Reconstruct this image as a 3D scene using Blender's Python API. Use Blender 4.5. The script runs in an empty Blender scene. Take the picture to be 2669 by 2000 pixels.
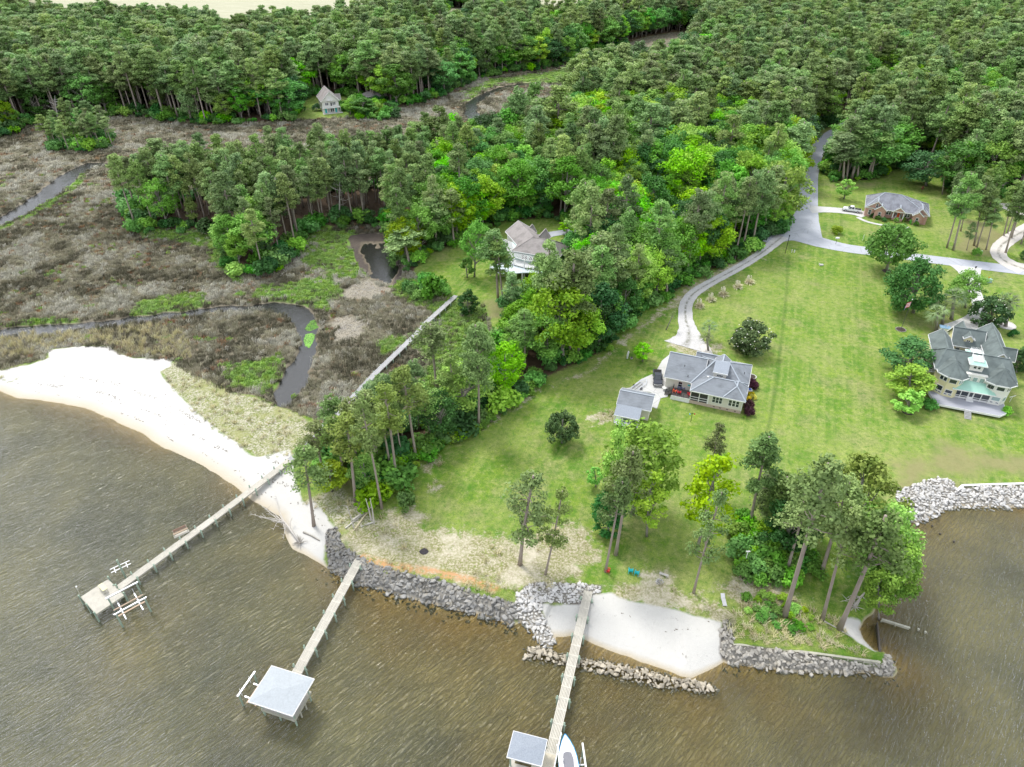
import bpy, bmesh, math, random
import numpy as np
from mathutils import Vector, Matrix, noise as mnoise
random.seed(7); rng=np.random.default_rng(7)
C=bpy.context.scene.collection
# ------------------------------------------------------------ camera, sky, sun, exposure
CAMH=92.0; PITCH=math.radians(35.7); FOC=1475.0
cam=bpy.data.cameras.new('camera'); co=bpy.data.objects.new('camera',cam); C.objects.link(co)
co.location=(0,0,CAMH); co.rotation_euler=(math.pi/2-PITCH,0,0)
cam.sensor_width=36; cam.lens=FOC/2212*36; cam.clip_end=12000; cam.clip_start=1
sc=bpy.context.scene; sc.camera=co
world=bpy.data.worlds.new('World'); sc.world=world; world.use_nodes=True
wn=world.node_tree; bg=wn.nodes['Background']
sky=wn.nodes.new('ShaderNodeTexSky'); sky.sky_type='NISHITA'; sky.sun_disc=False
SUN_EL=math.radians(58); SUN_AZ=math.radians(-35)      # azimuth from +Y, clockwise positive
sky.sun_elevation=SUN_EL; sky.sun_rotation=SUN_AZ; sky.air_density=1.0; sky.dust_density=3.0
mx=wn.nodes.new('ShaderNodeMix'); mx.data_type='RGBA'; mx.inputs[0].default_value=0.72
wn.links.new(sky.outputs[0],mx.inputs[6]); mx.inputs[7].default_value=(9.0,9.3,9.9,1)   # even cloud cover over the clear sky
wn.links.new(mx.outputs[2],bg.inputs[0]); bg.inputs[1].default_value=0.088
sl=bpy.data.lights.new('sun','SUN'); sl.energy=1.5; sl.angle=math.radians(14); sl.color=(1,0.97,0.92)
so=bpy.data.objects.new('sun',sl); C.objects.link(so)
sd_=Vector((math.sin(SUN_AZ)*math.cos(SUN_EL),math.cos(SUN_AZ)*math.cos(SUN_EL),math.sin(SUN_EL)))
so.rotation_euler=sd_.to_track_quat('Z','Y').to_euler(); so.location=(0,0,150)
sc.view_settings.view_transform='Standard'; sc.view_settings.look='None'; sc.view_settings.gamma=1
sc.view_settings.exposure=1.1; sc.view_settings.use_curve_mapping=False
sc.render.engine='CYCLES'
cy=sc.cycles; cy.use_denoising=True; cy.max_bounces=5; cy.diffuse_bounces=2; cy.glossy_bounces=2; cy.transmission_bounces=3; cy.transparent_max_bounces=6
cy.use_adaptive_sampling=True; cy.adaptive_threshold=0.02; cy.sample_clamp_indirect=4; cy.caustics_reflective=False; cy.caustics_refractive=False
# ------------------------------------------------------------ pixel -> ground
cp,sp=math.cos(PITCH),math.sin(PITCH)
def P(px,py,z=0.0):
    x=(px-1106)/FOC; y=(829-py)/FOC
    d=(x,cp+y*sp,-sp+y*cp); t=(z-CAMH)/d[2]
    return (d[0]*t,d[1]*t)
def V(px,py,z=0.0): a=P(px,py,z); return Vector((a[0],a[1],z))
def PP(pts,z0=0.0): return [P(p[0],p[1],p[2] if len(p)>2 else z0) for p in pts]
def proj(X,Y,Z=0.0):
    dep=Y*cp-(Z-CAMH)*sp; up=Y*sp+(Z-CAMH)*cp
    return 1106+FOC*X/dep, 829-FOC*up/dep
G=1.6
# ------------------------------------------------------------ numpy distance helpers
def polydist(X,Y,poly,closed=True,vals=None,maxd=60.0):
    """distance to polyline; signed + inside when closed; optional interpolated value of nearest point"""
    n=len(poly); best=np.full(X.shape,1e18); inside=np.zeros(X.shape,bool); bv=np.zeros(X.shape) if vals is not None else None
    for i in range(n if closed else n-1):
        x0,y0=poly[i]; x1,y1=poly[(i+1)%n]
        dx,dy=x1-x0,y1-y0; L=dx*dx+dy*dy+1e-12
        t=np.clip(((X-x0)*dx+(Y-y0)*dy)/L,0,1)
        d=(X-x0-t*dx)**2+(Y-y0-t*dy)**2
        if vals is not None:
            m=d<best; v0=vals[i]; v1=vals[(i+1)%n]; bv[m]=v0+(v1-v0)*t[m]
        best=np.minimum(best,d)
        if closed and y0!=y1:
            c=((y0>Y)!=(y1>Y))&(X<(x1-x0)*(Y-y0)/(y1-y0)+x0); inside^=c
    d=np.sqrt(best)
    if closed: d=np.where(inside,d,-d)
    return (d,bv) if vals is not None else d
def polyd_fast(X,Y,poly,m=40.0):
    a=np.array(poly); out=np.full(X.shape,-m)
    k=(X>a[:,0].min()-m)&(X<a[:,0].max()+m)&(Y>a[:,1].min()-m)&(Y<a[:,1].max()+m)
    if k.any(): out[k]=np.maximum(polydist(X[k],Y[k],poly),-m)
    return out
def lined_fast(X,Y,line,vals=None,m=30.0):
    a=np.array(line); out=np.full(X.shape,m); bv=np.ones(X.shape)
    k=(X>a[:,0].min()-m)&(X<a[:,0].max()+m)&(Y>a[:,1].min()-m)&(Y<a[:,1].max()+m)
    if k.any():
        d,v=polydist(X[k],Y[k],line,False,vals if vals is not None else [1]*len(line)); out[k]=np.minimum(d,m); bv[k]=v
    return (out,bv) if vals is not None else out
def sst(a,b,x): t=np.clip((x-a)/(b-a),0,1); return t*t*(3-2*t)
def vnoise(X,Y,s,seed=0):
    x=X/s+seed*17.3; y=Y/s-seed*9.1; xi=np.floor(x); yi=np.floor(y); fx=x-xi; fy=y-yi
    fx=fx*fx*(3-2*fx); fy=fy*fy*(3-2*fy)
    def h(a,b): v=np.sin(a*127.1+b*311.7+seed*74.7)*43758.5453; return v-np.floor(v)
    return (h(xi,yi)*(1-fx)+h(xi+1,yi)*fx)*(1-fy)+(h(xi,yi+1)*(1-fx)+h(xi+1,yi+1)*fx)*fy
def fbm(X,Y,s,seed=0): return (vnoise(X,Y,s,seed)*.5+vnoise(X,Y,s/2.1,seed+1)*.3+vnoise(X,Y,s/4.3,seed+2)*.2)
# ------------------------------------------------------------ zones traced on the ground
SH=[(-700,760,14),(-150,822,14),(0,846,14),(40,862,14),(105,868,14),(184,882,16),(249,912,16),(302,936,16),(354,968,16),(393,985,16),(446,1010,16),(498,1045,16),(525,1066,14),(560,1090,12),(604,1117,10),(617,1157,8),(632,1186,7),(668,1205,6),(700,1222,4),
 (725,1242,3.4),(769,1259,3.2),(827,1277,3.2),(880,1290,3.2),(932,1301,3.2),(998,1319,3.4),(1063,1335,3.6),(1103,1353,4),(1135,1345,4),(1148,1366,4),(1167,1393,4),(1190,1400,4),(1199,1385,6),(1197,1374,9),(1235,1372,9),(1261,1380,9),(1287,1393,9),(1340,1414,9),(1392,1432,9),(1445,1450,9),(1470,1463,9),(1495,1466,8),(1530,1447,6),(1563,1430,4),
 (1576,1437,3),(1615,1438,3),(1666,1445,3),(1711,1451,3),(1763,1452,3),(1829,1459,3),(1881,1454,3),(1928,1461,3),(1937,1450,3),(1923,1427,2.4),(1910,1410,2),(1889,1406,2.5),(1866,1380,3),(1858,1361,3),(1868,1340,3),(1886,1325,2.5),(1900,1290,2),(1915,1245,2),(1920,1200,2),(1921,1160,1.6),(1945,1132,1.6),(1962,1115,3),
 (1975,1133,6),(2012,1120,6),(2041,1103,6),(2078,1095,6),(2143,1098,6),(2212,1097,6),(2500,1100,6),(3000,1110,6)]
LAND=PP([(q[0],q[1]) for q in SH]); LANDW=[s[2] for s in SH]
r=LAND[-1]; l=LAND[0]
LAND+= [(9000,r[1]),(9000,12000),(-9000,12000),(-9000,l[1]+40)]; LANDW+=[6,6,14,14]
MARSH=PP([(-700,300),(-200,312),(0,303),(75,268),(262,250),(328,257),(393,267),(446,274),(580,267),(640,262),(735,258),(800,255),(853,236),(919,223),(998,191),(1019,175),(1077,163),(1143,155),(1235,142),(1260,118),(1327,108),(1379,86),(1418,78),(1500,66),(1520,80),(1475,98,20),(1440,108,20),(1379,116,20),(1300,130,20),(1240,146,20),(1226,175,20),(1190,232,20),(1077,224,20),(1060,250,20),(930,262,20),(850,285,20),(760,296,20),(640,305,20),(560,300,20),(480,305,20),(350,315,20),(285,350,20),
 (282,430),(282,503),(440,505),(478,508),(490,562),(528,600),(592,592),(640,560),(660,508),(760,490),(850,497),(860,560),(895,605),(925,650),(980,655),(1040,668),(1058,720),(1050,790),(1000,840),(930,880),(850,905),(760,925),(700,930),(672,905),(640,893),(600,880),(560,860),(500,850),(460,830),(400,800),(372,780),(330,776),(290,775),(262,766),(236,750),(184,749),(105,758),(95,778),(0,800),(-700,840)],.3)
RP=[[(706,1150),(728,1143),(735,1178),(757,1200),(790,1219),(827,1233),(870,1245),(906,1254),(985,1272),(1037,1293),(1085,1302),(1118,1312),(1112,1340),(1103,1355),(1063,1338),(998,1321),(932,1303),(880,1292),(827,1279),(769,1261),(725,1243),(708,1222)],
 [(1153,1267),(1200,1266),(1261,1271),(1300,1272),(1297,1286),(1279,1291),(1248,1309),(1203,1306),(1164,1311),(1174,1335),(1190,1361),(1200,1385),(1190,1401),(1167,1393),(1148,1366),(1130,1346),(1111,1332),(1114,1296),(1135,1275)],
 [(1132,1396),(1156,1394),(1222,1411),(1274,1419),(1340,1430),(1392,1441),(1471,1464),(1536,1472),(1553,1487),(1547,1499),(1534,1502),(1471,1493),(1418,1486),(1379,1476),(1327,1465),(1274,1449),(1222,1440),(1164,1430),(1130,1424)],
 [(1568,1348),(1582,1362),(1580,1400),(1654,1409),(1763,1422),(1903,1441),(1906,1418),(1923,1420),(1937,1450),(1928,1462),(1881,1455),(1829,1460),(1763,1453),(1711,1452),(1666,1446),(1615,1439),(1576,1437),(1557,1411),(1555,1369)],
 [(1931,1067),(1960,1060),(1994,1046),(2025,1039),(2055,1046),(2066,1064),(2085,1057),(2212,1055),(2330,1056),(2330,1096),(2212,1095),(2143,1097),(2078,1094),(2041,1101),(2012,1119),(1975,1133),(1958,1120),(1945,1105),(1934,1085)]]
RPW=[PP(RP[0],.6),PP(RP[1],.7),PP(RP[3],.6),PP(RP[4],.8)]
CREEKB=PP([(-150,540),(-80,520),(0,481),(45,458),(100,423),(125,403),(150,380),(190,359),(240,353),(300,352),(420,362),(560,370),(700,372),(840,362),(905,328),(1000,305),(1045,290),(1040,270),(1016,245),(1017,225),(1047,207),(1084,191),(1135,182),(1222,184)])
CREEKBW=[4,4,3.6,3.8,4.5,4.5,4,3,2.2,2.2,4,5,6,8,8,7,5,3.5,3.5,3.2,3,2.6,2.4,2]
CREEKA=PP([(-120,735),(0,722),(60,717),(150,709),(220,701),(300,691),(393,680),(450,672),(520,667),(590,664),(640,673),(662,700),(667,735),(660,770),(645,800),(640,830),(620,850),(612,872)])
CREEKAW=[2.6,2.6,2.3,2.,1.8,1.6,1.6,1.5,1.5,2.,2.9,3.1,1.9,2.,2.7,3.,2.5,1.]
POND=PP([(777,530),(790,524),(815,532),(830,528),(848,538),(846,556),(858,575),(853,596),(843,618),(830,612),(815,600),(800,588),(793,572),(783,560),(776,545)])
MUDP=PP([(750,512),(800,505),(860,515),(866,570),(868,600),(850,622),(825,618),(800,600),(775,580)])
SANDS=[PP([(-700,790),(0,803),(66,789),(110,777),(104,758),(184,749),(236,750),(262,766),(289,775),(328,776),(374,776),(371,795),(345,806),(362,829),(409,876),(459,921),(511,960),(545,985),(560,990),(625,975),(634,1012),(640,1050),(655,1085),(678,1085),(696,1107),(724,1141),(722,1165),(700,1180),(705,1240),(640,1210),(600,1150),(500,1070),(0,880),(-700,900)],.5),
 PP([(1164,1311),(1208,1309),(1248,1309),(1279,1291),(1321,1288),(1366,1309),(1445,1325),(1523,1343),(1555,1353),(1556,1406),(1566,1430),(1530,1455),(1500,1480),(1380,1450),(1280,1410),(1190,1390),(1182,1359)],.7),
 PP([(1815,1345),(1860,1340),(1868,1380),(1900,1412),(1880,1412),(1850,1395),(1820,1370)],.5)]
DUNES=[PP([(345,800),(378,778),(410,800),(460,830),(510,850),(560,862),(610,884),(650,900),(690,930),(660,975),(625,985),(565,992),(512,962),(459,923),(409,878),(362,831)],.8),
 PP([(60,790),(110,775),(0,802),(-300,812),(-300,835),(0,835),(60,812)],.5),PP([(185,800),(260,800),(300,790),(340,785),(345,800),(270,815),(200,815)],.5),PP([(185,757),(215,752),(250,765),(215,775),(190,770)],.4),
 PP([(640,1085),(680,1075),(735,1060),(800,1110),(820,1140),(770,1150),(728,1150),(700,1110)],.8)]
BARES=[PP([(722,1150),(760,1140),(800,1128),(850,1110),(900,1105),(930,1115),(905,1135),(960,1140),(1060,1158),(1110,1165),(1170,1150),(1215,1130),(1260,1140),(1290,1165),(1285,1220),(1240,1262),(1130,1278),(1050,1280),(1000,1268),(940,1250),(850,1235),(790,1222),(735,1200)],1.2),
 PP([(1440,745),(1480,725),(1560,745),(1530,790),(1470,770)],G),PP([(1260,815),(1345,735),(1420,672),(1500,610),(1600,560),(1640,545),(1650,560),(1590,590),(1500,640),(1400,700),(1330,760),(1280,800),(1180,835),(1110,880),(1060,915),(1030,930),(1080,875),(1150,835)],G),
 PP([(905,1010),(925,990),(955,990),(940,1012),(915,1022)],G),PP([(922,1052),(935,1045),(950,1052),(943,1063),(927,1062)],G),PP([(1262,900),(1290,885),(1340,890),(1330,915),(1280,920)],G),PP([(1400,1240),(1440,1230),(1465,1245),(1450,1270),(1410,1262)],G),
 PP([(1530,1270),(1600,1240),(1680,1262),(1750,1300),(1700,1330),(1600,1310)],G),PP([(1250,1290),(1400,1250),(1600,1330),(1570,1350),(1400,1320)],1.2),PP([(1370,548),(1440,530),(1470,515),(1500,530),(1440,560),(1400,590)],G),PP([(1260,660),(1330,640),(1400,660),(1360,690)],G)]
BROWNS=[PP([(1925,1075),(1945,1030),(1925,985),(1960,975),(2060,960),(2212,970),(2400,980),(2400,1040),(2212,1042),(2075,1045),(2020,1035),(1960,1052)],G),PP([(1980,735),(2000,690),(2060,680),(2075,715),(2020,740)],G),PP([(2050,540),(2130,560),(2190,540),(2150,480),(2080,470)],G),PP([(1790,400),(1900,392),(1900,402),(1800,410)],G),PP([(1745,310),(1800,268),(1830,262),(1800,285),(1755,335)],G),PP([(1655,520),(1700,470),(1740,300),(1725,300),(1690,430),(1640,500)],G),PP([(1040,645),(1100,655),(1090,690),(1040,700)],G),
  PP([(720,1000),(760,985),(795,1010),(800,1080),(770,1110),(730,1080)],1.3),PP([(860,540),(900,560),(905,600),(870,590)],.6)]
DRIFT=[PP([(745,620),(800,600),(850,625),(800,650),(740,645)],.35),PP([(715,690),(750,680),(790,700),(780,740),(720,735)],.35)]
MGREEN=[PP([(640,500),(700,490),(770,500),(800,540),(790,580),(815,600),(700,600),(660,570)],.35),PP([(545,640),(580,615),(700,600),(740,615),(740,640),(700,665),(600,660)],.35),PP([(275,690),(300,650),(350,640),(440,640),(455,660),(400,676)],.35),PP([(320,500),(420,500),(470,520),(500,570),(520,610),(480,590),(440,530),(330,515)],.35),
 PP([(1000,200),(1060,172),(1235,150),(1280,128),(1400,118),(1480,90),(1450,110),(1300,140),(1220,180),(1080,180),(1040,200),(1010,240)],.35),PP([(940,650),(1050,668),(1060,760),(1000,830),(930,860),(880,840),(930,780),(900,740)],.35),PP([(540,780),(600,770),(620,800),(608,850),(560,850),(500,830),(470,810)],.35),PP([(0,478),(60,455),(160,390),(190,365),(175,400),(70,470),(0,500)],.35),PP([(0,705),(60,690),(160,690),(180,700),(60,708)],.35),PP([(850,610),(905,600),(935,650),(960,665),(900,660),(850,635)],.35),PP([(800,735),(850,720),(870,740),(830,770)],.35)]
FIELDS=[PP([(40,34,22),(184,20,22),(302,22,22),(393,27,22),(472,44,22),(511,64,22),(560,46,22),(636,34,22),(762,19,22),(850,-14,20),(900,-60),(300,-90),(120,-30),(60,0)],G),PP([(1140,12,20),(1200,28,20),(1285,10,20),(1300,-40),(1100,-45)],G),PP([(955,40,20),(1010,42,20),(1020,20),(960,15)],G)]
FBIG=PP([(-1200,300),(-200,300),(0,302),(75,268),(262,250),(282,430),(282,500),(440,500),(478,503),(492,560),(530,597),(590,587),(636,555),(656,505),(760,485),(850,490),(858,560),(888,595),(905,562),(945,537),(985,530),(1040,500),(1095,476),(1200,470),(1225,486),(1300,482),(1400,455),(1440,450),(1480,455),(1560,480),(1655,480),(1672,470,12),(1690,420,15),(1704,380,16),(1722,335,17),(1742,300),(1790,272),(1830,262),(1822,300),(1790,372),(1800,392),(1890,388),(1905,368),(1960,358),(2030,380),(2060,425),(2212,425),(3600,420)],G)+[(3000,1500),(-3000,1500)]
F5=PP([(700,985),(690,925,12),(760,875,12),(850,835,12),(930,815,11),(1000,810,10),(1050,770,10),(1062,720,10),(1085,660,10),(1120,632,10),(1180,618,11),(1225,590,14),(1270,555,15),(1330,540,15),(1400,600),(1430,600),(1470,560),(1460,520),(1560,490),(1650,485),(1655,512),(1630,535),(1600,552),(1560,572),(1490,606),(1440,643),(1400,655),(1365,688),(1335,716),(1300,760),(1230,792),(1140,832),(1080,876),(1035,915),(950,962),(905,995),(870,1040),(830,1075),(800,1080),(790,1020),(760,975),(730,985)],G)
FMID=PP([(1238,518),(1290,507),(1395,504),(1402,530),(1362,545),(1362,610),(1300,640),(1240,625),(1228,560)],G)
FCLUMP=PP([(98,312),(130,290),(200,285),(245,305),(250,318),(200,326),(130,328)],.5)
OPENS=[PP([(632,268),(640,222),(675,206),(740,206),(800,222),(862,236),(800,258)],G),PP([(1250,500),(1190,515),(1180,500),(1285,484),(1288,496)],G),PP([(1400,452),(1440,446),(1482,455),(1485,498),(1440,505),(1405,495)],G),PP([(1360,545),(1425,535),(1435,595),(1385,605)],G)]
LAWNX=PP([(700,1150),(760,1135),(830,1095),(870,1045),(905,995),(950,962),(1035,915),(1080,876),(1140,832),(1300,760),(1335,716),(1400,655),(1560,572),(1690,500),(1720,440)],G)
ROADL=PP([(1745,560),(1700,555),(1690,650),(1678,760),(1665,860),(1655,950)],G)
DITCH=[PP([(1703,550),(1700,620),(1690,720),(1678,820),(1665,900),(1657,945)],G),PP([(1710,536),(1800,550),(1900,566),(2010,585),(2130,600),(2400,640)],G),PP([(1818,460),(1817,500),(1840,522),(1950,545),(2050,560)],G)]
def fields(X,Y):
    X=np.asarray(X,float); Y=np.asarray(Y,float)
    d,w=polydist(X,Y,LAND,True,LANDW)
    d=d+(fbm(X,Y,6,3)-.5)*1.0
    f={}
    m=polyd_fast(X,Y,MARSH); f['marsh']=m
    ms=sst(-3,3,m)
    plat=G*(1-ms)+.32*ms
    cl=polyd_fast(X,Y,DUNES[0]); plat=plat*(1-sst(-3,2,cl)*.45)
    s0=polyd_fast(X,Y,SANDS[0]); plat=np.where(s0>-6,plat*(1-sst(-6,3,s0))+.95*sst(-6,3,s0)*(1-ms)+plat*ms*sst(-6,3,s0)*0+0*plat,plat)
    t=np.clip(d/np.maximum(w,.5),0,1)
    zl=plat*(1-(1-t)**1.7)
    dep=1.5*(1-np.exp(-np.maximum(-d,0)/11.0))+.25*(1-np.exp(-np.maximum(-d,0)/2.5))
    z=np.where(d>0,zl,-dep)
    da,wa=lined_fast(X,Y,CREEKA,CREEKAW); db,wb=lined_fast(X,Y,CREEKB,CREEKBW)
    wob=(fbm(X,Y,4,11)-.5)*2.4
    cr=np.minimum(da-wa,db-wb)+wob; f['creek']=cr
    po=polyd_fast(X,Y,POND)+(fbm(X,Y,4,15)-.5)*6; f['pond']=po
    k=1-sst(-1.0,.7,cr); z=z*(1-k)+(-.7)*k
    k=sst(-1.0,1.0,po); z=z*(1-k)+(-.25)*k
    f['mud']=polyd_fast(X,Y,MUDP); f['rockbed']=np.full(X.shape,-40.)
    for p_ in RPW: f['rockbed']=np.maximum(f['rockbed'],polyd_fast(X,Y,p_))
    f['mud']=np.maximum(f['mud'],f['rockbed']); f['w']=w
    f['shore']=d; f['z']=z+np.where((d>w*.3)&(z>.2),(fbm(X,Y,14,5)-.5)*.12,0)
    for nm,L in (('sand',SANDS),('dune',DUNES),('bare',BARES),('brown',BROWNS),('drift',DRIFT),('mgreen',MGREEN),('field',FIELDS)):
        v=np.full(X.shape,-40.0)
        for p_ in L: v=np.maximum(v,polyd_fast(X,Y,p_))
        f[nm]=v
    f['sand']=np.maximum(f['sand'],np.where((w>=5.5)&(d>-3),w*.45-np.abs(d),-40))
    fo=polydist(X,Y,FBIG); fo=np.maximum(fo,polyd_fast(X,Y,F5)); fo=np.maximum(fo,polyd_fast(X,Y,FMID)); fo=np.maximum(fo,polyd_fast(X,Y,FCLUMP))
    for p_ in OPENS: fo=np.minimum(fo,-polyd_fast(X,Y,p_))
    fo=np.minimum(fo,-f['field']); fo=np.minimum(fo,-m); fo=np.where(polyd_fast(X,Y,FCLUMP)>0,2.0,fo)
    f['forest']=fo
    dv=np.full(X.shape,30.0)
    for L in DITCH: dv=np.minimum(dv,lined_fast(X,Y,L))
    f['ditch']=dv
    f['z']=f['z']-.12*np.exp(-(dv/.6)**2)
    return f
def gz(x,y): return float(fields(np.array([x]),np.array([y]))['z'][0])
# ------------------------------------------------------------ materials
class NT:
    def __init__(s,name):
        s.m=bpy.data.materials.new(name); s.m.use_nodes=True; s.t=s.m.node_tree; s.t.nodes.clear()
        s.out=s.n('ShaderNodeOutputMaterial')
    def n(s,t,**k):
        o=s.t.nodes.new(t)
        for a,b in k.items(): setattr(o,a,b)
        return o
    def l(s,a,b): s.t.links.new(a,b)
    def setin(s,i,v):
        if isinstance(v,bpy.types.NodeSocket): s.l(v,i)
        elif v is not None:
            try: i.default_value=v
            except Exception: i.default_value=(*v,1)
    def math(s,op,a,b=None,c=None,clamp=False):
        o=s.n('ShaderNodeMath',operation=op,use_clamp=clamp)
        for i,v in enumerate((a,b,c)): s.setin(o.inputs[i],v) if v is not None else None
        return o.outputs[0]
    def mix(s,f,a,b,mode='MIX'):
        o=s.n('ShaderNodeMix',data_type='RGBA',blend_type=mode)
        s.setin(o.inputs[0],f); s.setin(o.inputs[6],a if not isinstance(a,tuple) else (*a[:3],1)); s.setin(o.inputs[7],b if not isinstance(b,tuple) else (*b[:3],1))
        return o.outputs[2]
    def noise(s,scale,detail=3,rough=.55,vec=None,dist=0):
        o=s.n('ShaderNodeTexNoise'); o.inputs['Scale'].default_value=scale; o.inputs['Detail'].default_value=detail; o.inputs['Roughness'].default_value=rough; o.inputs['Distortion'].default_value=dist
        if vec is not None: s.l(vec,o.inputs['Vector'])
        return o.outputs[0]
    def mapr(s,v,a,b,c=0.,d=1.):
        o=s.n('ShaderNodeMapRange'); s.setin(o.inputs[0],v)
        for i,q in enumerate((a,b,c,d)): s.setin(o.inputs[i+1],q)
        return o.outputs[0]
    def attr(s,name):
        return s.n('ShaderNodeAttribute',attribute_name=name)
    def pos(s): return s.n('ShaderNodeNewGeometry').outputs['Position']
    def mapping(s,vec,rot=(0,0,0),scale=(1,1,1)):
        if rot!=(0,0,0) and scale!=(1,1,1): vec=s.mapping(vec,rot); rot=(0,0,0)     # turn first, then stretch
        o=s.n('ShaderNodeMapping'); s.l(vec,o.inputs[0]); o.inputs['Rotation'].default_value=rot; o.inputs['Scale'].default_value=scale; return o.outputs[0]
    def princ(s,col,rough=.8,spec=.3,metal=0.,normal=None):
        o=s.n('ShaderNodeBsdfPrincipled'); s.setin(o.inputs['Base Color'],col if not isinstance(col,tuple) else (*col[:3],1)); s.setin(o.inputs['Roughness'],rough)
        o.inputs['Specular IOR Level'].default_value=spec; o.inputs['Metallic'].default_value=metal
        if normal is not None: s.l(normal,o.inputs['Normal'])
        return o.outputs[0]
    def bump(s,h,dist=.1,strength=1.):
        o=s.n('ShaderNodeBump'); s.l(h,o.inputs['Height']); o.inputs['Distance'].default_value=dist; o.inputs['Strength'].default_value=strength; return o.outputs[0]
    def done(s,sh): s.l(sh,s.out.inputs[0]); return s.m
MATS={}
def M(name,col,rough=.75,var=.2,scale=1.5,spec=.25,metal=0.,bump=0.,stretch=(1,1,1),dirt=0.,rnd=0.):
    if name in MATS: return MATS[name]
    t=NT(name); tc=t.n('ShaderNodeTexCoord').outputs['Object']
    v=t.mapping(tc,scale=stretch)
    n1=t.noise(scale,4,.6,v)
    c=t.mix(n1,tuple(max(0,x*(1-var)) for x in col),tuple(min(1,x*(1+var)) for x in col))
    if dirt:
        n2=t.noise(scale*.35,3,.6,tc); c=t.mix(t.math('MULTIPLY',t.mapr(n2,.45,.7),dirt),c,tuple(x*.35 for x in col))
    if rnd:
        oi=t.n('ShaderNodeObjectInfo'); h=t.n('ShaderNodeHueSaturation'); t.l(t.mapr(oi.outputs['Random'],0,1,1-rnd,1+rnd),h.inputs['Value']); t.l(c,h.inputs['Color']); c=h.outputs[0]
    nm=t.bump(t.noise(scale*6,3,.6,v),bump) if bump else None
    MATS[name]=t.done(t.princ(c,rough,spec,metal,nm)); return MATS[name]
def leafmat(name,col,col2,trans=.25,hv=.024,vv=.36,rough=.6):
    t=NT(name); oi=t.n('ShaderNodeObjectInfo'); g=t.n('ShaderNodeNewGeometry')
    n=t.noise(.55,2,.5,g.outputs['Position'])
    a=t.mix(t.mapr(n,.35,.65),col,col2)
    a2=t.mix(t.mapr(g.outputs['Random Per Island'],0,1,0,.5),a,tuple(min(1,x*1.5) for x in col2))
    h=t.n('ShaderNodeHueSaturation'); t.l(a2,h.inputs['Color'])
    t.l(t.mapr(oi.outputs['Random'],0,1,.5-hv,.5+hv),h.inputs['Hue'])
    r2=t.math('FRACT',t.math('MULTIPLY',oi.outputs['Random'],7.31)); t.l(t.mapr(r2,0,1,1-vv,1+vv),h.inputs['Value'])
    r3=t.math('FRACT',t.math('MULTIPLY',oi.outputs['Random'],13.7)); t.l(t.mapr(r3,0,1,.85,1.1),h.inputs['Saturation'])
    p=t.princ(h.outputs[0],rough,.25)
    tr=t.n('ShaderNodeBsdfTranslucent'); t.l(h.outputs[0],tr.inputs[0])
    ms=t.n('ShaderNodeMixShader'); ms.inputs[0].default_value=trans; t.l(p,ms.inputs[1]); t.l(tr.outputs[0],ms.inputs[2])
    MATS[name]=t.done(ms.outputs[0]); return MATS[name]
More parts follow.
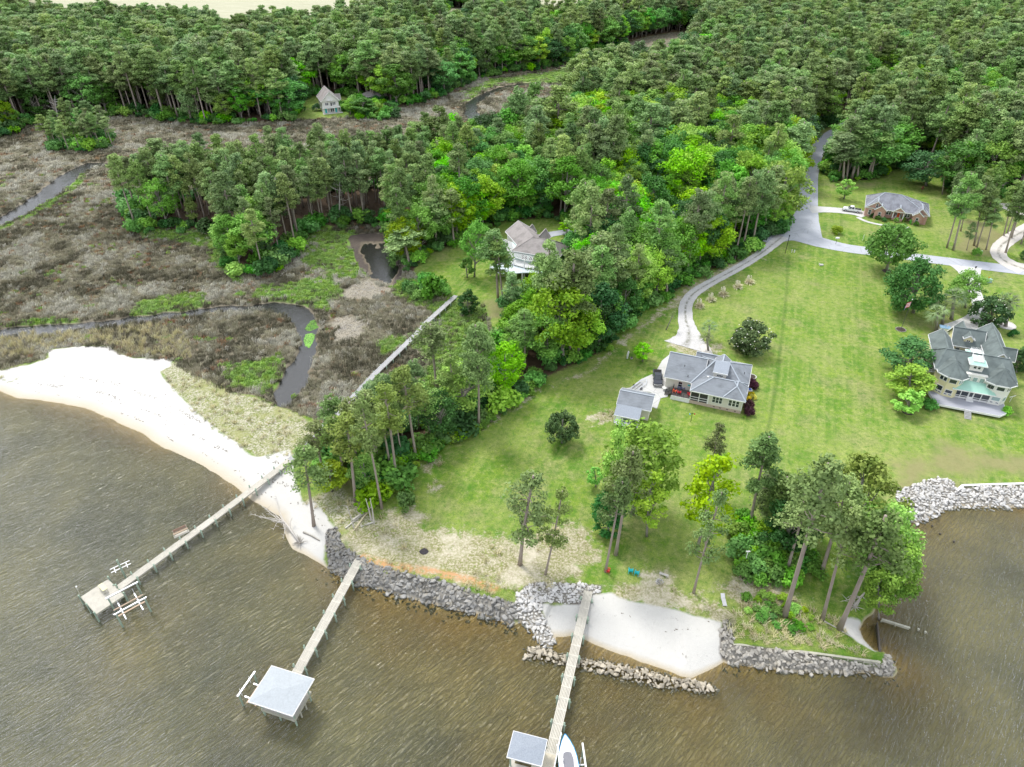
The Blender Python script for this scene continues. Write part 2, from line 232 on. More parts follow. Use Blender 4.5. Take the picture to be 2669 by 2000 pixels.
def ground_mat():
    t=NT('ground'); pos=t.pos()
    A=t.attr('za'); B=t.attr('zb'); Cc=t.attr('zc')
    sa=t.n('ShaderNodeSeparateColor'); t.l(A.outputs['Color'],sa.inputs[0])
    sb=t.n('ShaderNodeSeparateColor'); t.l(B.outputs['Color'],sb.inputs[0])
    s3=t.n('ShaderNodeSeparateColor'); t.l(Cc.outputs['Color'],s3.inputs[0])
    big=t.noise(.045,4,.6,pos); mid=t.noise(.22,4,.62,pos); fine=t.noise(1.3,4,.7,pos); vf=t.noise(5.,3,.7,pos)
    st=t.noise(.7,3,.6,t.mapping(pos,rot=(0,0,math.radians(21)),scale=(1,.04,1)))
    # lawn
    c=t.mix(t.mapr(mid,.36,.62),(.10,.225,.018),(.24,.34,.04))
    c=t.mix(t.mapr(t.math('ADD',t.math('MULTIPLY',big,.6),t.math('MULTIPLY',fine,.4)),.47,.62),c,(.36,.39,.115))
    c=t.mix(t.math('MULTIPLY',t.mapr(t.noise(.11,5,.65,t.mapping(pos,rot=(0,0,1))),.52,.68),.75),c,(.33,.29,.15))
    c=t.mix(t.math('MULTIPLY',t.mapr(st,.46,.62),.5),c,(.38,.42,.12))
    g2_=t.noise(.75,4,.75,pos); c=t.mix(t.mapr(g2_,.50,.68,0,.75),c,(.40,.40,.16)); c=t.mix(t.mapr(g2_,.47,.34,0,.6),c,(.07,.20,.015))
    c=t.mix(t.mapr(fine,.42,.62,0,.5),c,(.06,.15,.018)); c=t.mix(t.mapr(vf,.35,.7,0,.6),c,(.045,.11,.015))
    def blend(c,col,w,nz,amp=.5,lo=.42,hi=.58,k=1.):
        x=t.math('ADD',w,t.math('MULTIPLY',t.math('SUBTRACT',nz,.5),amp)); f=t.mapr(x,lo,hi,0,k); return t.mix(f,c,col)
    sp_=t.noise(2.6,4,.75,pos)
    # brown dry, bare, forest floor
    brown=t.mix(fine,(.17,.14,.075),(.30,.29,.13)); c=blend(c,brown,sb.outputs[2],t.noise(.13,5,.7,pos),1.6,.42,.85,.8)
    bare=t.mix(t.mapr(sp_,.38,.56),(.52,.455,.36),(.22,.22,.09)); bare=t.mix(t.mapr(mid,.46,.7,0,.85),bare,(.60,.54,.45)); bare=t.mix(t.mapr(t.noise(.9,5,.8,pos),.55,.7,0,.7),bare,(.20,.155,.10))
    c=blend(c,bare,A.outputs['Alpha'],t.noise(.38,5,.75,pos),1.9,.46,.68,.92)
    ff=t.mix(fine,(.055,.038,.022),(.16,.11,.07)); c=blend(c,ff,sa.outputs[2],fine,.5)
    # field
    fl=t.mix(t.noise(.25,4,.7,t.mapping(pos,rot=(0,0,math.radians(20)),scale=(.15,1.2,1))),(.25,.26,.15),(.50,.48,.37)); c=blend(c,fl,s3.outputs[0],mid,.3)
    # marsh
    mp=t.mapping(pos,rot=(0,0,.5),scale=(1,.45,1))
    mm=t.mix(t.mapr(t.noise(.9,4,.7,mp),.35,.65),(.075,.068,.048),(.26,.24,.175)); mm=t.mix(t.mapr(mid,.5,.7,0,.5),mm,(.20,.13,.07))
    c=blend(c,mm,sa.outputs[1],mid,.35)
    mg=t.mix(fine,(.10,.24,.03),(.22,.36,.06)); c=blend(c,mg,s3.outputs[1],t.noise(.35,5,.7,pos),1.3,.42,.66,.85)
    # dunes, sand
    dn=t.mix(t.mapr(sp_,.42,.56),(.47,.44,.35),(.18,.20,.075)); dn=t.mix(t.mapr(mid,.48,.64,0,.8),dn,(.26,.27,.10)); c=blend(c,dn,sb.outputs[1],mid,.6)
    sd=t.mix(t.math('ADD',t.math('MULTIPLY',mid,.5),t.math('MULTIPLY',fine,.5)),(.46,.45,.42),(.57,.56,.53)); wr=t.noise(1.1,5,.8,pos); wr2=t.mapr(wr,.63,.69,0,.8)
    sd=t.mix(t.math('MULTIPLY',wr2,t.mapr(t.attr('hz').outputs['Fac'],.35,.8)),sd,(.10,.085,.07))
    c=blend(c,sd,sa.outputs[0],mid,.35,.45,.55)
    # drift wrack, mud
    dr=t.mix(t.mapr(sp_,.42,.5),(.09,.075,.055),(.38,.35,.29)); c=blend(c,dr,s3.outputs[2],t.noise(.6,4,.7,pos),2.2,.45,.75,.6)
    c=blend(c,t.mix(fine,(.045,.035,.03),(.13,.11,.095)),sb.outputs[0],mid,.5)
    c=t.mix(t.attr('rockbed').outputs['Fac'],c,t.mix(fine,(.17,.16,.14),(.30,.285,.25)))
    # clay bank
    c=t.mix(t.math('MULTIPLY',t.mapr(t.attr('clay').outputs['Fac'],.2,.8),t.mapr(t.noise(1.1,5,.8,pos),.42,.56,.08,.9)),c,(.50,.27,.13))
    # wet sand near and below the water line
    hz=t.attr('hz').outputs['Fac']
    wet=t.mapr(hz,.30,.02); c=t.mix(t.math('MULTIPLY',wet,.8),c,(.42,.35,.23))
    c=t.mix(t.mapr(hz,-.05,-.5),c,(.36,.26,.09))
    cr=t.attr('creekbed').outputs['Fac']; c=t.mix(cr,c,(.03,.027,.024))
    c=t.mix(t.mapr(t.attr('ditch').outputs['Fac'],.3,.9,0,.4),c,(.045,.11,.015))
    h=t.math('ADD',t.math('MULTIPLY',fine,.6),vf)
    nm=t.bump(h,.12,.7)
    return t.done(t.princ(c,t.mapr(hz,.05,.3,.45,.9),.2,0,nm))
def water_mat():
    t=NT('water'); pos=t.pos()
    m1=t.mapping(pos,rot=(0,0,math.radians(-44)),scale=(.17,1.0,1)); n1=t.noise(2.3,3,.5,m1,.8)
    m2=t.mapping(pos,rot=(0,0,math.radians(-58)),scale=(.4,1.,1)); n2=t.noise(3.4,3,.6,m2,.5)
    n3=t.noise(6.0,2,.5,pos)
    ridge=t.math('POWER',t.math('SUBTRACT',1.0,t.math('ABSOLUTE',t.math('MULTIPLY',t.math('SUBTRACT',n1,.5),3.2)),clamp=True),3.0)
    chop=t.math('MULTIPLY',n2,.42)
    calm=t.attr('calm').outputs['Fac']
    h=t.math('ADD',t.math('MULTIPLY',ridge,.5),t.math('ADD',chop,t.math('MULTIPLY',n3,.04)))
    h=t.math('MULTIPLY',h,t.math('SUBTRACT',1.0,calm))
    nm=t.bump(h,.36,1.)
    dep=t.attr('depth').outputs['Fac']
    big=t.noise(.05,3,.6,pos)
    k=t.math('MULTIPLY',dep,t.mapr(big,.35,.65,1.2,2.6))
    tr=t.math('POWER',2.718,t.math('MULTIPLY',k,-1.0))     # light that reaches the bottom and back
    mur=t.mix(t.mapr(big,.38,.62),(.064,.069,.038),(.118,.112,.050)); mur=t.mix(t.math('MULTIPLY',t.attr('shoal').outputs['Fac'],.75),mur,(.21,.16,.048)); mur=t.mix(calm,mur,(.014,.017,.02))
    df=t.n('ShaderNodeBsdfDiffuse'); t.l(mur,df.inputs[0]); t.l(nm,df.inputs['Normal'])
    tp=t.n('ShaderNodeBsdfTransparent'); tp.inputs[0].default_value=(.95,.87,.62,1)
    m=t.n('ShaderNodeMixShader'); t.l(tr,m.inputs[0]); t.l(df.outputs[0],m.inputs[1]); t.l(tp.outputs[0],m.inputs[2])
    gl=t.n('ShaderNodeBsdfGlossy'); gl.inputs['Roughness'].default_value=.16; t.l(nm,gl.inputs['Normal']); gl.inputs[0].default_value=(1,1,1,1)
    fr=t.n('ShaderNodeFresnel'); t.l(t.math('ADD',1.36,t.math('MULTIPLY',calm,.35)),fr.inputs['IOR']); t.l(nm,fr.inputs['Normal'])
    m2_=t.n('ShaderNodeMixShader'); t.l(fr.outputs[0],m2_.inputs[0]); t.l(m.outputs[0],m2_.inputs[1]); t.l(gl.outputs[0],m2_.inputs[2])
    return t.done(m2_.outputs[0])
# ------------------------------------------------------------ mesh helpers
def link(o,parent=None):
    C.objects.link(o)
    if parent is not None: o.parent=parent
    return o
def mesh_np(name,v,f,mats=(),smooth=False,mi=None):
    """v (n,3); f list of index arrays (k,3)/(k,4)"""
    me=bpy.data.meshes.new(name); f=[np.asarray(a) for a in (f if isinstance(f,list) else [f]) if len(a)]
    me.vertices.add(len(v)); me.vertices.foreach_set('co',np.asarray(v,np.float32).ravel())
    nl=sum(a.size for a in f); nf=sum(len(a) for a in f)
    me.loops.add(nl); me.polygons.add(nf)
    me.loops.foreach_set('vertex_index',np.concatenate([a.ravel() for a in f]).astype(np.int32))
    tot=np.concatenate([np.full(len(a),a.shape[1]) for a in f]); st=np.concatenate([[0],np.cumsum(tot)[:-1]])
    me.polygons.foreach_set('loop_start',st.astype(np.int32)); me.polygons.foreach_set('loop_total',tot.astype(np.int32))
    if mi is not None: me.polygons.foreach_set('material_index',np.asarray(mi,np.int32))
    if smooth: me.polygons.foreach_set('use_smooth',np.ones(nf,bool))
    for m in mats: me.materials.append(m)
    me.update(calc_edges=True); return me
def tag(o,label=None,cat=None,group=None,kind=None):
    if label: o['label']=label
    if cat: o['category']=cat
    if group: o['group']=group
    if kind: o['kind']=kind
    return o
def empty(name,loc,rz=0,label=None,cat=None,group=None):
    o=bpy.data.objects.new(name,None); o.location=loc; o.rotation_euler=(0,0,rz); o.empty_display_size=.3; link(o); return tag(o,label,cat,group)
class MB:
    def __init__(s): s.v=[]; s.f=[]
    def add(s,vs,fs):
        n=len(s.v); s.v+= [tuple(a) for a in vs]; s.f+= [tuple(n+i for i in q) for q in fs]; return s
    def box(s,x0,x1,y0,y1,z0,z1):
        return s.add([(x0,y0,z0),(x1,y0,z0),(x1,y1,z0),(x0,y1,z0),(x0,y0,z1),(x1,y0,z1),(x1,y1,z1),(x0,y1,z1)],[(0,3,2,1),(4,5,6,7),(0,1,5,4),(1,2,6,5),(2,3,7,6),(3,0,4,7)])
    def bar(s,a,b,w=.1,h=None,up=(0,0,1)):
        a=Vector(a); b=Vector(b); d=(b-a).normalized(); u=Vector(up)
        if abs(d.dot(u))>.95: u=Vector((1,0,0))
        sx=d.cross(u).normalized()*(w/2); sy=sx.cross(d).normalized()*((h or w)/2)
        return s.add([a-sx-sy,a+sx-sy,a+sx+sy,a-sx+sy,b-sx-sy,b+sx-sy,b+sx+sy,b-sx+sy],[(0,3,2,1),(4,5,6,7),(0,1,5,4),(1,2,6,5),(2,3,7,6),(3,0,4,7)])
    def tube(s,pts,rs,n=7,cap=True):
        pts=[Vector(p) for p in pts]; rings=[]
        if not isinstance(rs,(list,tuple)): rs=[rs]*len(pts)
        base=len(s.v)
        for i,p in enumerate(pts):
            d=(pts[min(i+1,len(pts)-1)]-pts[max(i-1,0)]).normalized(); u=Vector((1,0,0)) if abs(d.x)<.9 else Vector((0,1,0))
            a=d.cross(u).normalized(); b=d.cross(a)
            for k in range(n):
                t=2*math.pi*k/n; s.v.append(tuple(p+(a*math.cos(t)+b*math.sin(t))*rs[i]))
        for i in range(len(pts)-1):
            for k in range(n):
                s.f.append((base+i*n+k,base+(i+1)*n+k,base+(i+1)*n+(k+1)%n,base+i*n+(k+1)%n))
        if cap: s.f.append(tuple(base+(len(pts)-1)*n+k for k in range(n-1,-1,-1))); s.f.append(tuple(base+k for k in range(n)))
        return s
    def prism(s,poly,z0,z1):
        n=len(poly); return s.add([(p[0],p[1],z0) for p in poly]+[(p[0],p[1],z1) for p in poly],[tuple(range(n-1,-1,-1)),tuple(range(n,2*n))]+[(i,(i+1)%n,n+(i+1)%n,n+i) for i in range(n)])
    def ell(s,c,r,seg=8,ring=5,jit=0.):
        base=len(s.v)
        for i in range(ring+1):
            ph=math.pi*i/ring
            for k in range(seg):
                t=2*math.pi*k/seg; j=1+random.uniform(-jit,jit)
                s.v.append((c[0]+r[0]*math.sin(ph)*math.cos(t)*j,c[1]+r[1]*math.sin(ph)*math.sin(t)*j,c[2]+r[2]*math.cos(ph)))
        for i in range(ring):
            for k in range(seg): s.f.append((base+i*seg+k,base+(i+1)*seg+k,base+(i+1)*seg+(k+1)%seg,base+i*seg+(k+1)%seg))
        return s
    def mesh(s,name,mats,smooth=False):
        me=bpy.data.meshes.new(name); me.from_pydata(s.v,[],s.f)
        for m in (mats if isinstance(mats,(list,tuple)) else [mats]): me.materials.append(m)
        if smooth: me.polygons.foreach_set('use_smooth',[True]*len(me.polygons))
        bm=bmesh.new(); bm.from_mesh(me); bmesh.ops.recalc_face_normals(bm,faces=bm.faces); bm.to_mesh(me); bm.free()
        return me
    def obj(s,name,mat,parent=None,smooth=False,bevel=0.):
        o=bpy.data.objects.new(name,s.mesh(name,mat,smooth)); link(o,parent)
        if bevel:
            b=o.modifiers.new('bevel','BEVEL'); b.width=bevel; b.segments=2; b.limit_method='ANGLE'
        return o
# ------------------------------------------------------------ ground + water
def fan(step,px0,px1,py0,py1,exY,exU):
    Ys=[P(1106,py,0)[1] for py in np.arange(py0,py1,-step)]
    Ys=np.array(exY[0]+Ys+exY[1]); U=(np.array(exU[0]+list(np.arange(px0,px1,step))+exU[1])-1106)/FOC
    dep=Ys*cp+CAMH*sp; dep=np.maximum(dep,CAMH*sp*.8)
    X=dep[:,None]*U[None,:]; Y=np.repeat(Ys[:,None],len(U),1)
    r_,c_=X.shape; i=np.arange(r_*c_).reshape(r_,c_)
    f=np.stack([i[:-1,:-1],i[:-1,1:],i[1:,1:],i[1:,:-1]],-1).reshape(-1,4)
    return X.ravel(),Y.ravel(),f
def fattr(me,name,a):
    at=me.attributes.new(name,'FLOAT','POINT'); at.data.foreach_set('value',np.asarray(a,np.float32))
def cattr(me,name,cols):
    at=me.attributes.new(name,'FLOAT_COLOR','POINT'); a=np.stack(cols,-1).astype(np.float32); at.data.foreach_set('color',a.ravel())
X,Y,Fq=fan(4.3,-500,2720,1860,-110,([-1500,-300,-60,5],[1500,2400,4500,9000]),([-9000,-3500,-1200],[3200,5500,12000]))
F_=fields(X,Y)
me=mesh_np('ground',np.stack([X,Y,F_['z']],-1),Fq,[ground_mat()],True)
W=lambda k,w=3.0: np.clip(.5+F_[k]/(2*w),0,1)
cattr(me,'za',[W('sand',2.5),np.where(F_['shore']>-1,W('marsh',2.),0),W('forest',2.5),W('bare',3.5)])
cattr(me,'zb',[np.maximum(W('mud',1.5),0),W('dune',2.5),W('brown',5),np.ones_like(X)])
cattr(me,'zc',[W('field',4),W('mgreen',2.5),W('drift',1.5),np.ones_like(X)])
fattr(me,'hz',F_['z']); fattr(me,'rockbed',sst(-.3,.6,F_['rockbed'])); fattr(me,'creekbed',np.maximum(1-sst(-.3,.9,F_['creek']),sst(-1,.5,F_['pond'])*.75))
fattr(me,'ditch',np.exp(-(F_['ditch']/.6)**2))
CLAY=PP([(785,1212),(850,1230),(920,1240),(1000,1256),(1070,1280)],.8)
fattr(me,'clay',np.exp(-(lined_fast(X,Y,CLAY)/.9)**2))
ground=link(bpy.data.objects.new('ground',me)); tag(ground,kind='structure')
X2,Y2,F2=fan(8,-600,2800,1900,-60,([-1500,-300,-60,5],[]),([-9000,-3000,-1200],[3400,6000,12000]))
f2=fields(X2,Y2)
inl=(f2['shore']>1)
me=mesh_np('water',np.stack([X2,Y2,np.zeros_like(X2)],-1),F2,[water_mat()],True)
dsh=np.maximum(-f2['shore'],0)
shal=np.zeros_like(X2)
for (px,py,rad,a) in [(950,1345,14,1.),(1010,1390,12,.9),(830,1300,9,.9),(1080,1410,9,.9),(1230,1480,14,.75),(1500,1530,14,.7),(1120,1560,12,.8),(330,1360,10,.5),(1700,1490,10,.8),(700,1225,5,.9),(600,1500,9,.4)]:
    x0,y0=P(px,py); shal=np.maximum(shal,a*np.exp(-((X2-x0)**2+(Y2-y0)**2)/rad**2))
shn=np.exp(-dsh/7.)*np.where(f2['w']<9.5,1.,.35)*np.where(fbm(X2,Y2,16,91)>.42,1.,.5); shal=np.maximum(shal*(.5+fbm(X2,Y2,5,93)),shn*.9)
deepn=np.zeros_like(X2)
for (px,py,rad) in [(600,1150,9),(420,1010,6),(2100,1120,7),(1790,1480,6),(640,1190,4),(1050,1500,6)]:
    x0,y0=P(px,py); deepn=np.maximum(deepn,np.exp(-((X2-x0)**2+(Y2-y0)**2)/rad**2))
depth=np.where(inl,.9,-f2['z']); depth=np.maximum(depth,0)*(1-.55*shal)*(.75+.6*fbm(X2,Y2,9,21))+deepn*.9
fattr(me,'depth',depth); fattr(me,'shoal',np.where(inl,0,np.clip(shal*.8*(.4+1.2*fbm(X2,Y2,7,77)),0,1))); fattr(me,'calm',np.where(inl,.93,0))
water=link(bpy.data.objects.new('water',me)); tag(water,kind='structure')
# ------------------------------------------------------------ roads, drives
def road_mat(name,a,b,speck=.3,gravel=False):
    t=NT(name); pos=t.pos(); n=t.noise(.35,4,.65,pos); f=t.noise(9 if not gravel else 4,3,.7,pos)
    c=t.mix(n,a,b); c=t.mix(t.mapr(f,.35,.7,0,speck),c,tuple(x*.45 for x in a))
    if gravel:
        e=t.attr('rut').outputs['Fac']; c=t.mix(t.math('MULTIPLY',e,t.mapr(t.noise(.8,4,.7,pos),.35,.55)),c,(.17,.17,.13))
    cr=t.n('ShaderNodeTexVoronoi',feature='DISTANCE_TO_EDGE'); cr.inputs['Scale'].default_value=.22; t.l(t.mapping(pos,scale=(1,1,1)),cr.inputs['Vector'])
    if not gravel: c=t.mix(t.mapr(cr.outputs['Distance'],0,.02,.35,0),c,(.12,.12,.12))
    return t.done(t.princ(c,.9,.2,0,t.bump(f,.02,.5)))
RD=road_mat('asphalt',(.38,.40,.44),(.50,.52,.56)); GR=road_mat('gravel',(.50,.49,.48),(.68,.67,.66),.5,True); CN=road_mat('concrete',(.48,.48,.46),(.62,.62,.60),.25); GR2=road_mat('shell_gravel',(.55,.51,.46),(.70,.67,.62),.4,True)
def strip(name,pts,wid,mat,off,label,step=1.5,jit=.0):
    pts=[P(*p[:2],G) for p in pts]; wid=wid if isinstance(wid,list) else [wid]*len(pts)
    # Catmull-Rom resample
    q=[]; 
    for i in range(len(pts)-1):
        p0=pts[max(i-1,0)];p1=pts[i];p2=pts[i+1];p3=pts[min(i+2,len(pts)-1)]
        n=max(2,int(math.dist(p1,p2)/step))
        for k in range(n+(i==len(pts)-2)):
            t=k/n; a=[.5*((2*p1[j])+(-p0[j]+p2[j])*t+(2*p0[j]-5*p1[j]+4*p2[j]-p3[j])*t*t+(-p0[j]+3*p1[j]-3*p2[j]+p3[j])*t**3) for j in (0,1)]
            q.append((a[0],a[1],wid[i]+(wid[i+1]-wid[i])*t))
    xs=np.array([a[0] for a in q]); ys=np.array([a[1] for a in q]); ws=np.array([a[2] for a in q])
    tx=np.gradient(xs); ty=np.gradient(ys); L=np.hypot(tx,ty); nx,ny=-ty/L,tx/L
    K=9; us=np.linspace(-.5,.5,K); V_=[];R_=[]
    jj=(rng.random((len(xs),2))-.5)*jit
    for k,u in enumerate(us):
        ww=ws*(1+ (jj[:,0] if k==0 else jj[:,1] if k==K-1 else 0))
        x=xs+nx*u*ww; y=ys+ny*u*ww; V_.append(np.stack([x,y],-1)); R_.append(np.full(len(xs),1-min(1,abs(abs(u)-0)/.13) if abs(u)<.13 else 0))
    V_=np.stack(V_,1); zz=fields(V_[...,0].ravel(),V_[...,1].ravel())['z']
    zz=np.maximum(zz,G-.1) if off>.0 else zz
    v=np.concatenate([V_.reshape(-1,2),(zz+off)[:,None]],1); n=len(xs); i=np.arange(n*K).reshape(n,K)
    f=np.stack([i[:-1,:-1],i[1:,:-1],i[1:,1:],i[:-1,1:]],-1).reshape(-1,4)
    me=mesh_np(name,v,f,[mat]); fattr(me,'rut',np.stack(R_,1).ravel())
    o=link(bpy.data.objects.new(name,me)); tag(o,label,kind='structure'); return o
W5=5.8
strip('road',[(1900,205),(1858,245),(1822,275),(1795,292),(1772,315),(1757,345),(1749,380),(1747,415),(1744,450),(1740,475),(1732,510)],[6,6.2,6.4,6.4,6.2,6.2,6.3,6.4,7.,8.5,13],RD,.05,'grey asphalt lane curving into the woods')
strip('road',[(1655,525),(1690,513),(1722,512),(1770,524),(1830,537),(1900,546),(1990,558),(2100,572),(2220,587),(2420,612)],[5.2,6,8,8,6.4,6,6,6,6,6],RD,.062,'grey asphalt lane running past the brick house')
strip('driveway',[(1748,452),(1775,453),(1810,455),(1850,460),(1872,466)],[8,5.5,5,5.5,7],CN,.07,'pale concrete drive beside the brick house')
strip('path',[(1852,470),(1868,478),(1890,484),(1925,490),(1950,494),(1960,490)],1.3,CN,.075,'narrow concrete path curving round the front beds')
strip('gravel_road',[(1690,512),(1665,532),(1640,551),(1600,576),(1560,598),(1520,620),(1495,638),(1482,660),(1481,690),(1487,712),(1487,735),(1478,750)],[4,3.6,3.2,3.1,3.1,3.2,3.4,3.6,3.8,4.6,7.5,10],GR,.078,'white gravel drive winding to the grey roofed house',1.2,.12)
strip('driveway',[(2245,478),(2210,500),(2180,518),(2160,535),(2158,553),(2180,570),(2215,583)],[5,5,4.8,4.5,4.5,6,9],GR2,.083,'pale shell drive winding through the pine grove',1.5,.1)
strip('driveway',[(2085,576),(2093,590),(2100,608),(2103,625),(2112,650),(2116,668),(2106,690),(2086,705),(2070,716)],[9,6,4.5,3.4,3.4,3.6,4.5,6,8],CN,.071,'grey concrete drive leading to the yellow house')
strip('driveway',[(2168,440),(2195,455),(2230,468),(2260,480)],[7,7,6,6],GR2,.089,'pale parking place behind the pine grove')
strip('driveway',[(1140,522),(1190,507),(1240,500),(1290,491),(1340,483),(1390,470),(1405,462),(1430,457),(1455,460),(1473,470),(1476,485),(1462,496),(1435,499),(1410,492),(1404,478),(1408,464)],[4,3.8,3.6,3.6,3.6,4,4,4,4,4,4,4,4,4,4,4],RD,.066,'grey drive with a turning loop in the trees')
strip('driveway',[(1052,532),(1075,545),(1100,556)],[5,6,7],CN,.09,'concrete yard behind the white house')
def slab(name,pts,z,mat,off,label):
    w=PP(pts,G); mb=MB(); mb.prism(w,z-.1,z+off); o=mb.obj(name,mat); return tag(o,label,kind='structure')
# patio of the centre house
slab('pavement',[(1447,766),(1430,780),(1419,800),(1412,808),(1385,820),(1362,838),(1342,842),(1404,848),(1417,855),(1403,878),(1419,884),(1427,861),(1442,858),(1450,830),(1440,800),(1452,775)],G,CN,.095,'pale concrete apron round the grey roofed house')
# ------------------------------------------------------------ tree prototypes
def leafquads(cent,rad,n,size,flat=.0,up=.35):
    """random leaf clusters spread through ellipsoids -> verts, faces"""
    cs=np.repeat(cent,n,0); rs=np.repeat(rad,n,0); N=len(cs)
    d=rng.normal(size=(N,3)); d/=np.linalg.norm(d,axis=1)[:,None]
    rr=rng.random(N)[:,None]**.45; p=cs+d*rs*rr
    nr=d*.9+rng.normal(size=(N,3))*.55; nr[:,2]+=up; nr/=np.linalg.norm(nr,axis=1)[:,None]
    a=np.cross(nr,rng.normal(size=(N,3))); a/=np.linalg.norm(a,axis=1)[:,None]; b=np.cross(nr,a)
    s=(size*(.6+.8*rng.random(N)))[:,None]; a*=s*.62; b*=s*.5
    v=np.stack([p-a*.9,p-b*1.0+a*.15,p+a,p+b*1.0-a*.1],1).reshape(-1,3)
    return v,np.arange(4*N).reshape(N,4)
def crownmesh(name,v,f,mat): return mesh_np(name,v,f,[mat])
BARKP=M('pine_bark',(.33,.28,.24),.95,.3,2.,.1,0,.03,(1,1,.3)); BARKD=M('grey_bark',(.27,.25,.22),.95,.3,2.,.1,0,.03,(1,1,.3)); BARKW=M('bleached_wood',(.50,.47,.43),.9,.2,3.,.1)
LP=leafmat('pine_needles',(.115,.21,.058),(.235,.345,.105),.2)
LPL=leafmat('fresh_pine_needles',(.13,.215,.05),(.23,.32,.09),.25)
LG=leafmat('mid_green_leaves',(.075,.22,.03),(.14,.34,.05)); LB=leafmat('bright_leaves',(.13,.37,.02),(.25,.52,.04)); LY=leafmat('lime_leaves',(.17,.38,.02),(.30,.48,.035)); LD=leafmat('dark_leaves',(.03,.11,.022),(.055,.16,.033),.15)
LM=leafmat('magnolia_leaves',(.028,.075,.02),(.075,.14,.035),.12); LR=leafmat('plum_leaves',(.045,.014,.022),(.075,.02,.03),.1); LBR=leafmat('dead_needles',(.20,.085,.045),(.30,.14,.07),.1)
LYW=leafmat('yellow_leaves',(.60,.50,.02),(.80,.66,.04)); LPA=leafmat('palm_fronds',(.12,.19,.07),(.22,.29,.12),.2); LPG=leafmat('pampas_grass',(.42,.41,.24),(.60,.57,.40),.2)
def trunkmesh(name,h,r,bend,limbs,mat,top=.08):
    mb=MB(); n=7; pts=[(bend*math.sin(i/n*2.6)*.6+bend*(i/n)**2*.3,bend*.5*math.sin(i/n*3.9),h*i/n) for i in range(n+1)]
    mb.tube(pts,[r*1.35]+[r*(1-.75*(i/n))+top*(i/n) for i in range(1,n+1)],7)
    for a,b,ra in limbs:
        m=(Vector(a)+Vector(b))/2+Vector((0,0,-.25)); mb.tube([a,m,b],[ra,ra*.7,ra*.3],4,False)
    return mb.mesh(name,mat,True),pts
def at(pts,z,h):
    i=min(len(pts)-2,max(0,int(z/h*(len(pts)-1)))); t=z/h*(len(pts)-1)-i; a=Vector(pts[i]).lerp(Vector(pts[i+1]),t); return a
def pine(k,full=.46,R=4.0,mat=LP,nl=60,dens=105,h=24.,leaf=.35,nm='pine'):
    bend=random.uniform(-.5,.5); cent=[];rad=[];limbs=[]
    n_=7; pts=[(bend*math.sin(i/n_*2.6)*.6+bend*(i/n_)**2*.3,bend*.5*math.sin(i/n_*3.9),h*i/n_) for i in range(n_+1)]
    z0=h*(1-full)
    for i in range(nl//2):
        u=random.random()**.85; z=z0+(h*.97-z0)*u; th=i*2.4+random.uniform(-.5,.5)
        prof=math.sin(math.pi*min(1,(.16+.84*u)))**.55*(1-.35*u)
        L=R*prof*random.uniform(.5,1.02); a=at(pts,z-.06*L-.4,h); b=a+Vector((math.cos(th)*L,math.sin(th)*L,L*random.uniform(.12,.42)))
        limbs.append((tuple(a),tuple(b),.09+.03*random.random()))
        cent.append(b); s=random.uniform(.8,1.35); rad.append((s*1.3,s*1.3,s*.78))
        if L>1.6:
            m=a.lerp(b,.55)+Vector((random.uniform(-.7,.7),random.uniform(-.7,.7),.35)); cent.append(m); s=random.uniform(.65,1.05); rad.append((s*1.2,s*1.2,s*.72))
    for i in range(5):
        th=i*1.256; cent.append(Vector((pts[-1][0]+math.cos(th)*.9,pts[-1][1]+math.sin(th)*.9,h-.3+random.uniform(-.6,.3)))); rad.append((.9,.9,.7))
    tm,_=trunkmesh(nm+'_trunk',h,.30,bend,limbs,BARKP)
    v,f=leafquads(np.array([list(c) for c in cent]),np.array(rad),dens,leaf,up=.5)
    return tm,crownmesh(nm+'_crown',v,f,mat),h,R
def leafy(k,mat,h=15.,R=4.5,z0=.28,dens=95,ncl=60,leaf=.35,shape=1.,nm='tree',bark=None,clump=1.25):
    cent=[];rad=[];limbs=[]; cz=h*(z0+1)/2; rz=h*(1-z0)/2
    lobes=[(random.uniform(0,6.28),random.uniform(-.7,.9),random.uniform(.75,1.12)) for _ in range(7)]
    for i in range(ncl):
        th=random.uniform(0,6.28); w=random.uniform(-.95,1.); rr=math.sqrt(max(0,1-w*w))
        rr*= (1-.25*max(0,w)) if shape>=1 else (1-.45*max(0,w)); sc_=random.uniform(.55,1.)**.6
        lob=1+.22*math.sin(th*3+lobes[0][0])*math.cos(w*4+lobes[1][0])
        c=Vector((math.cos(th)*R*rr*sc_*lob,math.sin(th)*R*rr*sc_*lob,cz+w*rz*sc_*(.92+.12*lob)))
        cent.append(c); s=random.uniform(.75,1.3)*clump*(R/4.5)**.5; rad.append((s,s,s*.72))
        if i%3==0: limbs.append(((0,0,max(h*.15,c.z-R*.7-.5)),tuple(c),.10*R/4.5+.02))
    tm,_=trunkmesh(nm+'_trunk',h*.8,.26*(R/4.5)**.7,random.uniform(-.5,.5),limbs,bark or BARKD,.06)
    v,f=leafquads(np.array([list(c) for c in cent]),np.array(rad),dens,leaf)
    return tm,crownmesh(nm+'_crown',v,f,mat),h,R
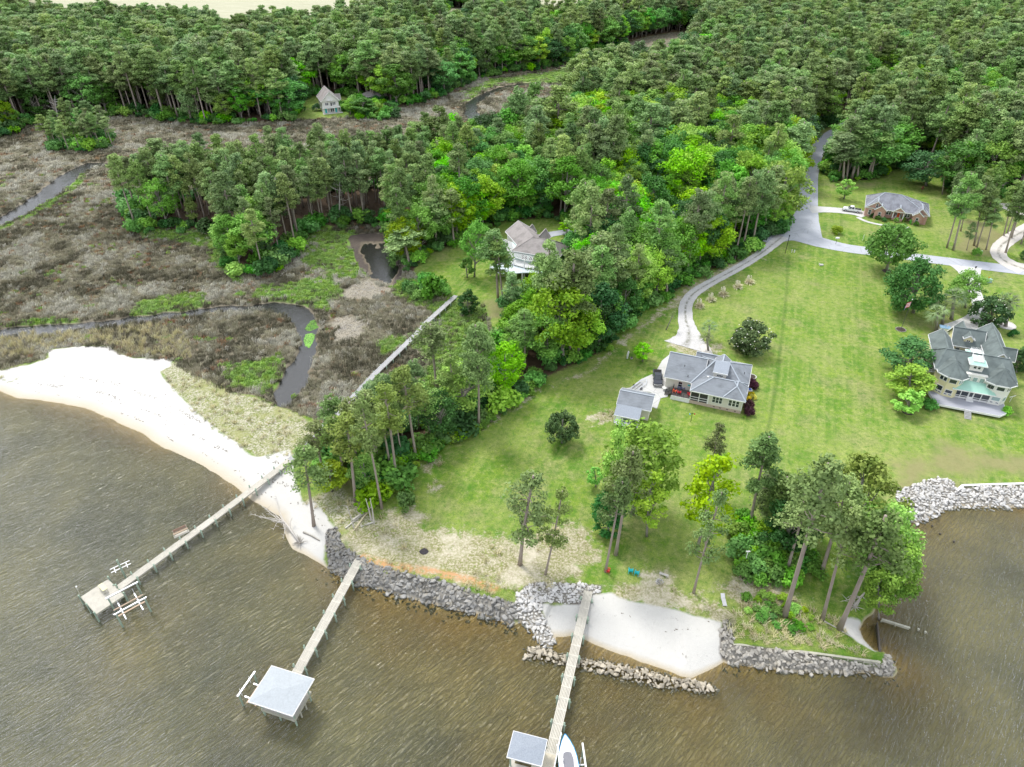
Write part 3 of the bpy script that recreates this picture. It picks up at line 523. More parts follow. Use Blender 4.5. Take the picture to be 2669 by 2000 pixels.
def bush(k,mat,h=2.,R=1.4,n=14,dens=60,leaf=.26,nm='shrub',smooth=False):
    cent=[];rad=[]
    for i in range(n):
        th=random.uniform(0,6.28); w=random.uniform(0,1); rr=math.sqrt(1-w*w)*random.uniform(.5,.8)
        cent.append((math.cos(th)*R*rr,math.sin(th)*R*rr,h*(.28+.45*w))); s=R*random.uniform(.35,.5); rad.append((s,s,min(s,h*.3)))
    tm,_=trunkmesh(nm+'_stem',h*.55,.06,.05,[((0,0,h*.15),(c[0]*.8,c[1]*.8,c[2]),.03) for c in cent[:6]],BARKD,.02)
    v,f=leafquads(np.array(cent),np.array(rad),dens,leaf); return tm,crownmesh(nm+'_foliage',v,f,mat),h,R
def recol(p,mat,nm):
    m=p[1].copy(); m.name=nm; m.materials[0]=mat; return (p[0],m,p[2],p[3])
PR={}
PR['pine']=[pine(k,full=random.uniform(.44,.62),R=random.uniform(3.7,4.6),nl=random.choice([58,66,74])) for k in range(7)]
PR['lpine']=[pine(k,full=.42,R=4.2,mat=LPL,nl=46,dens=60) for k in range(3)]
PR['airy']=[pine(k,full=.62,R=4.4,mat=LPL,nl=44,dens=62) for k in range(2)]
PR['ypine']=[pine(k,full=.8,R=3.0,nl=80,h=14.,dens=70) for k in range(2)]
base=[leafy(k,LG,shape=s_,R=r_) for k,(s_,r_) in enumerate([(1,4.6),(1,5.),(.5,4.),(.5,3.6)])]
PR['leafy']=base; PR['bright']=[recol(b,LB,'bright_crown') for b in base]; PR['lime']=[recol(b,LY,'lime_crown') for b in base]; PR['dark']=[recol(b,LD,'dark_crown') for b in base]
PR['thin']=[leafy(k,LB,h=18.,R=2.7,z0=.25,ncl=44,dens=60,shape=.5) for k in range(2)]; PR['thinlime']=[recol(b,LY,'lime_crown') for b in PR['thin']]
PR['oak']=[leafy(0,LD,h=13,R=6.5,z0=.12,ncl=130,dens=75,leaf=.4)]
PR['lawn']=[leafy(0,LG,h=10,R=4.6,z0=.25,ncl=80,dens=80,leaf=.36)]
PR['magnolia']=[leafy(0,LM,h=6,R=3.2,z0=.02,ncl=60,dens=80,leaf=.3,clump=1.0)]
PR['round']=[leafy(0,LM,h=5.5,R=2.7,z0=.16,ncl=60,dens=80,leaf=.26,clump=.9)]
PR['cedar']=[leafy(0,LD,h=9,R=2.4,z0=.02,ncl=60,dens=80,leaf=.26,shape=.5,clump=.9)]
PR['small']=[leafy(0,LB,h=5,R=1.7,z0=.25,ncl=28,dens=70,leaf=.26,clump=.8),leafy(1,LG,h=5,R=1.6,z0=.2,ncl=28,dens=70,leaf=.26,clump=.8,shape=.5)]
PR['shrub']=[bush(k,LG) for k in range(2)]; PR['brightshrub']=[bush(k,LB) for k in range(2)]; PR['darkshrub']=[bush(0,LD)]; PR['plum']=[bush(0,LR,h=2.0,R=1.25,n=26,leaf=.2)]; PR['yellow']=[bush(0,LYW,h=1.2,R=.75,n=10,leaf=.18)]; PR['limeshrub']=[bush(0,LY)]; PR['deadshrub']=[bush(0,LBR)]
def palm(h=5.,R=1.8,nm='palm'):
    mb=MB(); mb.tube([(0,0,0),(.05,0,h*.5),(.1,0,h)],[.24,.19,.17],8); tm=mb.mesh(nm+'_trunk',BARKD,True)
    f=MB()
    for i in range(30):
        th=i*2.4; el=random.uniform(-.5,1.2); L=R*random.uniform(.8,1.1); d=Vector((math.cos(th)*math.cos(el),math.sin(th)*math.cos(el),math.sin(el)))
        s=Vector((-math.sin(th),math.cos(th),0)); b=Vector((.1,0,h)); prev=b
        e=b+d*L; e.z-=.35*L
        m=b+d*L*.55
        for k in range(-3,4):      # fan of blades
            tip=m+(d*L*.55+s*k*.2*L)+Vector((0,0,-.22*L-abs(k)*.07)); 
            f.add([m+s*k*.02,m+s*(k*.02+.05)+d*.1,tip,m+s*(k*.02-.05)+d*.1],[(0,1,2,3)])
        f.bar(b,m,.04)
    return tm,f.mesh(nm+'_fronds',LPA),h,R
PR['palm']=[palm(),palm(3.6,1.5)]
def pampas():
    f=MB()
    for i in range(170):
        th=random.uniform(0,6.28); el=random.uniform(.25,1.4); L=random.uniform(1.1,1.7); b=Vector((math.cos(th)*.15,math.sin(th)*.15,0)); d=Vector((math.cos(th)*math.cos(el),math.sin(th)*math.cos(el),math.sin(el)))
        m=b+d*L*.6; e=b+d*L+Vector((0,0,-.35*L*math.cos(el))); s=Vector((-math.sin(th),math.cos(th),0))*.035
        f.add([b-s,b+s,m+s*1.4,m-s*1.4,e],[(0,1,2,3),(3,2,4)])
    p=MB()
    for i in range(10):
        th=random.uniform(0,6.28); b=Vector((math.cos(th)*.3,math.sin(th)*.3,1.3)); e=b+Vector((math.cos(th)*.3,math.sin(th)*.3,.8)); p.bar(b-Vector((0,0,1.2)),b,.02); p.ell((b+e)/2,(.1,.1,.42),6,4)
    return p.mesh('plume',M('plume',(.75,.70,.56))),f.mesh('grass_blades',LPG),1.9,1.4
PR['pampas']=[pampas()]
def dead(h=14.,name='dead'):
    mb=MB(); mb.tube([(0,0,0),(.2,0,h*.4),(-.1,.1,h*.75),(.3,.1,h)],[.25,.2,.12,.03],6)
    br=MB()
    for i in range(16):
        z=h*random.uniform(.4,.95); th=random.uniform(0,6.28); L=(h-z)*.35+1.4; a=Vector((0,0,z)); m=a+Vector((math.cos(th)*L*.5,math.sin(th)*L*.5,L*.15)); b=m+Vector((math.cos(th+.5)*L*.5,math.sin(th+.5)*L*.5,L*.4)); br.tube([a,m,b],[.08,.05,.015],4,False)
        br.tube([m,m+Vector((math.cos(th-.8)*L*.4,math.sin(th-.8)*L*.4,L*.2))],[.04,.01],4,False)
    return mb.mesh('dead_trunk',BARKW,True),br.mesh('dead_branches',BARKW),h,2.
PR['dead']=[dead()]
bl_=MB()
for i_ in range(55):
    th=random.uniform(0,6.28); w_=random.uniform(-.5,.95); rr_=math.sqrt(1-w_*w_); c_=Vector((math.cos(th)*rr_*3.25,math.sin(th)*rr_*3.25,3.1+w_*3.0)); bl_.ell(c_,(.10,.10,.08),5,3)
BLOOM=bl_.mesh('blossom',M('white_petals',(.78,.76,.70),.6,.05))
NAMES={'pine':('pine_tree','trunk','crown'),'airy':('pine_tree','trunk','crown'),'lpine':('pine_tree','trunk','crown'),'ypine':('pine_tree','trunk','crown'),'palm':('palm_tree','trunk','fronds'),'pampas':('pampas_grass','plume','grass_blades'),'dead':('dead_tree','trunk','branch'),'magnolia':('magnolia_tree','trunk','crown'),'cedar':('cedar_tree','trunk','crown')}
for k in ('shrub','brightshrub','darkshrub','plum','yellow','limeshrub','deadshrub'): NAMES[k]=('shrub','stem','foliage')
def plant(kind,x,y,z,h,label,cat,group=None,rs=1.,lean=(0,0),var=None,rz=None):
    ps=PR[kind]; p=ps[var if var is not None else random.randrange(len(ps))]
    nm,t_,c_=NAMES.get(kind,('leafy_tree','trunk','crown'))
    r=empty(nm,(x,y,z-.05),0,label,cat,group); s=h/p[2]; r.scale=(s*rs,s*rs,s)
    rz=random.uniform(0,6.28) if rz is None else rz
    r.rotation_euler=(Matrix.Rotation(lean[1],3,Vector((-1,0,0)))@Matrix.Rotation(lean[0],3,Vector((0,1,0)))@Matrix.Rotation(rz,3,'Z')).to_euler()
    a=bpy.data.objects.new(t_,p[0]); link(a,r); b=bpy.data.objects.new(c_,p[1]); link(b,r)
    if kind=='magnolia': link(bpy.data.objects.new('blossom',BLOOM),r)
    return r
# hand placed plants: kind, base px, top px, crown half width px (None keeps proportions), label
def hp(kind,bx,by,tx,ty,hw,label,cat,group=None,z=None,var=None):
    x,y=P(bx,by,G)
    z=gz(x,y)
    x,y=P(bx,by,z)
    # height whose top projects on ty, sideways offset on tx
    lo,hi=.3,40.
    for _ in range(30):
        m=(lo+hi)/2
        if proj(x,y,z+m)[1]>ty: lo=m
        else: hi=m
    h=lo; px=proj(x,y,z+h)[0]; dep=y*cp-(z+h-CAMH)*sp; dx=(tx-px)*dep/FOC; ang=max(-.28,min(.28,math.atan2(dx,h)))
    v=random.randrange(len(PR[kind])) if var is None else var
    p=PR[kind][v]; rs=1.
    if hw: rs=1.22*(hw*dep/FOC)/(p[3]*h/p[2])
    return plant(kind,x,y,z,h,label,cat,group,rs,(ang,0),v)
PT='pine'; BT='tree'
HP=[
('lpine',678,1136,655,968,44,'pine leaning over the white beach at the driftwood tree',PT),
('lpine',699,1033,679,918,38,'sparse pine at the top of the beach beside the long boardwalk',PT),
('lpine',825,1099,782,868,34,'tall slim pine at the lawn corner above the pile of old timbers',PT),
('lpine',856,1039,829,835,40,'tall pine with a vine climbing its trunk at the lawn edge',PT),
('lpine',870,999,848,866,24,'thin curved pine just behind the vine covered one',PT),
('lpine',899,991,868,795,40,'stout forked pine at the wood edge beside the bare sand patch',PT),
('lpine',935,960,905,832,36,'curved pine third from the boardwalk along the lawn edge',PT),
('pine',1034,926,1026,700,40,'very tall straight pine standing alone at the bend of the lawn edge',PT),
('lpine',944,835,932,700,42,'light crowned pine in the marsh beside the boardwalk',PT),
('lpine',768,1083,745,900,44,'pine in front of the sandy clearing on the point',PT),
('lpine',771,997,752,868,40,'pine deep in the clump at the end of the beach',PT),
('pine',790,990,775,880,36,'second pine deep in the clump at the end of the beach',PT),
('pine',819,939,800,830,36,'pine in the clump next to the hidden part of the boardwalk',PT),
('pine',735,1000,716,905,36,'pine over the dark sandy clearing behind the beach',PT),
('pine',1087,655,1072,520,30,'pine with a bare lower trunk in front of the white house deck',PT),
('pine',1076,648,1066,500,34,'ivy wrapped pine beside the white house deck',PT),
('pine',885,575,868,492,42,'pine with spreading lower limbs beside the muddy pond',PT),
('pine',943,535,930,425,36,'stout pine at the edge of the far lawn',PT),
('pine',982,533,973,412,32,'curved pine behind the far lawn',PT),
('airy',1123,1220,1150,1028,56,'open crowned pine on the bare bank with a vine round its foot',PT),
('airy',1178,1241,1214,1058,32,'slender small crowned pine on the bare bank',PT),
('lpine',1308,1235,1345,1040,36,'slim pine with a red chair at its foot',PT),
('lpine',1330,1199,1368,975,46,'tall pine second from the red chair',PT),
('thinlime',1397,1159,1415,1018,32,'narrow lime green tree in the middle lawn group',BT),
('bright',1366,1110,1402,915,66,'largest leafy tree of the middle lawn group behind the pines',BT),
('thin',1340,1140,1336,918,28,'tall narrow green tree below the white oval pool',BT),
('cedar',1313,1152,1316,1060,29,'dark cedar under the middle group of lawn trees',BT),
('small',1287,1052,1284,1008,14,'small sapling left of the middle lawn group',BT),
('round',1214,957,1217,894,27,'round dark evergreen alone on the lawn left of the shed',BT),
('shrub',878,1097,877,1063,19,'ball shaped evergreen shrub at the lawn corner','shrub'),
('thinlime',1507,1183,1562,985,44,'lime tree with a white flared trunk base',BT),
('airy',1498,1281,1560,1065,36,'curved pine beside the lime tree nearest the small beach',PT),
('pine',1620,1138,1660,944,46,'pine with a clean grey trunk at the back of the right hand grove',PT),
('lpine',1528,1060,1556,920,24,'pine behind the lime tree on the right lawn',PT),
('lpine',1695,1332,1790,1000,74,'tallest leaning pine of the point with a long bare trunk',PT),
('lpine',1731,1199,1762,1040,44,'short trunked pine in the middle of the point grove',PT),
('lpine',1777,1338,1840,1095,50,'slender pine second from the eroded root ball',PT),
('lpine',1773,1243,1835,1040,56,'pine behind the leaning one on the point',PT),
('lpine',1813,1359,1910,1110,72,'pine leaning out over the eroded cove',PT),
('lime',1850,1190,1872,985,62,'big bright leafy tree on the east side of the point',BT),
('bright',1895,1300,1945,1160,46,'bright leafy tree hanging over the water',BT),
('thin',1898,1340,1900,1230,26,'ivy clad leafy tree beside the sunken bulkhead',BT),
('bright',1888,1255,1925,1095,60,'broad bright tree between the cove and the board groin',BT),
('lime',1892,1310,1962,1190,44,'lime green boughs reaching farthest out over the right hand water',BT),
('lpine',1700,1235,1742,1085,44,'pine standing in the bright thicket',PT),
('lpine',1160,655,1168,548,24,'pine in front of the pergola of the white house',PT),
('bright',1195,650,1190,570,24,'bright tree in front of the right half of the white house',BT),
('leafy',1240,580,1238,505,26,'green tree at the right end of the white house',BT),
('lpine',845,1020,822,878,34,'slender pine in the middle of the clump by the boardwalk',PT),
('lpine',815,1010,790,850,36,'pine at the back of the clump by the boardwalk',PT),
('lpine',745,1045,722,900,36,'pine between the sandy clearing and the beach',PT),
('lpine',725,975,712,860,34,'pine beside the boardwalk where it leaves the beach',PT),
('bright',790,1060,784,985,26,'bright leafy tree under the boardwalk pines',BT),
('lime',717,1062,712,1000,30,'small spreading lime green tree at the beach edge',BT),
('ypine',1690,1150,1700,1030,34,'dense dark young pine in the point grove',PT),
('ypine',1660,1120,1668,1025,30,'second dense dark young pine in the point grove',PT),
('ypine',1735,1150,1745,1045,34,'third dense dark young pine beside the leaning pines',PT),
('dark',1700,1200,1712,1090,44,'dark leafy tree inside the point grove',BT),
('small',1961,890,1962,845,24,'young tree in a mulch ring by the yellow house deck',BT),
('lime',1965,858,1958,792,36,'yellow green tree at the corner of the yellow house',BT),
('dark',1965,810,1966,735,40,'broad dark hedge tree beside the yellow house',BT),
('lawn',1915,585,1935,483,42,'spreading green tree in a mulch ring beside the lane',BT),
('oak',1973,676,1984,562,46,'huge dark oak behind the flagpole',BT),
('leafy',2085,665,2083,588,30,'light green tree over the concrete drive',BT),
('magnolia',2135,702,2135,643,30,'magnolia with white blooms behind the yellow house',BT),
('magnolia',1623,758,1626,699,35,'broad magnolia dotted with white blooms right of the gravel drive',BT),
('small',1388,781,1393,741,17,'small dark tree on the lawn left of the gravel drive',BT),
('small',1823,430,1829,386,15,'young tree between the lane and the brick house',BT),
('dark',2000,402,1998,328,40,'dark leafy tree behind the brick house',BT),
('leafy',1939,362,1945,268,36,'green tree with a pale leaning trunk at the far yard edge',BT),
('cedar',2196,805,2203,753,14,'slim dark cypress beside the yellow house',BT),
('cedar',2208,800,2214,748,14,'slim dark cypress at the right edge of the photo',BT),
('small',1225,507,1226,478,13,'young tree beside the drive nearer the white house',BT),
('small',1261,507,1264,466,14,'young tree beside the drive farther from the white house',BT),
('palm',1439,713,1453,681,7,'small leaning palm left of the gravel drive','palm'),
('palm',1531,735,1532,703,17,'palm standing behind the planter bed','palm'),
('palm',1530,758,1528,727,14,'palm standing in the pale edged planter bed','palm'),
('palm',2035,705,2030,660,22,'clump palm nearest the flagpole by the yellow house','palm'),
('palm',2055,690,2052,640,22,'palm between the clump palm and the drive','palm'),
('palm',2022,716,2017,672,20,'lowest palm beside the yellow house corner','palm'),
('palm',2172,706,2183,652,20,'tall leaning palm behind the yellow house','palm'),
('palm',2162,702,2165,648,16,'second palm of the pair behind the yellow house','palm'),
('cedar',1010,680,1012,628,18,'dense dark juniper right of the boardwalk end',BT),
('shrub',935,640,938,592,26,'leafy bush mass left of the boardwalk end','shrub'),
('shrub',955,640,957,605,16,'bush touching the top of the boardwalk','shrub'),
('small',1010,600,1008,560,14,'slim young tree on the far lawn',BT),
('leafy',1025,598,1030,480,26,'tall leafy tree on the far lawn left of the white house',BT),
('limeshrub',1808,505,1806,486,11,'yellow flowering bush on the corner lawn','shrub'),
('cedar',2211,560,2211,540,6,'clipped bush at the lane far right',BT),
('shrub',2110,551,2111,535,8,'clipped round bush beside the shell drive','shrub'),
('shrub',2007,881,2007,863,14,'round shrub against the yellow house deck','shrub'),
('brightshrub',2172,895,2172,878,10,'small shrub at the right end of the deck','shrub'),
('small',1860,545,1860,525,1,'',''),
('darkshrub',2189,727,2188,712,9,'dark rounded shrub on the lawn behind the yellow house','shrub'),
('deadshrub',1088,850,1085,822,14,'rust brown dying bush at the lawn edge','shrub'),
('deadshrub',968,452,970,440,1,'',''),
('dead',733,478,735,380,14,'bleached dead pine in front of the middle wood','dead tree'),
('dead',1240,480,1245,395,16,'bleached dead tree among the bright green trees','dead tree'),
('dead',125,268,118,205,10,'pale dead tree at the edge of the far marsh','dead tree'),
('pine',1232,775,1242,548,56,'huge broad crowned pine in front of the white house',PT),
('pine',1310,690,1298,508,54,'large rounded pine right of the white house',PT),
('lime',1219,788,1200,612,60,'lime green tree spreading in front of the huge broad pine',BT),
('bright',1320,738,1325,640,22,'bright green tree at the lawn edge under the broad pine',BT),
('pine',1341,686,1346,598,19,'single slim pine at the lawn edge beside the bright trees',PT),
('bright',1380,656,1380,562,28,'tall oval bright green tree at the corner of the wood by the lawn',BT),
('lime',1545,572,1522,456,40,'lime tree hanging over the bend of the gravel drive',BT),
('lime',1460,590,1455,505,28,'lime tree left of the one over the gravel drive',BT),
('pine',1440,640,1440,540,32,'dense pine at the lawn edge by the drive bend',PT),
('lime',1160,700,1155,590,26,'thin yellow green tree close to the white house deck',BT),
('shrub',735,238,735,214,16,'bush beside the steep roofed white house','shrub'),
('leafy',757,248,757,214,15,'green tree at the right corner of the steep roofed white house',BT),
('leafy',785,252,785,212,24,'dome shaped tree right of the steep roofed white house',BT),
('darkshrub',684,240,684,222,8,'clipped dark bush left of the steep roofed white house','shrub'),
]
for i,q in enumerate(HP):
    if not q[6]: continue
    hp(q[0],q[1],q[2],q[3],q[4],q[5],q[6],q[7])
for i,(x,y,t) in enumerate([(1619,612,597),(1594,622,608),(1563,639,622),(1536,650,635),(1511,664,648)]):
    hp('pampas',x,y,x,t,11,['largest pampas tuft farthest up the gravel drive','smallest pampas tuft second down the gravel drive','pampas tuft in the middle of the row of five','pampas tuft fourth down the gravel drive','pampas tuft nearest the bend of the gravel drive'][i],'pampas grass','pampas grasses along the gravel drive')
# white blooms
def blooms(root_xy,zc,R,h,n):
    pass
# pine grove by the shell drive
for i,(bx,by,tx,ty) in enumerate([(2045,536,2085,395),(2059,541,2098,372),(2104,531,2135,380),(2110,535,2150,410),(2088,541,2105,480),(2075,500,2100,395),(2080,470,2100,370),(2095,455,2120,360),(2115,460,2140,365),(2130,470,2160,380),(2060,448,2075,370),(2130,540,2155,430),(2172,547,2222,400),(2168,510,2200,390),(2176,505,2212,395),(2185,515,2215,400),(2190,498,2225,380),(2205,528,2240,420),(2212,505,2250,400),(2055,425,2070,340),(2140,440,2165,350),(2035,420,2045,335),(2100,430,2120,340)]):
    hp('pine',bx,by,tx,ty,None,['tall bare trunked pine of the grove between the brick house and the shell drive','shadowy pine of the grove between the brick house and the shell drive'][i%2] if 0 else 'tall bare trunked pine in the grove between the brick house and the shell drive',PT,'grove pines beside the shell drive')
for i,(bx,by,tx,ty) in enumerate([(1821,393,1830,290),(1828,388,1838,300),(1839,388,1862,270),(1853,389,1858,300),(1880,386,1905,265),(1812,370,1820,285)]):
    hp('pine',bx,by,tx,ty,30,'pine with a visible trunk on the bank above the lane bend',PT,'pines above the bend of the lane')
# shrubs in masses on the point
def inpoly(poly,n,mind):
    a=np.array(poly); out=[]; tries=0
    while len(out)<n and tries<n*60:
        tries+=1; x=random.uniform(a[:,0].min(),a[:,0].max()); y=random.uniform(a[:,1].min(),a[:,1].max())
        if polydist(np.array([x]),np.array([y]),poly)[0]>0 and all((x-b[0])**2+(y-b[1])**2>mind*mind for b in out): out.append((x,y))
    return out
for x,y in inpoly(PP([(1590,1120),(1640,1140),(1700,1150),(1755,1200),(1765,1245),(1720,1262),(1660,1262),(1600,1255),(1580,1190)],G),44,1.3):
    plant(random.choice(['brightshrub','brightshrub','shrub']),x,y,gz(x,y),random.uniform(2.2,3.6),'bright green bush in the thicket under the point pines','shrub','thicket bushes under the point pines',random.uniform(.8,1.1))
for x,y in inpoly(PP([(1590,1280),(1640,1285),(1720,1300),(1760,1345),(1740,1370),(1660,1350),(1600,1320)],G),22,1.2):
    plant(random.choice(['brightshrub','limeshrub','shrub']),x,y,gz(x,y),random.uniform(.7,1.3),'low weedy bush on the grassy end of the point','shrub','low bushes above the stone edging',1.3)
for x,y in inpoly(PP([(905,1000),(880,1040),(850,1070),(825,1080),(800,1050),(830,1010),(870,985),(1000,925),(1070,880),(1130,835),(1150,845),(1085,890),(1035,930),(950,965)],G),40,1.6):
    plant(random.choice(['brightshrub','limeshrub','shrub']),x,y,gz(x,y),random.uniform(1.5,3.2),'leafy bush in the green fringe along the lawn edge','shrub','fringe bushes along the lawn edge')
for x,y in inpoly(PP([(885,600),(930,610),(960,640),(900,640),(870,620)],G),12,1.8):
    plant('shrub',x,y,gz(x,y),random.uniform(2,3.5),'bush in the thicket between the pond and the far lawn','shrub','thicket bushes beside the pond')
for x,y in inpoly(PP([(752,244),(770,257),(850,255),(860,235),(800,230),(760,222)],G),26,2.4):
    plant(random.choice(['shrub','darkshrub','brightshrub']),x,y,gz(x,y),random.uniform(3.2,6),'bush screening the yard of the steep roofed white house','shrub','bushes screening the steep roofed white house')
for bx,by in [(1884,470),(1896,474),(1908,479),(1925,470),(1935,480),(1950,478),(1964,477),(1968,484),(1978,488)]:
    x,y=P(bx,by,G); plant(random.choice(['shrub','brightshrub','darkshrub']),x,y,G,1.7,'clipped shrub in the front bed of the brick house','shrub','clipped shrubs before the brick house',.8)
for bx,by,k,l in [(1623,829,'plum','small dark plum shrub nearest the back of the grey roofed house'),(1625,838,'plum','large dark plum shrub beside the grey roofed house'),(1616,880,'plum','lower dark plum shrub by the front corner of the grey roofed house'),(1617,896,'plum','round plum shrub at the front corner of the grey roofed house'),(1622,856,'yellow','golden shrub nearest the heat pump'),(1626,862,'yellow','round golden shrub farthest out from the wall'),(1618,866,'yellow','golden shrub touching the lower plum shrub'),(1607,903,'limeshrub','small lime green shrub at the house corner')]:
    x,y=P(bx,by,G); plant(k,x,y,G,{'plum':1.9,'yellow':1.2,'limeshrub':.8}[k]*(0.8 if 'small' in l else 1.1),l,'shrub')
# ------------------------------------------------------------ the forest
def scatter(bounds,spacing,jit=.8):
    x0,x1,y0,y1=bounds; gx,gy=np.meshgrid(np.arange(x0,x1,spacing),np.arange(y0,y1,spacing*.87)); gx=gx+(np.arange(gx.shape[0])%2)[:,None]*spacing/2
    gx=gx+(rng.random(gx.shape)-.5)*spacing*jit; gy=gy+(rng.random(gx.shape)-.5)*spacing*jit
    return gx.ravel(),gy.ravel()
TX,TY=scatter((-900,900,60,1180),5.3)
px,py=proj(TX,TY,15.); k=(px>-160)&(px<2370)&(py>-60)&(py<1500); TX,TY=TX[k],TY[k]
ff=fields(TX,TY); k=(ff['forest']>.6)&(rng.random(len(TX))<.9)&(ff['z']>.1)&(ff['creek']>1.5); TX,TY,TZ,TFo=TX[k],TY[k],ff['z'][k],ff['forest'][k]
def roadmask(X,Y,pts,w): return lined_fast(X,Y,PP(pts,G))>w
for pts,w in (([(1900,205),(1858,245),(1822,275),(1795,292),(1772,315),(1757,345),(1749,380)],8.5),([(1690,512),(1640,551),(1560,598),(1495,638)],3.5),([(1188,504),(1290,491),(1390,470),(1476,485),(1435,499),(1404,478)],2.2)):
    k=roadmask(TX,TY,pts,w); TX,TY,TZ,TFo=TX[k],TY[k],TZ[k],TFo[k]
for q in (P(1160,560,G),P(1130,520,G),P(1190,540,G),P(1100,575,G),P(714,230,G),P(1110,530,G)):   # house sites
    k=(TX-q[0])**2+(TY-q[1])**2>9.5**2; TX,TY,TZ,TFo=TX[k],TY[k],TZ[k],TFo[k]
gx,gy=proj(TX,TY,0.)
pb=np.full(TX.shape,.27); pb[(gx>930)&(gx<1720)&(gy>300)&(gy<540)]=.82; pb[(gx>880)&(gx<1560)&(gy<200)]=.5; pb[(gx<930)&(gy>300)&(gy<620)]=-.3; pb[(gx>1700)&(gy<420)]=.5; pb[(gy>540)]=.5
pb[(gx<640)&(gy<=300)]-=.15; in5=polyd_fast(TX,TY,F5)>0; pb[in5]=.55
pb=pb+(fbm(TX,TY,45,31)-.5)*1.3+np.where(TFo<5,.12,0)
u=rng.random(len(TX)); isb=u<pb
u2=rng.random(len(TX)); nearc=(gx>930)&(gx<1760)&(gy>250)
kinds=np.where(isb,np.where(u2<np.where(nearc,.20,.07),'lime',np.where(u2<np.where(nearc,.58,.35),'bright',np.where(u2<.82,'leafy','dark'))),np.where(u2<.93,'pine','ypine'))
HT=np.where(isb,13+6*rng.random(len(TX)),np.where(kinds=='ypine',9+5*rng.random(len(TX)),20+6.5*rng.random(len(TX))))
HT=HT*(.82+.36*fbm(TX,TY,22,61)+.12*rng.random(len(TX)))
HT=np.where((gx<300)&(gy<340)&(gy>280),HT*.6,HT); HT=np.where((gx<930)&(gy>300)&(gy<620),HT*.84,HT); HT=HT*np.where(in5,np.where(gx<1150,.68,.92),1.)
D2=TX**2+TY**2; order=np.argsort(D2)
cnt={'p':len([1 for q in HP if 'pine' in q[0]])+30,'b':len([1 for q in HP if q[7]==BT])}
used=np.zeros(len(TX),bool)
def region(gx,gy,f5):
    if f5: return 'the belt beside the lawn'
    if gx>1745: return 'the woods right of the lane'
    if gy<300: return 'the far woods past the marsh'
    if gx<900: return 'the middle wood by the marsh'
    return 'the wood behind the white house'
cn={'pine':'tall pine','ypine':'bushy pine','lime':'lime green tree','bright':'bright green tree','leafy':'mid green tree','dark':'dark green tree'}
for i in order:
    kd=kinds[i]; key='p' if 'pine' in kd else 'b'
    if cnt[key]>=300: continue
    if not(-60<gx[i]<2270): continue
    cnt[key]+=1; used[i]=True; rg=region(gx[i],gy[i],in5[i]); ws=random.uniform(.88,1.15)
    band=(300,620,1300) if 'middle' in rg else (800,1150,1500) if 'belt' in rg else (1800,1950,2100) if 'lane' in rg else (500,1100,1500)
    where='left part' if gx[i]<(band[0]+band[1])/2 else 'middle' if gx[i]<(band[1]+band[2])/2 else 'right part'
    l=('slim ' if ws<1.0 else 'broad ')+cn[str(kd)]+(' on the edge of ' if TFo[i]<6 else ' deep in ')+rg+', '+where
    plant(str(kd),TX[i],TY[i],TZ[i],HT[i],l,PT if key=='p' else BT,l.replace('tree','trees',1).replace('pine','pines',1),ws*(1.15 if key=='b' else 1.0))
rest=~used
def instancer(name,pts,types,scl,rot,protos,label,cat,tilt=None):
    """points -> instances of prototype objects through geometry nodes"""
    me=bpy.data.meshes.new(name); me.vertices.add(len(pts)); me.vertices.foreach_set('co',np.asarray(pts,np.float32).ravel())
    a=me.attributes.new('kind_index','INT','POINT'); a.data.foreach_set('value',np.asarray(types,np.int32))
    a=me.attributes.new('inst_scale','FLOAT_VECTOR','POINT'); a.data.foreach_set('vector',np.asarray(scl,np.float32).ravel())
    a=me.attributes.new('inst_rot','FLOAT_VECTOR','POINT'); a.data.foreach_set('vector',np.asarray(rot,np.float32).ravel())
    o=bpy.data.objects.new(name,me); link(o); tag(o,label,cat,kind='stuff')
    g=bpy.data.node_groups.new(name,'GeometryNodeTree'); g.interface.new_socket('Geometry',in_out='INPUT',socket_type='NodeSocketGeometry'); g.interface.new_socket('Geometry',in_out='OUTPUT',socket_type='NodeSocketGeometry')
    N=g.nodes; gi=N.new('NodeGroupInput'); go=N.new('NodeGroupOutput'); jn=N.new('GeometryNodeJoinGeometry')
    def na(nm,dt):
        q=N.new('GeometryNodeInputNamedAttribute'); q.data_type=dt; q.inputs[0].default_value=nm; return q.outputs[0]
    ki=na('kind_index','INT'); sc_=na('inst_scale','FLOAT_VECTOR'); ro=na('inst_rot','FLOAT_VECTOR')
    for i,p in enumerate(protos):
        c=N.new('FunctionNodeCompare'); c.data_type='INT'; c.operation='EQUAL'; g.links.new(ki,c.inputs[2]); c.inputs[3].default_value=i
        oi=N.new('GeometryNodeObjectInfo'); oi.inputs['Object'].default_value=p; oi.inputs['As Instance'].default_value=True
        ip=N.new('GeometryNodeInstanceOnPoints'); g.links.new(gi.outputs[0],ip.inputs['Points']); g.links.new(c.outputs[0],ip.inputs['Selection']); g.links.new(oi.outputs['Geometry'],ip.inputs['Instance'])
        g.links.new(ro,ip.inputs['Rotation']); g.links.new(sc_,ip.inputs['Scale']); g.links.new(ip.outputs[0],jn.inputs[0])
    g.links.new(jn.outputs[0],go.inputs[0]); m=o.modifiers.new('scatter','NODES'); m.node_group=g; return o
def proto_obj(p,name):
    a,b=p[0],p[1]; bm=bmesh.new(); bm.from_mesh(a); na=len(bm.faces); bm.from_mesh(b); 
    me=bpy.data.meshes.new(name); bm.faces.ensure_lookup_table()
    for i in range(na,len(bm.faces)): bm.faces[i].material_index=1
    bm.to_mesh(me); bm.free(); me.materials.append(a.materials[0]); me.materials.append(b.materials[0])
    return bpy.data.objects.new(name,me)       # a prototype only, never linked to the scene by itself
FK=['pine','ypine','lime','bright','leafy','dark']; protos=[];idx={}
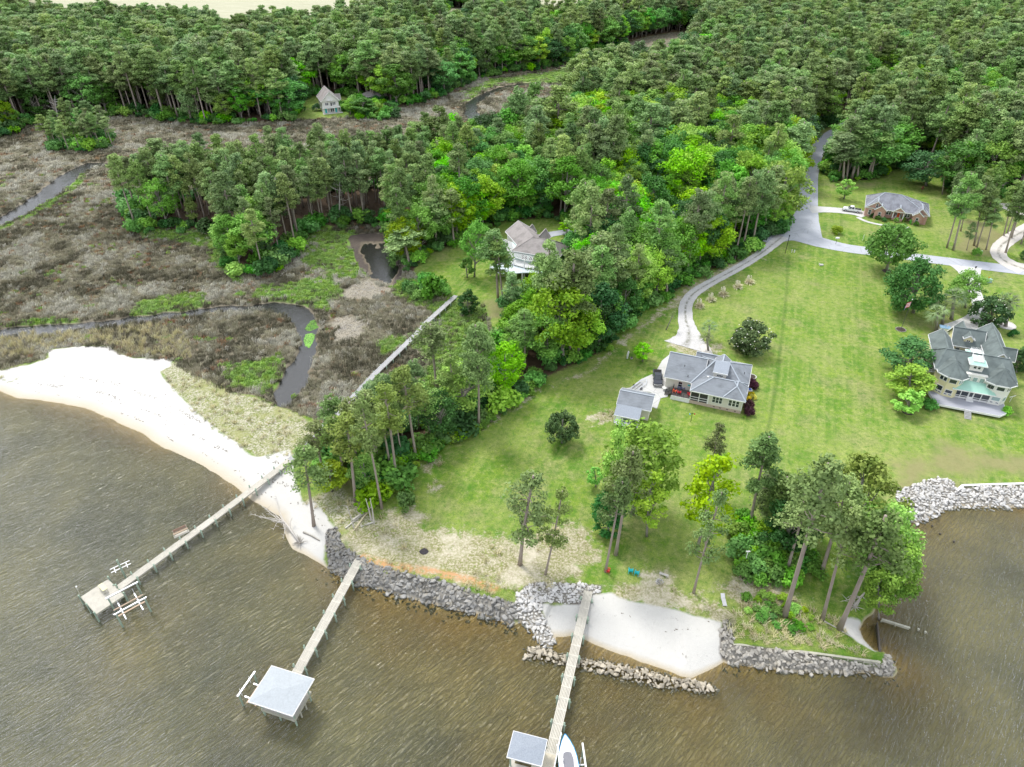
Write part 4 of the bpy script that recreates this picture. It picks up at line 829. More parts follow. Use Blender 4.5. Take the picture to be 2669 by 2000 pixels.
for k_ in FK:
    idx[k_]=[]
    for p in PR[k_][:(7 if k_=='pine' else 3)]: idx[k_].append(len(protos)); protos.append(proto_obj(p,k_+'_prototype'))
PH=[None]*len(protos)
for k_ in FK:
    for j,i_ in enumerate(idx[k_]): PH[i_]=PR[k_][j][2]
ty=np.array([random.choice(idx[str(k_)]) for k_ in kinds[rest]]); n=len(ty)
s=HT[rest]/np.array([PH[t] for t in ty]); wd=s*(.9+.65*rng.random(n))*np.where(isb[rest],1.15,1.08)
instancer('forest',np.stack([TX[rest],TY[rest],TZ[rest]-.05],-1),ty,np.stack([wd,wd,s],-1),np.stack([np.zeros(n),np.zeros(n),rng.random(n)*6.28],-1),protos,'dense mixed pine and broadleaf forest filling the distance','forest')
print('FOREST',n,'individual',used.sum(),cnt)
# undergrowth along the wood edges
UX,UY=scatter((-700,700,60,560),2.6)
px,py=proj(UX,UY,0.); k=(px>-60)&(px<2270)&(py>-20)&(py<1500); UX,UY=UX[k],UY[k]; fu=fields(UX,UY)
k=(fu['forest']>-1.2)&(fu['forest']<7)&(fu['z']>.12)&(fu['creek']>1.5)&(rng.random(len(UX))<np.where(fu['forest']<3.5,.75,.35)); UX,UY,UZ=UX[k],UY[k],fu['z'][k]
for pts,w in (([(1900,205),(1858,245),(1822,275),(1795,292),(1772,315),(1757,345),(1749,380),(1742,470)],5.5),([(1690,512),(1640,551),(1560,598),(1495,638)],3.),([(1188,504),(1290,491),(1390,470),(1476,485),(1435,499),(1404,478)],3.5)):
    k=roadmask(UX,UY,pts,w); UX,UY,UZ=UX[k],UY[k],UZ[k]
up=[];uk=[]
for k_,w_ in (('shrub',4),('darkshrub',3),('brightshrub',1)):
    up.append(proto_obj(PR[k_][0],k_+'_prototype')); uk+= [len(up)-1]*w_
n=len(UX); s=.8+2.0*rng.random(n)**1.6
instancer('undergrowth',np.stack([UX,UY,UZ],-1),rng.choice(uk,n),np.stack([s*1.1,s*1.1,s],-1),np.stack([np.zeros(n),np.zeros(n),rng.random(n)*6.28],-1),up,'tangled green undergrowth along the edges of the woods','undergrowth')
# ------------------------------------------------------------ wrack on the beaches
wx,wy=scatter((-140,80,50,130),.34,1.); fw=fields(wx,wy); nn=fbm(wx,wy,2.2,71); sh_=fw['shore']+(fbm(wx,wy,9,72)-.5)*3
k=(fw['sand']>.3)&(fw['z']>.12)&(((np.abs(sh_-5.5)<.45)&(nn>.5))|((np.abs(sh_-9.)<.35)&(nn>.53))|((np.abs(sh_-2.6)<.15)&(nn>.55))|(rng.random(len(wx))<.004))&(rng.random(len(wx))<np.where(wx>-12,.07,.42))
wx,wy,wz=wx[k],wy[k],fw['z'][k]; wm=MB()
for a_,b_,c_ in zip(wx,wy,wz):
    th=random.uniform(0,3.14); L=random.uniform(.05,.2); dx,dy=math.cos(th)*L,math.sin(th)*L; wm.bar((a_-dx,b_-dy,c_+.02),(a_+dx,b_+dy,c_+random.uniform(.02,.06)),random.uniform(.05,.12),.05)
o=wm.obj('wrack',M('dry_seaweed',(.17,.145,.115),.95,.4,3.)); tag(o,'dark broken lines of dry seaweed and twigs on the sand','seaweed',kind='stuff'); print('WRACK',len(wx))
# ------------------------------------------------------------ marsh grass
def tuft(name,mat,n=34,h=1.1,spread=.62,w=.036,droop=.35,lean=(.25,.1)):
    f=MB()
    for i in range(n):
        th=random.uniform(0,6.28); r=spread*random.random()**.5; b=Vector((math.cos(th)*r,math.sin(th)*r,-.1)); L=h*random.uniform(.6,1.15); a2=random.uniform(0,6.28); t=random.uniform(.1,.55)
        d=Vector((math.cos(a2)*t+lean[0],math.sin(a2)*t+lean[1],1)).normalized(); m=b+d*L*.6; e=b+d*L+Vector((d.x,d.y,-.6))*droop*L; s=Vector((math.sin(a2),-math.cos(a2),0))*w
        f.add([b-s,b+s,m+s,m-s,e],[(0,1,2,3),(3,2,4)])
    return bpy.data.objects.new(name,f.mesh(name,mat))
def grassmat(n,a,b): return leafmat(n,a,b,.12,.012,.22,.9)
TM=[tuft('brown_tuft',grassmat('marsh_grass',(.175,.165,.105),(.34,.32,.225))),tuft('brown_tuft',MATS['marsh_grass'],h=.9,lean=(-.2,.3)),tuft('grey_tuft',grassmat('grey_marsh_grass',(.27,.26,.20),(.44,.425,.345)),h=1.2),
    tuft('rust_tuft',grassmat('rusty_marsh_grass',(.20,.115,.06),(.32,.20,.11)),h=.9),tuft('green_tuft',grassmat('green_marsh_grass',(.13,.26,.04),(.26,.38,.09)),h=.75,w=.06),tuft('dark_tuft',grassmat('dark_marsh_grass',(.075,.072,.044),(.17,.16,.105)),h=1.0),
    tuft('reed_tuft',grassmat('pale_reeds',(.36,.32,.17),(.52,.48,.29)),h=1.5,n=20,droop=.15,lean=(.1,0),spread=.4),tuft('lawn_tuft',grassmat('rough_grass',(.16,.26,.04),(.33,.36,.11)),h=.35,n=22,w=.04,spread=.35)]
def cover(x,y): px,py=proj(x,y,0.); return (px>-30)&(px<2250)&(py>-10)&(py<1700)
MX,MY=scatter((-260,80,90,250),1.05,1.); k=cover(MX,MY); MX,MY=MX[k],MY[k]
M2,N2=scatter((-420,420,250,480),2.0,1.); k=cover(M2,N2); M2,N2=M2[k],N2[k]
far=np.concatenate([np.zeros(len(MX)),np.ones(len(M2))]); MX=np.concatenate([MX,M2]); MY=np.concatenate([MY,N2])
fm=fields(MX,MY); g5=polyd_fast(MX,MY,F5)
k=(fm['marsh']>-.6)&(fm['creek']>.35)&(fm['pond']<-.5)&(fm['z']>.08)&(fm['mud']+2*(fbm(MX,MY,3,9)-.5)<-.3)&(fm['drift']+9*(fbm(MX,MY,3,8)-.5)<.4)
MX,MY,far=MX[k],MY[k],far[k]; fm={a:b[k] for a,b in fm.items()}
nz=fbm(MX,MY,9,41); nz2=fbm(MX,MY,4,47); r_=rng.random(len(MX))
ty=np.where(nz<.45,5,np.where(nz<.52,0,np.where(nz<.62,1,2))); ty=np.where((nz2>.62)&(r_<.5),3,ty); ty=np.where(r_<.12,rng.integers(0,3,len(ty)),ty)
gm=fm['mgreen']+9*(nz2-.5); ty=np.where((gm>0)&(r_<.85),4,ty); ty=np.where((nz2>.73)&(r_>.3)&(fm['shore']<130),4,ty)
edge=fm['creek']<2.0; ty=np.where(edge&(r_<.45),5,ty)
reeds=polyd_fast(MX,MY,PP([(0,735),(110,715),(220,720),(330,700),(400,720),(420,780),(300,770),(230,745),(150,745),(100,760),(0,780)],.3)); ty=np.where((reeds>0)&(r_<.6),6,ty)
n=len(MX); s=.75+.6*rng.random(n); s*=np.where(far>0,1.7,1.); zs=s*np.where(far>0,.6,1)*(.7+.8*fbm(MX,MY,6,52))
instancer('marsh_grass',np.stack([MX,MY,fm['z']],-1),ty,np.stack([s,s,zs],-1),np.stack([np.zeros(n),np.zeros(n),rng.normal(0,.6,n)],-1),TM,'windblown brown and green marsh grass round the creeks','marsh grass')
print('MARSH',n)
# rough dune grass and weedy bank
DX,DY=scatter((-130,110,55,130),.75,1.); fd=fields(DX,DY)
ra=polyd_fast(DX,DY,PP([(1560,1345),(1600,1300),(1700,1290),(1800,1330),(1850,1400),(1890,1418),(1780,1405),(1590,1385)],1.4)); rb=polyd_fast(DX,DY,PP([(1000,1262),(1060,1250),(1130,1275),(1110,1300),(1060,1290)],1.2))
k=((fd['dune']+3*(fbm(DX,DY,3,3)-.5)>0)&(rng.random(len(DX))<.38)|(ra>0)|(rb>0)|((fd['bare']>-1)&(fbm(DX,DY,4,6)>.55)&(rng.random(len(DX))<.35)&(fd['sand']<-1)))&(fd['z']>.25)
DX,DY=DX[k],DY[k]; n=len(DX); s=.7+.6*rng.random(n); low=polyd_fast(DX,DY,PP([(1570,1375),(1700,1365),(1890,1405),(1890,1418),(1780,1405),(1590,1388)],1.4))>0
instancer('dune_grass',np.stack([DX,DY,fd['z'][k]],-1),np.where(low&(rng.random(n)<.5),6,np.where(rng.random(n)<.25,6,7)),np.stack([s,s,s*np.where(low,.42,.7)*.8],-1),np.stack([np.zeros(n),np.zeros(n),rng.random(n)*6.28],-1),TM,'sparse rough grass on the dunes and the bare bank','dune grass')
# ------------------------------------------------------------ stones
def rockmesh(i,flat=.75):
    bm=bmesh.new()
    for k in range(13):
        d=Vector(rng.normal(size=3)).normalized(); bm.verts.new((d.x*random.uniform(.42,.55)*1.1,d.y*random.uniform(.42,.55)*.9,d.z*random.uniform(.42,.55)*flat))
    r_=bmesh.ops.convex_hull(bm,input=bm.verts); bmesh.ops.delete(bm,geom=[g for g in r_['geom_interior'] if isinstance(g,bmesh.types.BMVert)],context='VERTS')
    me=bpy.data.meshes.new('stone'); bm.to_mesh(me); bm.free(); return me
RK=[rockmesh(i) for i in range(9)]
def rockset(mat):
    out=[]
    for r_ in RK:
        m=r_.copy(); m.materials.append(mat); out.append(m)
    return out
def stonemat(name,col,rnd,var=.35):
    t=NT(name); g=t.n('ShaderNodeNewGeometry'); pos=g.outputs['Position']; n=t.noise(2.2,4,.65,pos); c=t.mix(n,tuple(x*(1-var) for x in col),tuple(x*(1+var) for x in col))
    oi=t.n('ShaderNodeObjectInfo'); h=t.n('ShaderNodeHueSaturation'); t.l(t.mapr(oi.outputs['Random'],0,1,1-rnd,1+rnd),h.inputs['Value']); t.l(c,h.inputs['Color'])
    c=t.mix(t.mapr(t.noise(.9,3,.6,pos),.52,.7,0,.5),h.outputs[0],(.30,.26,.18))
    sx=t.n('ShaderNodeSeparateXYZ'); t.l(pos,sx.inputs[0]); z=t.math('ADD',sx.outputs[2],t.math('MULTIPLY',t.math('SUBTRACT',n,.5),.3))
    c=t.mix(t.mapr(z,.30,.10,0,.85),c,(.05,.055,.035)); MATS[name]=t.done(t.princ(c,t.mapr(z,.1,.35,.4,.95),.25,0,t.bump(t.noise(9,3,.6,pos),.06))); return MATS[name]
STG=stonemat('dark_granite',(.25,.245,.23),.35); STW=stonemat('pale_limestone',(.54,.53,.51),.14,.15); STT=stonemat('tan_stone',(.38,.34,.27),.35); STL=stonemat('light_riprap',(.38,.36,.32),.25); STA=M('algae_stone',(.025,.045,.03),.8,.3,2.,.2)
def revet(label,polyD,sp_,size,mat,z0=None,mound=0.,under=0,layers=1,cap=300,z=.6):
    poly=PP(polyD,z); a=np.array(poly); c=a.mean(0); root=empty('rock_revetment',(c[0],c[1],0),0,label,'stone edging')
    x,y=scatter((a[:,0].min(),a[:,0].max(),a[:,1].min(),a[:,1].max()),sp_,.55)
    d=polydist(x,y,poly); k=d>-.05; x,y,d=x[k],y[k],d[k]
    if layers>1:
        k=rng.random(len(x))<.25; x=np.r_[x,x[k]+.2]; y=np.r_[y,y[k]+.15]; d=np.r_[d,d[k]]; lay=np.r_[np.zeros(len(d)-k.sum()),np.ones(k.sum())]
    else: lay=np.zeros(len(x))
    f=fields(x,y); zz=np.maximum(f['z'],-.25)+lay*size*.3+mound*np.clip(d/1.6,0,1)**.7
    o_=np.argsort(x**2+y**2); rs=rockset(mat); big=MB()
    for j,i in enumerate(o_):
        s=size*random.choice([.6,.75,.9,1.,1.1,1.35,1.6])*random.uniform(.9,1.1); e=(random.uniform(-.5,.5),random.uniform(-.5,.5),random.uniform(0,6.28)); me=random.choice(rs)
        if j<cap:
            o=bpy.data.objects.new('stone',me); o.location=(x[i]-c[0],y[i]-c[1],zz[i]+s*.12); o.rotation_euler=e; o.scale=(s*1.1,s,s*.85); link(o,root)
        else:
            m=Matrix.Translation((x[i]-c[0],y[i]-c[1],zz[i]+s*.12))@Matrix.LocRotScale(None,__import__('mathutils').Euler(e),Vector((s*1.1,s,s*.85)))
            big.add([m@v.co for v in me.vertices],[tuple(p.vertices) for p in me.polygons])
    if big.v: o=big.obj('stone',mat,root); o['kind']='stuff'
    # weed covered stones just outside the toe
    if under:
        ra=rockset(STA); n=0; tries=0
        while n<under and tries<4000:
            tries+=1; i=random.randrange(len(poly)); t=random.random(); p=Vector(poly[i]).lerp(Vector(poly[(i+1)%len(poly)]),t); q=(p.x+random.gauss(0,.8),p.y-abs(random.gauss(0,.8)))
            if polydist(np.array([q[0]]),np.array([q[1]]),poly)[0]<-.1 and fields(np.array([q[0]]),np.array([q[1]]))['shore'][0]<-.2:
                s=size*random.uniform(.6,1.1); o=bpy.data.objects.new('stone',random.choice(ra)); o.location=(q[0]-c[0],q[1]-c[1],-.12-.1*random.random()); o.scale=(s,s,s*.6); o.rotation_euler=(0,0,random.uniform(0,6)); link(o,root); o['label']='stone dark with weed at the waterline'; n+=1
    return root
revet('long band of dark grey boulders below the sandy bank between two piers',RP[0],.62,.72,STG,under=70,layers=2)
revet('fan of pale limestone rocks round the shore end of the nearest pier',RP[1],.52,.62,STW,z=.7,layers=1)
revet('low tan stone breakwater lying in the water off the small beach',RP[2],.50,.6,STT,mound=.8,z=.3,layers=1)
revet('light riprap stones piled below the timber wall at the tip of the point',RP[3],.58,.68,STL,under=30,layers=2)
revet('broad apron of white stones along the right hand shore below the brown lawn',RP[4],.6,.7,STW,z=.8,layers=1)
# ------------------------------------------------------------ timber walls
WD=M('treated_timber',(.46,.45,.36),.85,.2,3.,.2,0,.02,(1,1,1),.3); WDG=M('green_treated_post',(.33,.42,.33),.8,.2,3.,.2,0,.02); WDO=M('old_black_timber',(.09,.08,.07),.9,.3,3.); WDP=M('pale_decking',(.50,.475,.41),.85,.15,2.2,.2,0,.02,(1,1,1),.2,.08); WDW=M('grey_decking',(.40,.40,.40),.85,.2,2.2,.2,0,.02,(1,1,1),.3,.08); WDC=M('concrete_cap',(.62,.60,.58),.85,.1,2.)
def bulkhead(name,label,pts,ztop,zb,mat,capw=.35,plank=.3):
    w=PP(pts,ztop); o0=w[0]; root=empty(name,(o0[0],o0[1],0),0,label,'retaining wall')
    loc=[Vector((p[0]-o0[0],p[1]-o0[1],0)) for p in w]; c=MB(); s=MB(); tot=0
    for a,b in zip(loc[:-1],loc[1:]):
        L=(b-a).length; c.bar(a+Vector((0,0,ztop+.03)),b+Vector((0,0,ztop+.03)),capw,.08)
        n=int(L/1.8)
        for i in range(n):
            m=MB(); p=a.lerp(b,i/n); q=a.lerp(b,(i+.97)/n); m.bar(p+Vector((0,0,(ztop+zb)/2)),q+Vector((0,0,(ztop+zb)/2)),.12,ztop-zb-.06); m.obj('panel',mat,root)
            pm=MB(); nrm=Vector(((b-a).y,-(b-a).x,0)).normalized()*.16; pm.tube([p+nrm+Vector((0,0,zb)),p+nrm+Vector((0,0,ztop-.1))],.11,6); pm.obj('post',mat,root)
    c.obj('cap_board',mat if capw<.4 else WDC,root); return root
bulkhead('timber_bulkhead','timber wall with a flat cap above the riprap at the tip of the point',[(1584,1392),(1632,1396),(1763,1412),(1902,1431)],1.45,-.2,WD)
bulkhead('timber_bulkhead','black decayed bulkhead stakes crossing the eroded cove',[(1902,1424),(1899,1380),(1895,1345)],.55,-.6,WDO,.2)
bulkhead('timber_groin','low timber groin running out from the east side of the point',[(1905,1338),(1966,1357)],.45,-.6,WD,.3)
bulkhead('timber_groin','green stained board groin at the left end of the white stone apron',[(1969,1103),(1946,1130),(1916,1162)],.9,-.5,WDG,.4)
bulkhead('seawall','seawall with a pale concrete cap above the white stone apron',[(2067,1060),(2080,1049),(2140,1047),(2212,1045),(2330,1047)],1.55,.2,WDC,.5)
for i,(px_,py_) in enumerate([(1983,1362),(1998,1368),(2013,1116+22),(2030,1155),(2060,1172)]):
    x,y=P(px_,py_); m=MB(); m.tube([(0,0,-1),(0,0,.35)],.16,7); o=m.obj('mooring_post',WD if i<2 else WDO); o.location=(x,y,0); tag(o,['post stub just beyond the end of the timber groin','outermost post stub beyond the timber groin','black stake nearest the white stone apron','middle black stake in the right hand bay','outermost black stake in the right hand bay'][i],'post')
# ------------------------------------------------------------ piers
def pier(label,pts,wid,z,mat,sec=2.4,longb=True,pilesp=3.0,ptop=.45,water_only=True,landmat=None,nb=7):
    """pts in world; one thing: planks or deck sections, stringers, piles, pile caps"""
    p=[Vector((a[0],a[1],0)) for a in pts]; root=empty('pier',(p[0].x,p[0].y,0),0,label,'pier'); o0=p[0].copy()
    seglen=[(b-a).length for a,b in zip(p[:-1],p[1:])]
    shared={}
    for si,(a,b) in enumerate(zip(p[:-1],p[1:])):
        L=seglen[si]; n=max(1,round(L/sec)); d=(b-a).normalized(); ang=math.atan2(d.y,d.x); l=L/n
        for i in range(n):
            c=a+d*(l*(i+.5)); g=fields(np.array([c.x]),np.array([c.y])); onland=g['shore'][0]>9; m_=landmat if (landmat and onland) else mat
            key=(round(l,2),m_.name)
            if longb:
                bw=wid/nb
                for k in range(nb):
                    if key not in shared:
                        mb=MB(); mb.box(-l/2+.02,l/2-.02,-bw*.40,bw*.40,-.02,.02); shared[key]=mb.mesh('plank',m_)
                    o=bpy.data.objects.new('plank',shared[key]); off=(k-(nb-1)/2)*bw
                    o.location=c-o0+Vector((-math.sin(ang)*off,math.cos(ang)*off,z)); o.rotation_euler=(0,0,ang); link(o,root)
                kc=('cross',round(l,2))
                if kc not in shared: mb=MB(); mb.box(-.09,.09,-wid/2-.02,wid/2+.02,-.03,.03); shared[kc]=mb.mesh('cross_board',m_)
                o=bpy.data.objects.new('cross_board',shared[kc]); o.location=c-o0+d*(l/2)+Vector((0,0,z)); o.rotation_euler=(0,0,ang); link(o,root)
            else:
                if key not in shared:
                    mb=MB(); q=int(l/.16)
                    for k in range(q): mb.box(-l/2+l/q*k+.012,-l/2+l/q*(k+1)-.012,-wid/2,wid/2,-.02,.02)
                    shared[key]=mb.mesh('deck_section',m_)
                o=bpy.data.objects.new('deck_section',shared[key]); o.location=c-o0+Vector((0,0,z)); o.rotation_euler=(0,0,ang); link(o,root); o['kind']='stuff'
        for sgn in (-1,0,1):
            mb=MB(); nrm=Vector((-d.y,d.x,0))*sgn*(wid/2-.05); zc=z-.13; mb.bar(a-o0+nrm+Vector((0,0,zc)),b-o0+nrm+Vector((0,0,zc)),.07,.2); mb.obj('stringer',mat,root)
    # bents
    tot=sum(seglen); s=pilesp*.5
    while s<tot:
        r=s; i=0
        while r>seglen[i]: r-=seglen[i]; i+=1
        a,b=p[i],p[i+1]; d=(b-a).normalized(); c=a+d*r; g=fields(np.array([c.x]),np.array([c.y])); zb=g['z'][0]-.3; over=g['shore'][0]<10
        nrm=Vector((-d.y,d.x,0)); ang=math.atan2(d.y,d.x)
        for sgn in (-1,1):
            h=ptop if over else .05; key=('pile',h,round(max(zb,-1.2),1))
            if key not in shared: mb=MB(); mb.tube([(0,0,key[2]-z),(0,0,h)],.13,8); mb.ell((0,0,h),(.13,.13,.06),8,3); shared[key]=mb.mesh('pile',WDG,True)
            o=bpy.data.objects.new('pile',shared[key]); o.location=c-o0+nrm*sgn*(wid/2+.16)+Vector((0,0,z)); link(o,root)
        if over:
            key='bent'
            if key not in shared: mb=MB(); mb.box(-.06,.06,-wid/2-.4,wid/2+.4,-.38,-.14); shared[key]=mb.mesh('cross_beam',WDG)
            o=bpy.data.objects.new('cross_beam',shared[key]); o.location=c-o0+Vector((0,0,z)); o.rotation_euler=(0,0,ang); link(o,root)
        s+=pilesp
    return root
P1=[P(985,641,1.2),P(922,698,1.2),P(897,726,1.2),P(811,808,1.3),P(769,852,1.4),P(733,889,1.5),P(690,935,1.6),P(648,975,1.7),P(602,1010,1.8),P(538,1059,1.8),P(460,1118,1.8),P(238,1280,1.8)]
pier('longest boardwalk pier crossing the marsh and the beach',P1,1.35,1.5,WDP,3.0,False,3.0,landmat=WDW)
P2=[P(776,1209,1.8),P(629,1475,1.8)]
pier('pier with a pale roofed gazebo at its end',P2,1.5,1.8,WDP,1.7,True,3.1)
P3=[P(1271,1277,1.8),P(1212,1533,1.8),P(1190,1628,1.8)]
pier('nearest pier running off the bottom of the photo',P3,1.4,1.8,WDP,1.75,True,3.4)
class Fr:
    """local frame of a building: children are placed in metres, u right, v away, z up"""
    def __init__(s,name,org,ang,label,cat,z=0.): s.r=empty(name,(org[0],org[1],z),math.radians(ang),label,cat); s.c={}
    def part(s,name,mb,mat,parent=None,smooth=False): return mb.obj(name,mat,parent or s.r,smooth)
    def box(s,name,mat,*b,parent=None): return MB().box(*b).obj(name,mat,parent or s.r)
    def inst(s,name,key,make,mat,loc,ang=0.,parent=None):
        if key not in s.c: s.c[key]=make().mesh(name,mat)
        o=bpy.data.objects.new(name,s.c[key]); o.location=loc; o.rotation_euler=(0,0,math.radians(ang)); return link(o,parent or s.r)
    def win(s,u,v,z,w,h,ang=0.,nx=1,ny=2,glass=None,frame=None,arch=False):
        def fr():
            m=MB(); t=.09; x0,x1=-w/2,w/2
            m.box(x0-t,x0,-.06,.02,-t,h+t); m.box(x1,x1+t,-.06,.02,-t,h+t); m.box(x0-t,x1+t,-.062,.018,h,h+t*1.2); m.box(x0-t,x1+t,-.07,.018,-t,0)
            for i in range(1,nx): m.box(x0+w*i/nx-.03,x0+w*i/nx+.03,-.05,.018,0,h)
            for j in range(1,ny): m.box(x0,x1,-.045,.018,h*j/ny-.025,h*j/ny+.025)
            return m
        f=s.inst('window',('w',w,h,nx,ny),fr,frame or WHT,(u,v,z),ang)
        s.inst('pane',('p',w,h,(glass or GLS).name),lambda:MB().box(-w/2,w/2,-.03,0.,0,h),glass or GLS,(0,0,0),0,f); return f
    def hip(s,u0,u1,v0,v1,z0,z1,ra,rb,mat,fascia=True,cap=None,name='roof'):
        m=MB(); e=[(u0,v0),(u1,v0),(u1,v1),(u0,v1)]; a=(ra[0],ra[1],z1); b=(rb[0],rb[1],z1)
        vs=[(x,y,z0) for x,y in e]+[a,b]+[(x,y,z0-.14) for x,y in e]
        fs=[(9,8,7,6),(0,1,7,6),(1,2,8,7),(2,3,9,8),(3,0,6,9)]
        if abs(ra[0]-rb[0])>=abs(ra[1]-rb[1]): fs+=[(0,1,5,4),(1,2,5),(2,3,4,5),(3,0,4)]; prs=[(0,4),(3,4),(1,5),(2,5),(4,5)]
        else: fs+=[(0,1,4),(1,2,5,4),(2,3,5),(3,0,4,5)]; prs=[(0,4),(1,4),(2,5),(3,5),(4,5)]
        m.add(vs,fs); r=m.obj(name,mat,s.r)
        if cap:
            c=MB()
            for i,j in prs:
                p,q=Vector(vs[i]),Vector(vs[j])
                if (p-q).length>.3: c.bar(p+Vector((0,0,.03)),q+Vector((0,0,.03)),.28,.05)
            c.obj('ridge_cap',cap,r)
        if fascia:
            c=MB(); t=.06
            c.box(u0-t,u1+t,v0-t,v0-.004,z0-.2,z0+.02); c.box(u0-t,u1+t,v1+.004,v1+t,z0-.2,z0+.02); c.box(u0-t,u0-.004,v0,v1,z0-.198,z0+.018); c.box(u1+.004,u1+t,v0,v1,z0-.198,z0+.018); c.obj('fascia',WHT,r)
        return r
    def gable(s,u0,u1,v0,v1,z0,z1,axis,mat,wall=None,ov=.35,cap=None,name='roof',dome=0):
        """ridge along axis 'u' or 'v'; walls fill the gable ends"""
        m=MB(); th=.14
        if axis=='v':
            mid=(u0+u1)/2; pr=[(u0,z0),(mid,z1),(u1,z0)]; P_=lambda a,z,t:(a,t,z); t0,t1=v0,v1
        else:
            mid=(v0+v1)/2; pr=[(v0,z0),(mid,z1),(v1,z0)]; P_=lambda a,z,t:(t,a,z); t0,t1=u0,u1
        v=[P_(a,z,t) for t in (t0,t1) for a,z in pr]+[P_(a,z-th,t) for t in (t0,t1) for a,z in pr]
        m.add(v,[(0,1,4,3),(1,2,5,4),(6,9,10,7),(7,10,11,8),(0,6,7,1),(1,7,8,2),(3,4,10,9),(4,5,11,10),(0,3,9,6),(2,8,11,5)])
        r=m.obj(name,mat,s.r)
        if wall:
            w=MB(); sl=(z1-z0)/((pr[2][0]-pr[0][0])/2); a0,a1=pr[0][0]+ov,pr[2][0]-ov; zz=z0+ov*sl-th
            for t in ((t0+ov),(t1-ov)):
                for q in (t,): w.add([P_(a0,zz-.4,q-.05),P_(a1,zz-.4,q-.05),P_(a1,zz,q-.05),P_(mid,z1-th,q-.05),P_(a0,zz,q-.05),P_(a0,zz-.4,q+.05),P_(a1,zz-.4,q+.05),P_(a1,zz,q+.05),P_(mid,z1-th,q+.05),P_(a0,zz,q+.05)],[(0,1,2,3,4),(9,8,7,6,5),(0,5,6,1),(1,6,7,2),(2,7,8,3),(3,8,9,4),(4,9,5,0)])
            w.obj('gable_wall',wall,s.r)
        c=MB()
        for t in (t0-.03,t1+.03):
            for a,b in (((pr[0]),(pr[1])),((pr[1]),(pr[2]))): c.bar(P_(a[0],a[1]-.05,t),P_(b[0],b[1]-.05,t),.06,.24)
        for a in (pr[0],pr[2]): 
            sg=-.03 if a is pr[0] else .03; c.bar(P_(a[0]+sg,a[1]-.08,t0),P_(a[0]+sg,a[1]-.08,t1),.06,.2)
        c.obj('fascia',WHT,r)
        if cap: MB().bar(P_(mid,z1+.03,t0),P_(mid,z1+.03,t1),.3,.05).obj('ridge_cap',cap,r)
        return r
    def rail(s,pts,h,mat,sp_=1.4,bars=2,name='railing',r=.04):
        m=MB()
        for a,b in zip(pts[:-1],pts[1:]):
            a=Vector(a); b=Vector(b); n=max(1,round((b-a).length/sp_))
            for i in range(n+1): q=a.lerp(b,i/n); m.bar(q,q+Vector((0,0,h)),r*1.6)
            for j in range(bars): zz=Vector((0,0,h*(j+1)/bars)); m.bar(a+zz,b+zz,r)
        return m.obj(name,mat,s.r)
WHT=M('white_trim',(.78,.78,.77),.5,.05,2.); GLS=M('window_glass',(.035,.045,.055),.08,.1,1.,.8); GLG=M('pale_glass',(.28,.38,.38),.1,.1,1.,.8); SID=M('cream_siding',(.66,.63,.56),.7,.06,1.,.2,0,.02,(.1,.1,8)); YEL=M('yellow_siding',(.74,.68,.42),.7,.06,1.,.2,0,.02,(.1,.1,8)); SHG=M('grey_shingles',(.23,.25,.275),.9,.28,1.2,.15,0,.03,(.5,2.2,2.2),.45); SHL=M('light_ridge_shingles',(.34,.38,.42),.9,.15,2.); SHD=M('green_grey_shingles',(.15,.18,.175),.9,.25,1.2,.15,0,.03,(1,1,1),.45); SHB=M('weathered_brown_shingles',(.31,.285,.275),.9,.22,1.,.15,0,.03,(1,1,1),.5); SHS=M('streaked_grey_shingles',(.22,.23,.26),.9,.3,1.3,.15,0,.03,(2.2,.4,1),.55)
SHP=M('pale_grey_shingles',(.38,.41,.43),.9,.22,5.,.2,0,.03,(1,1,1),.1); SHM=M('mottled_slate_shingles',(.27,.30,.34),.9,.4,7.,.2,0,.03); MTG=M('mint_metal_roof',(.36,.60,.50),.4,.08,1.,.4); BRK=None
def brickmat():
    t=NT('red_brick'); tc=t.n('ShaderNodeTexCoord').outputs['Object']; b=t.n('ShaderNodeTexBrick'); b.inputs['Scale'].default_value=4.; t.l(t.mapping(tc,rot=(math.radians(90),0,0)),b.inputs['Vector'])
    b.inputs['Color1'].default_value=(.44,.22,.175,1); b.inputs['Color2'].default_value=(.56,.32,.26,1); b.inputs['Mortar'].default_value=(.55,.44,.39,1); b.inputs['Mortar Size'].default_value=.02
    n=t.noise(.8,3,.6,tc); return t.done(t.princ(t.mix(t.mapr(n,.3,.7,0,.4),b.outputs[0],(.46,.30,.26)),.9,.2))
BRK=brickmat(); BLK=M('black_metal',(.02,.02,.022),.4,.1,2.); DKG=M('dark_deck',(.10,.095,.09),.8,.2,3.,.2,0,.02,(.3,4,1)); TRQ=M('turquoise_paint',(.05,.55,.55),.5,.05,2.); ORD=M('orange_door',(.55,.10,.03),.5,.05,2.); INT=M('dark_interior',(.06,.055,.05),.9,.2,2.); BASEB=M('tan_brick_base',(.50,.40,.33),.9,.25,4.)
ALU=M('aluminium',(.62,.65,.70),.35,.05,2.,.5,.6); TAN=M('tan_bunk_boards',(.48,.36,.26),.8,.2,4.)
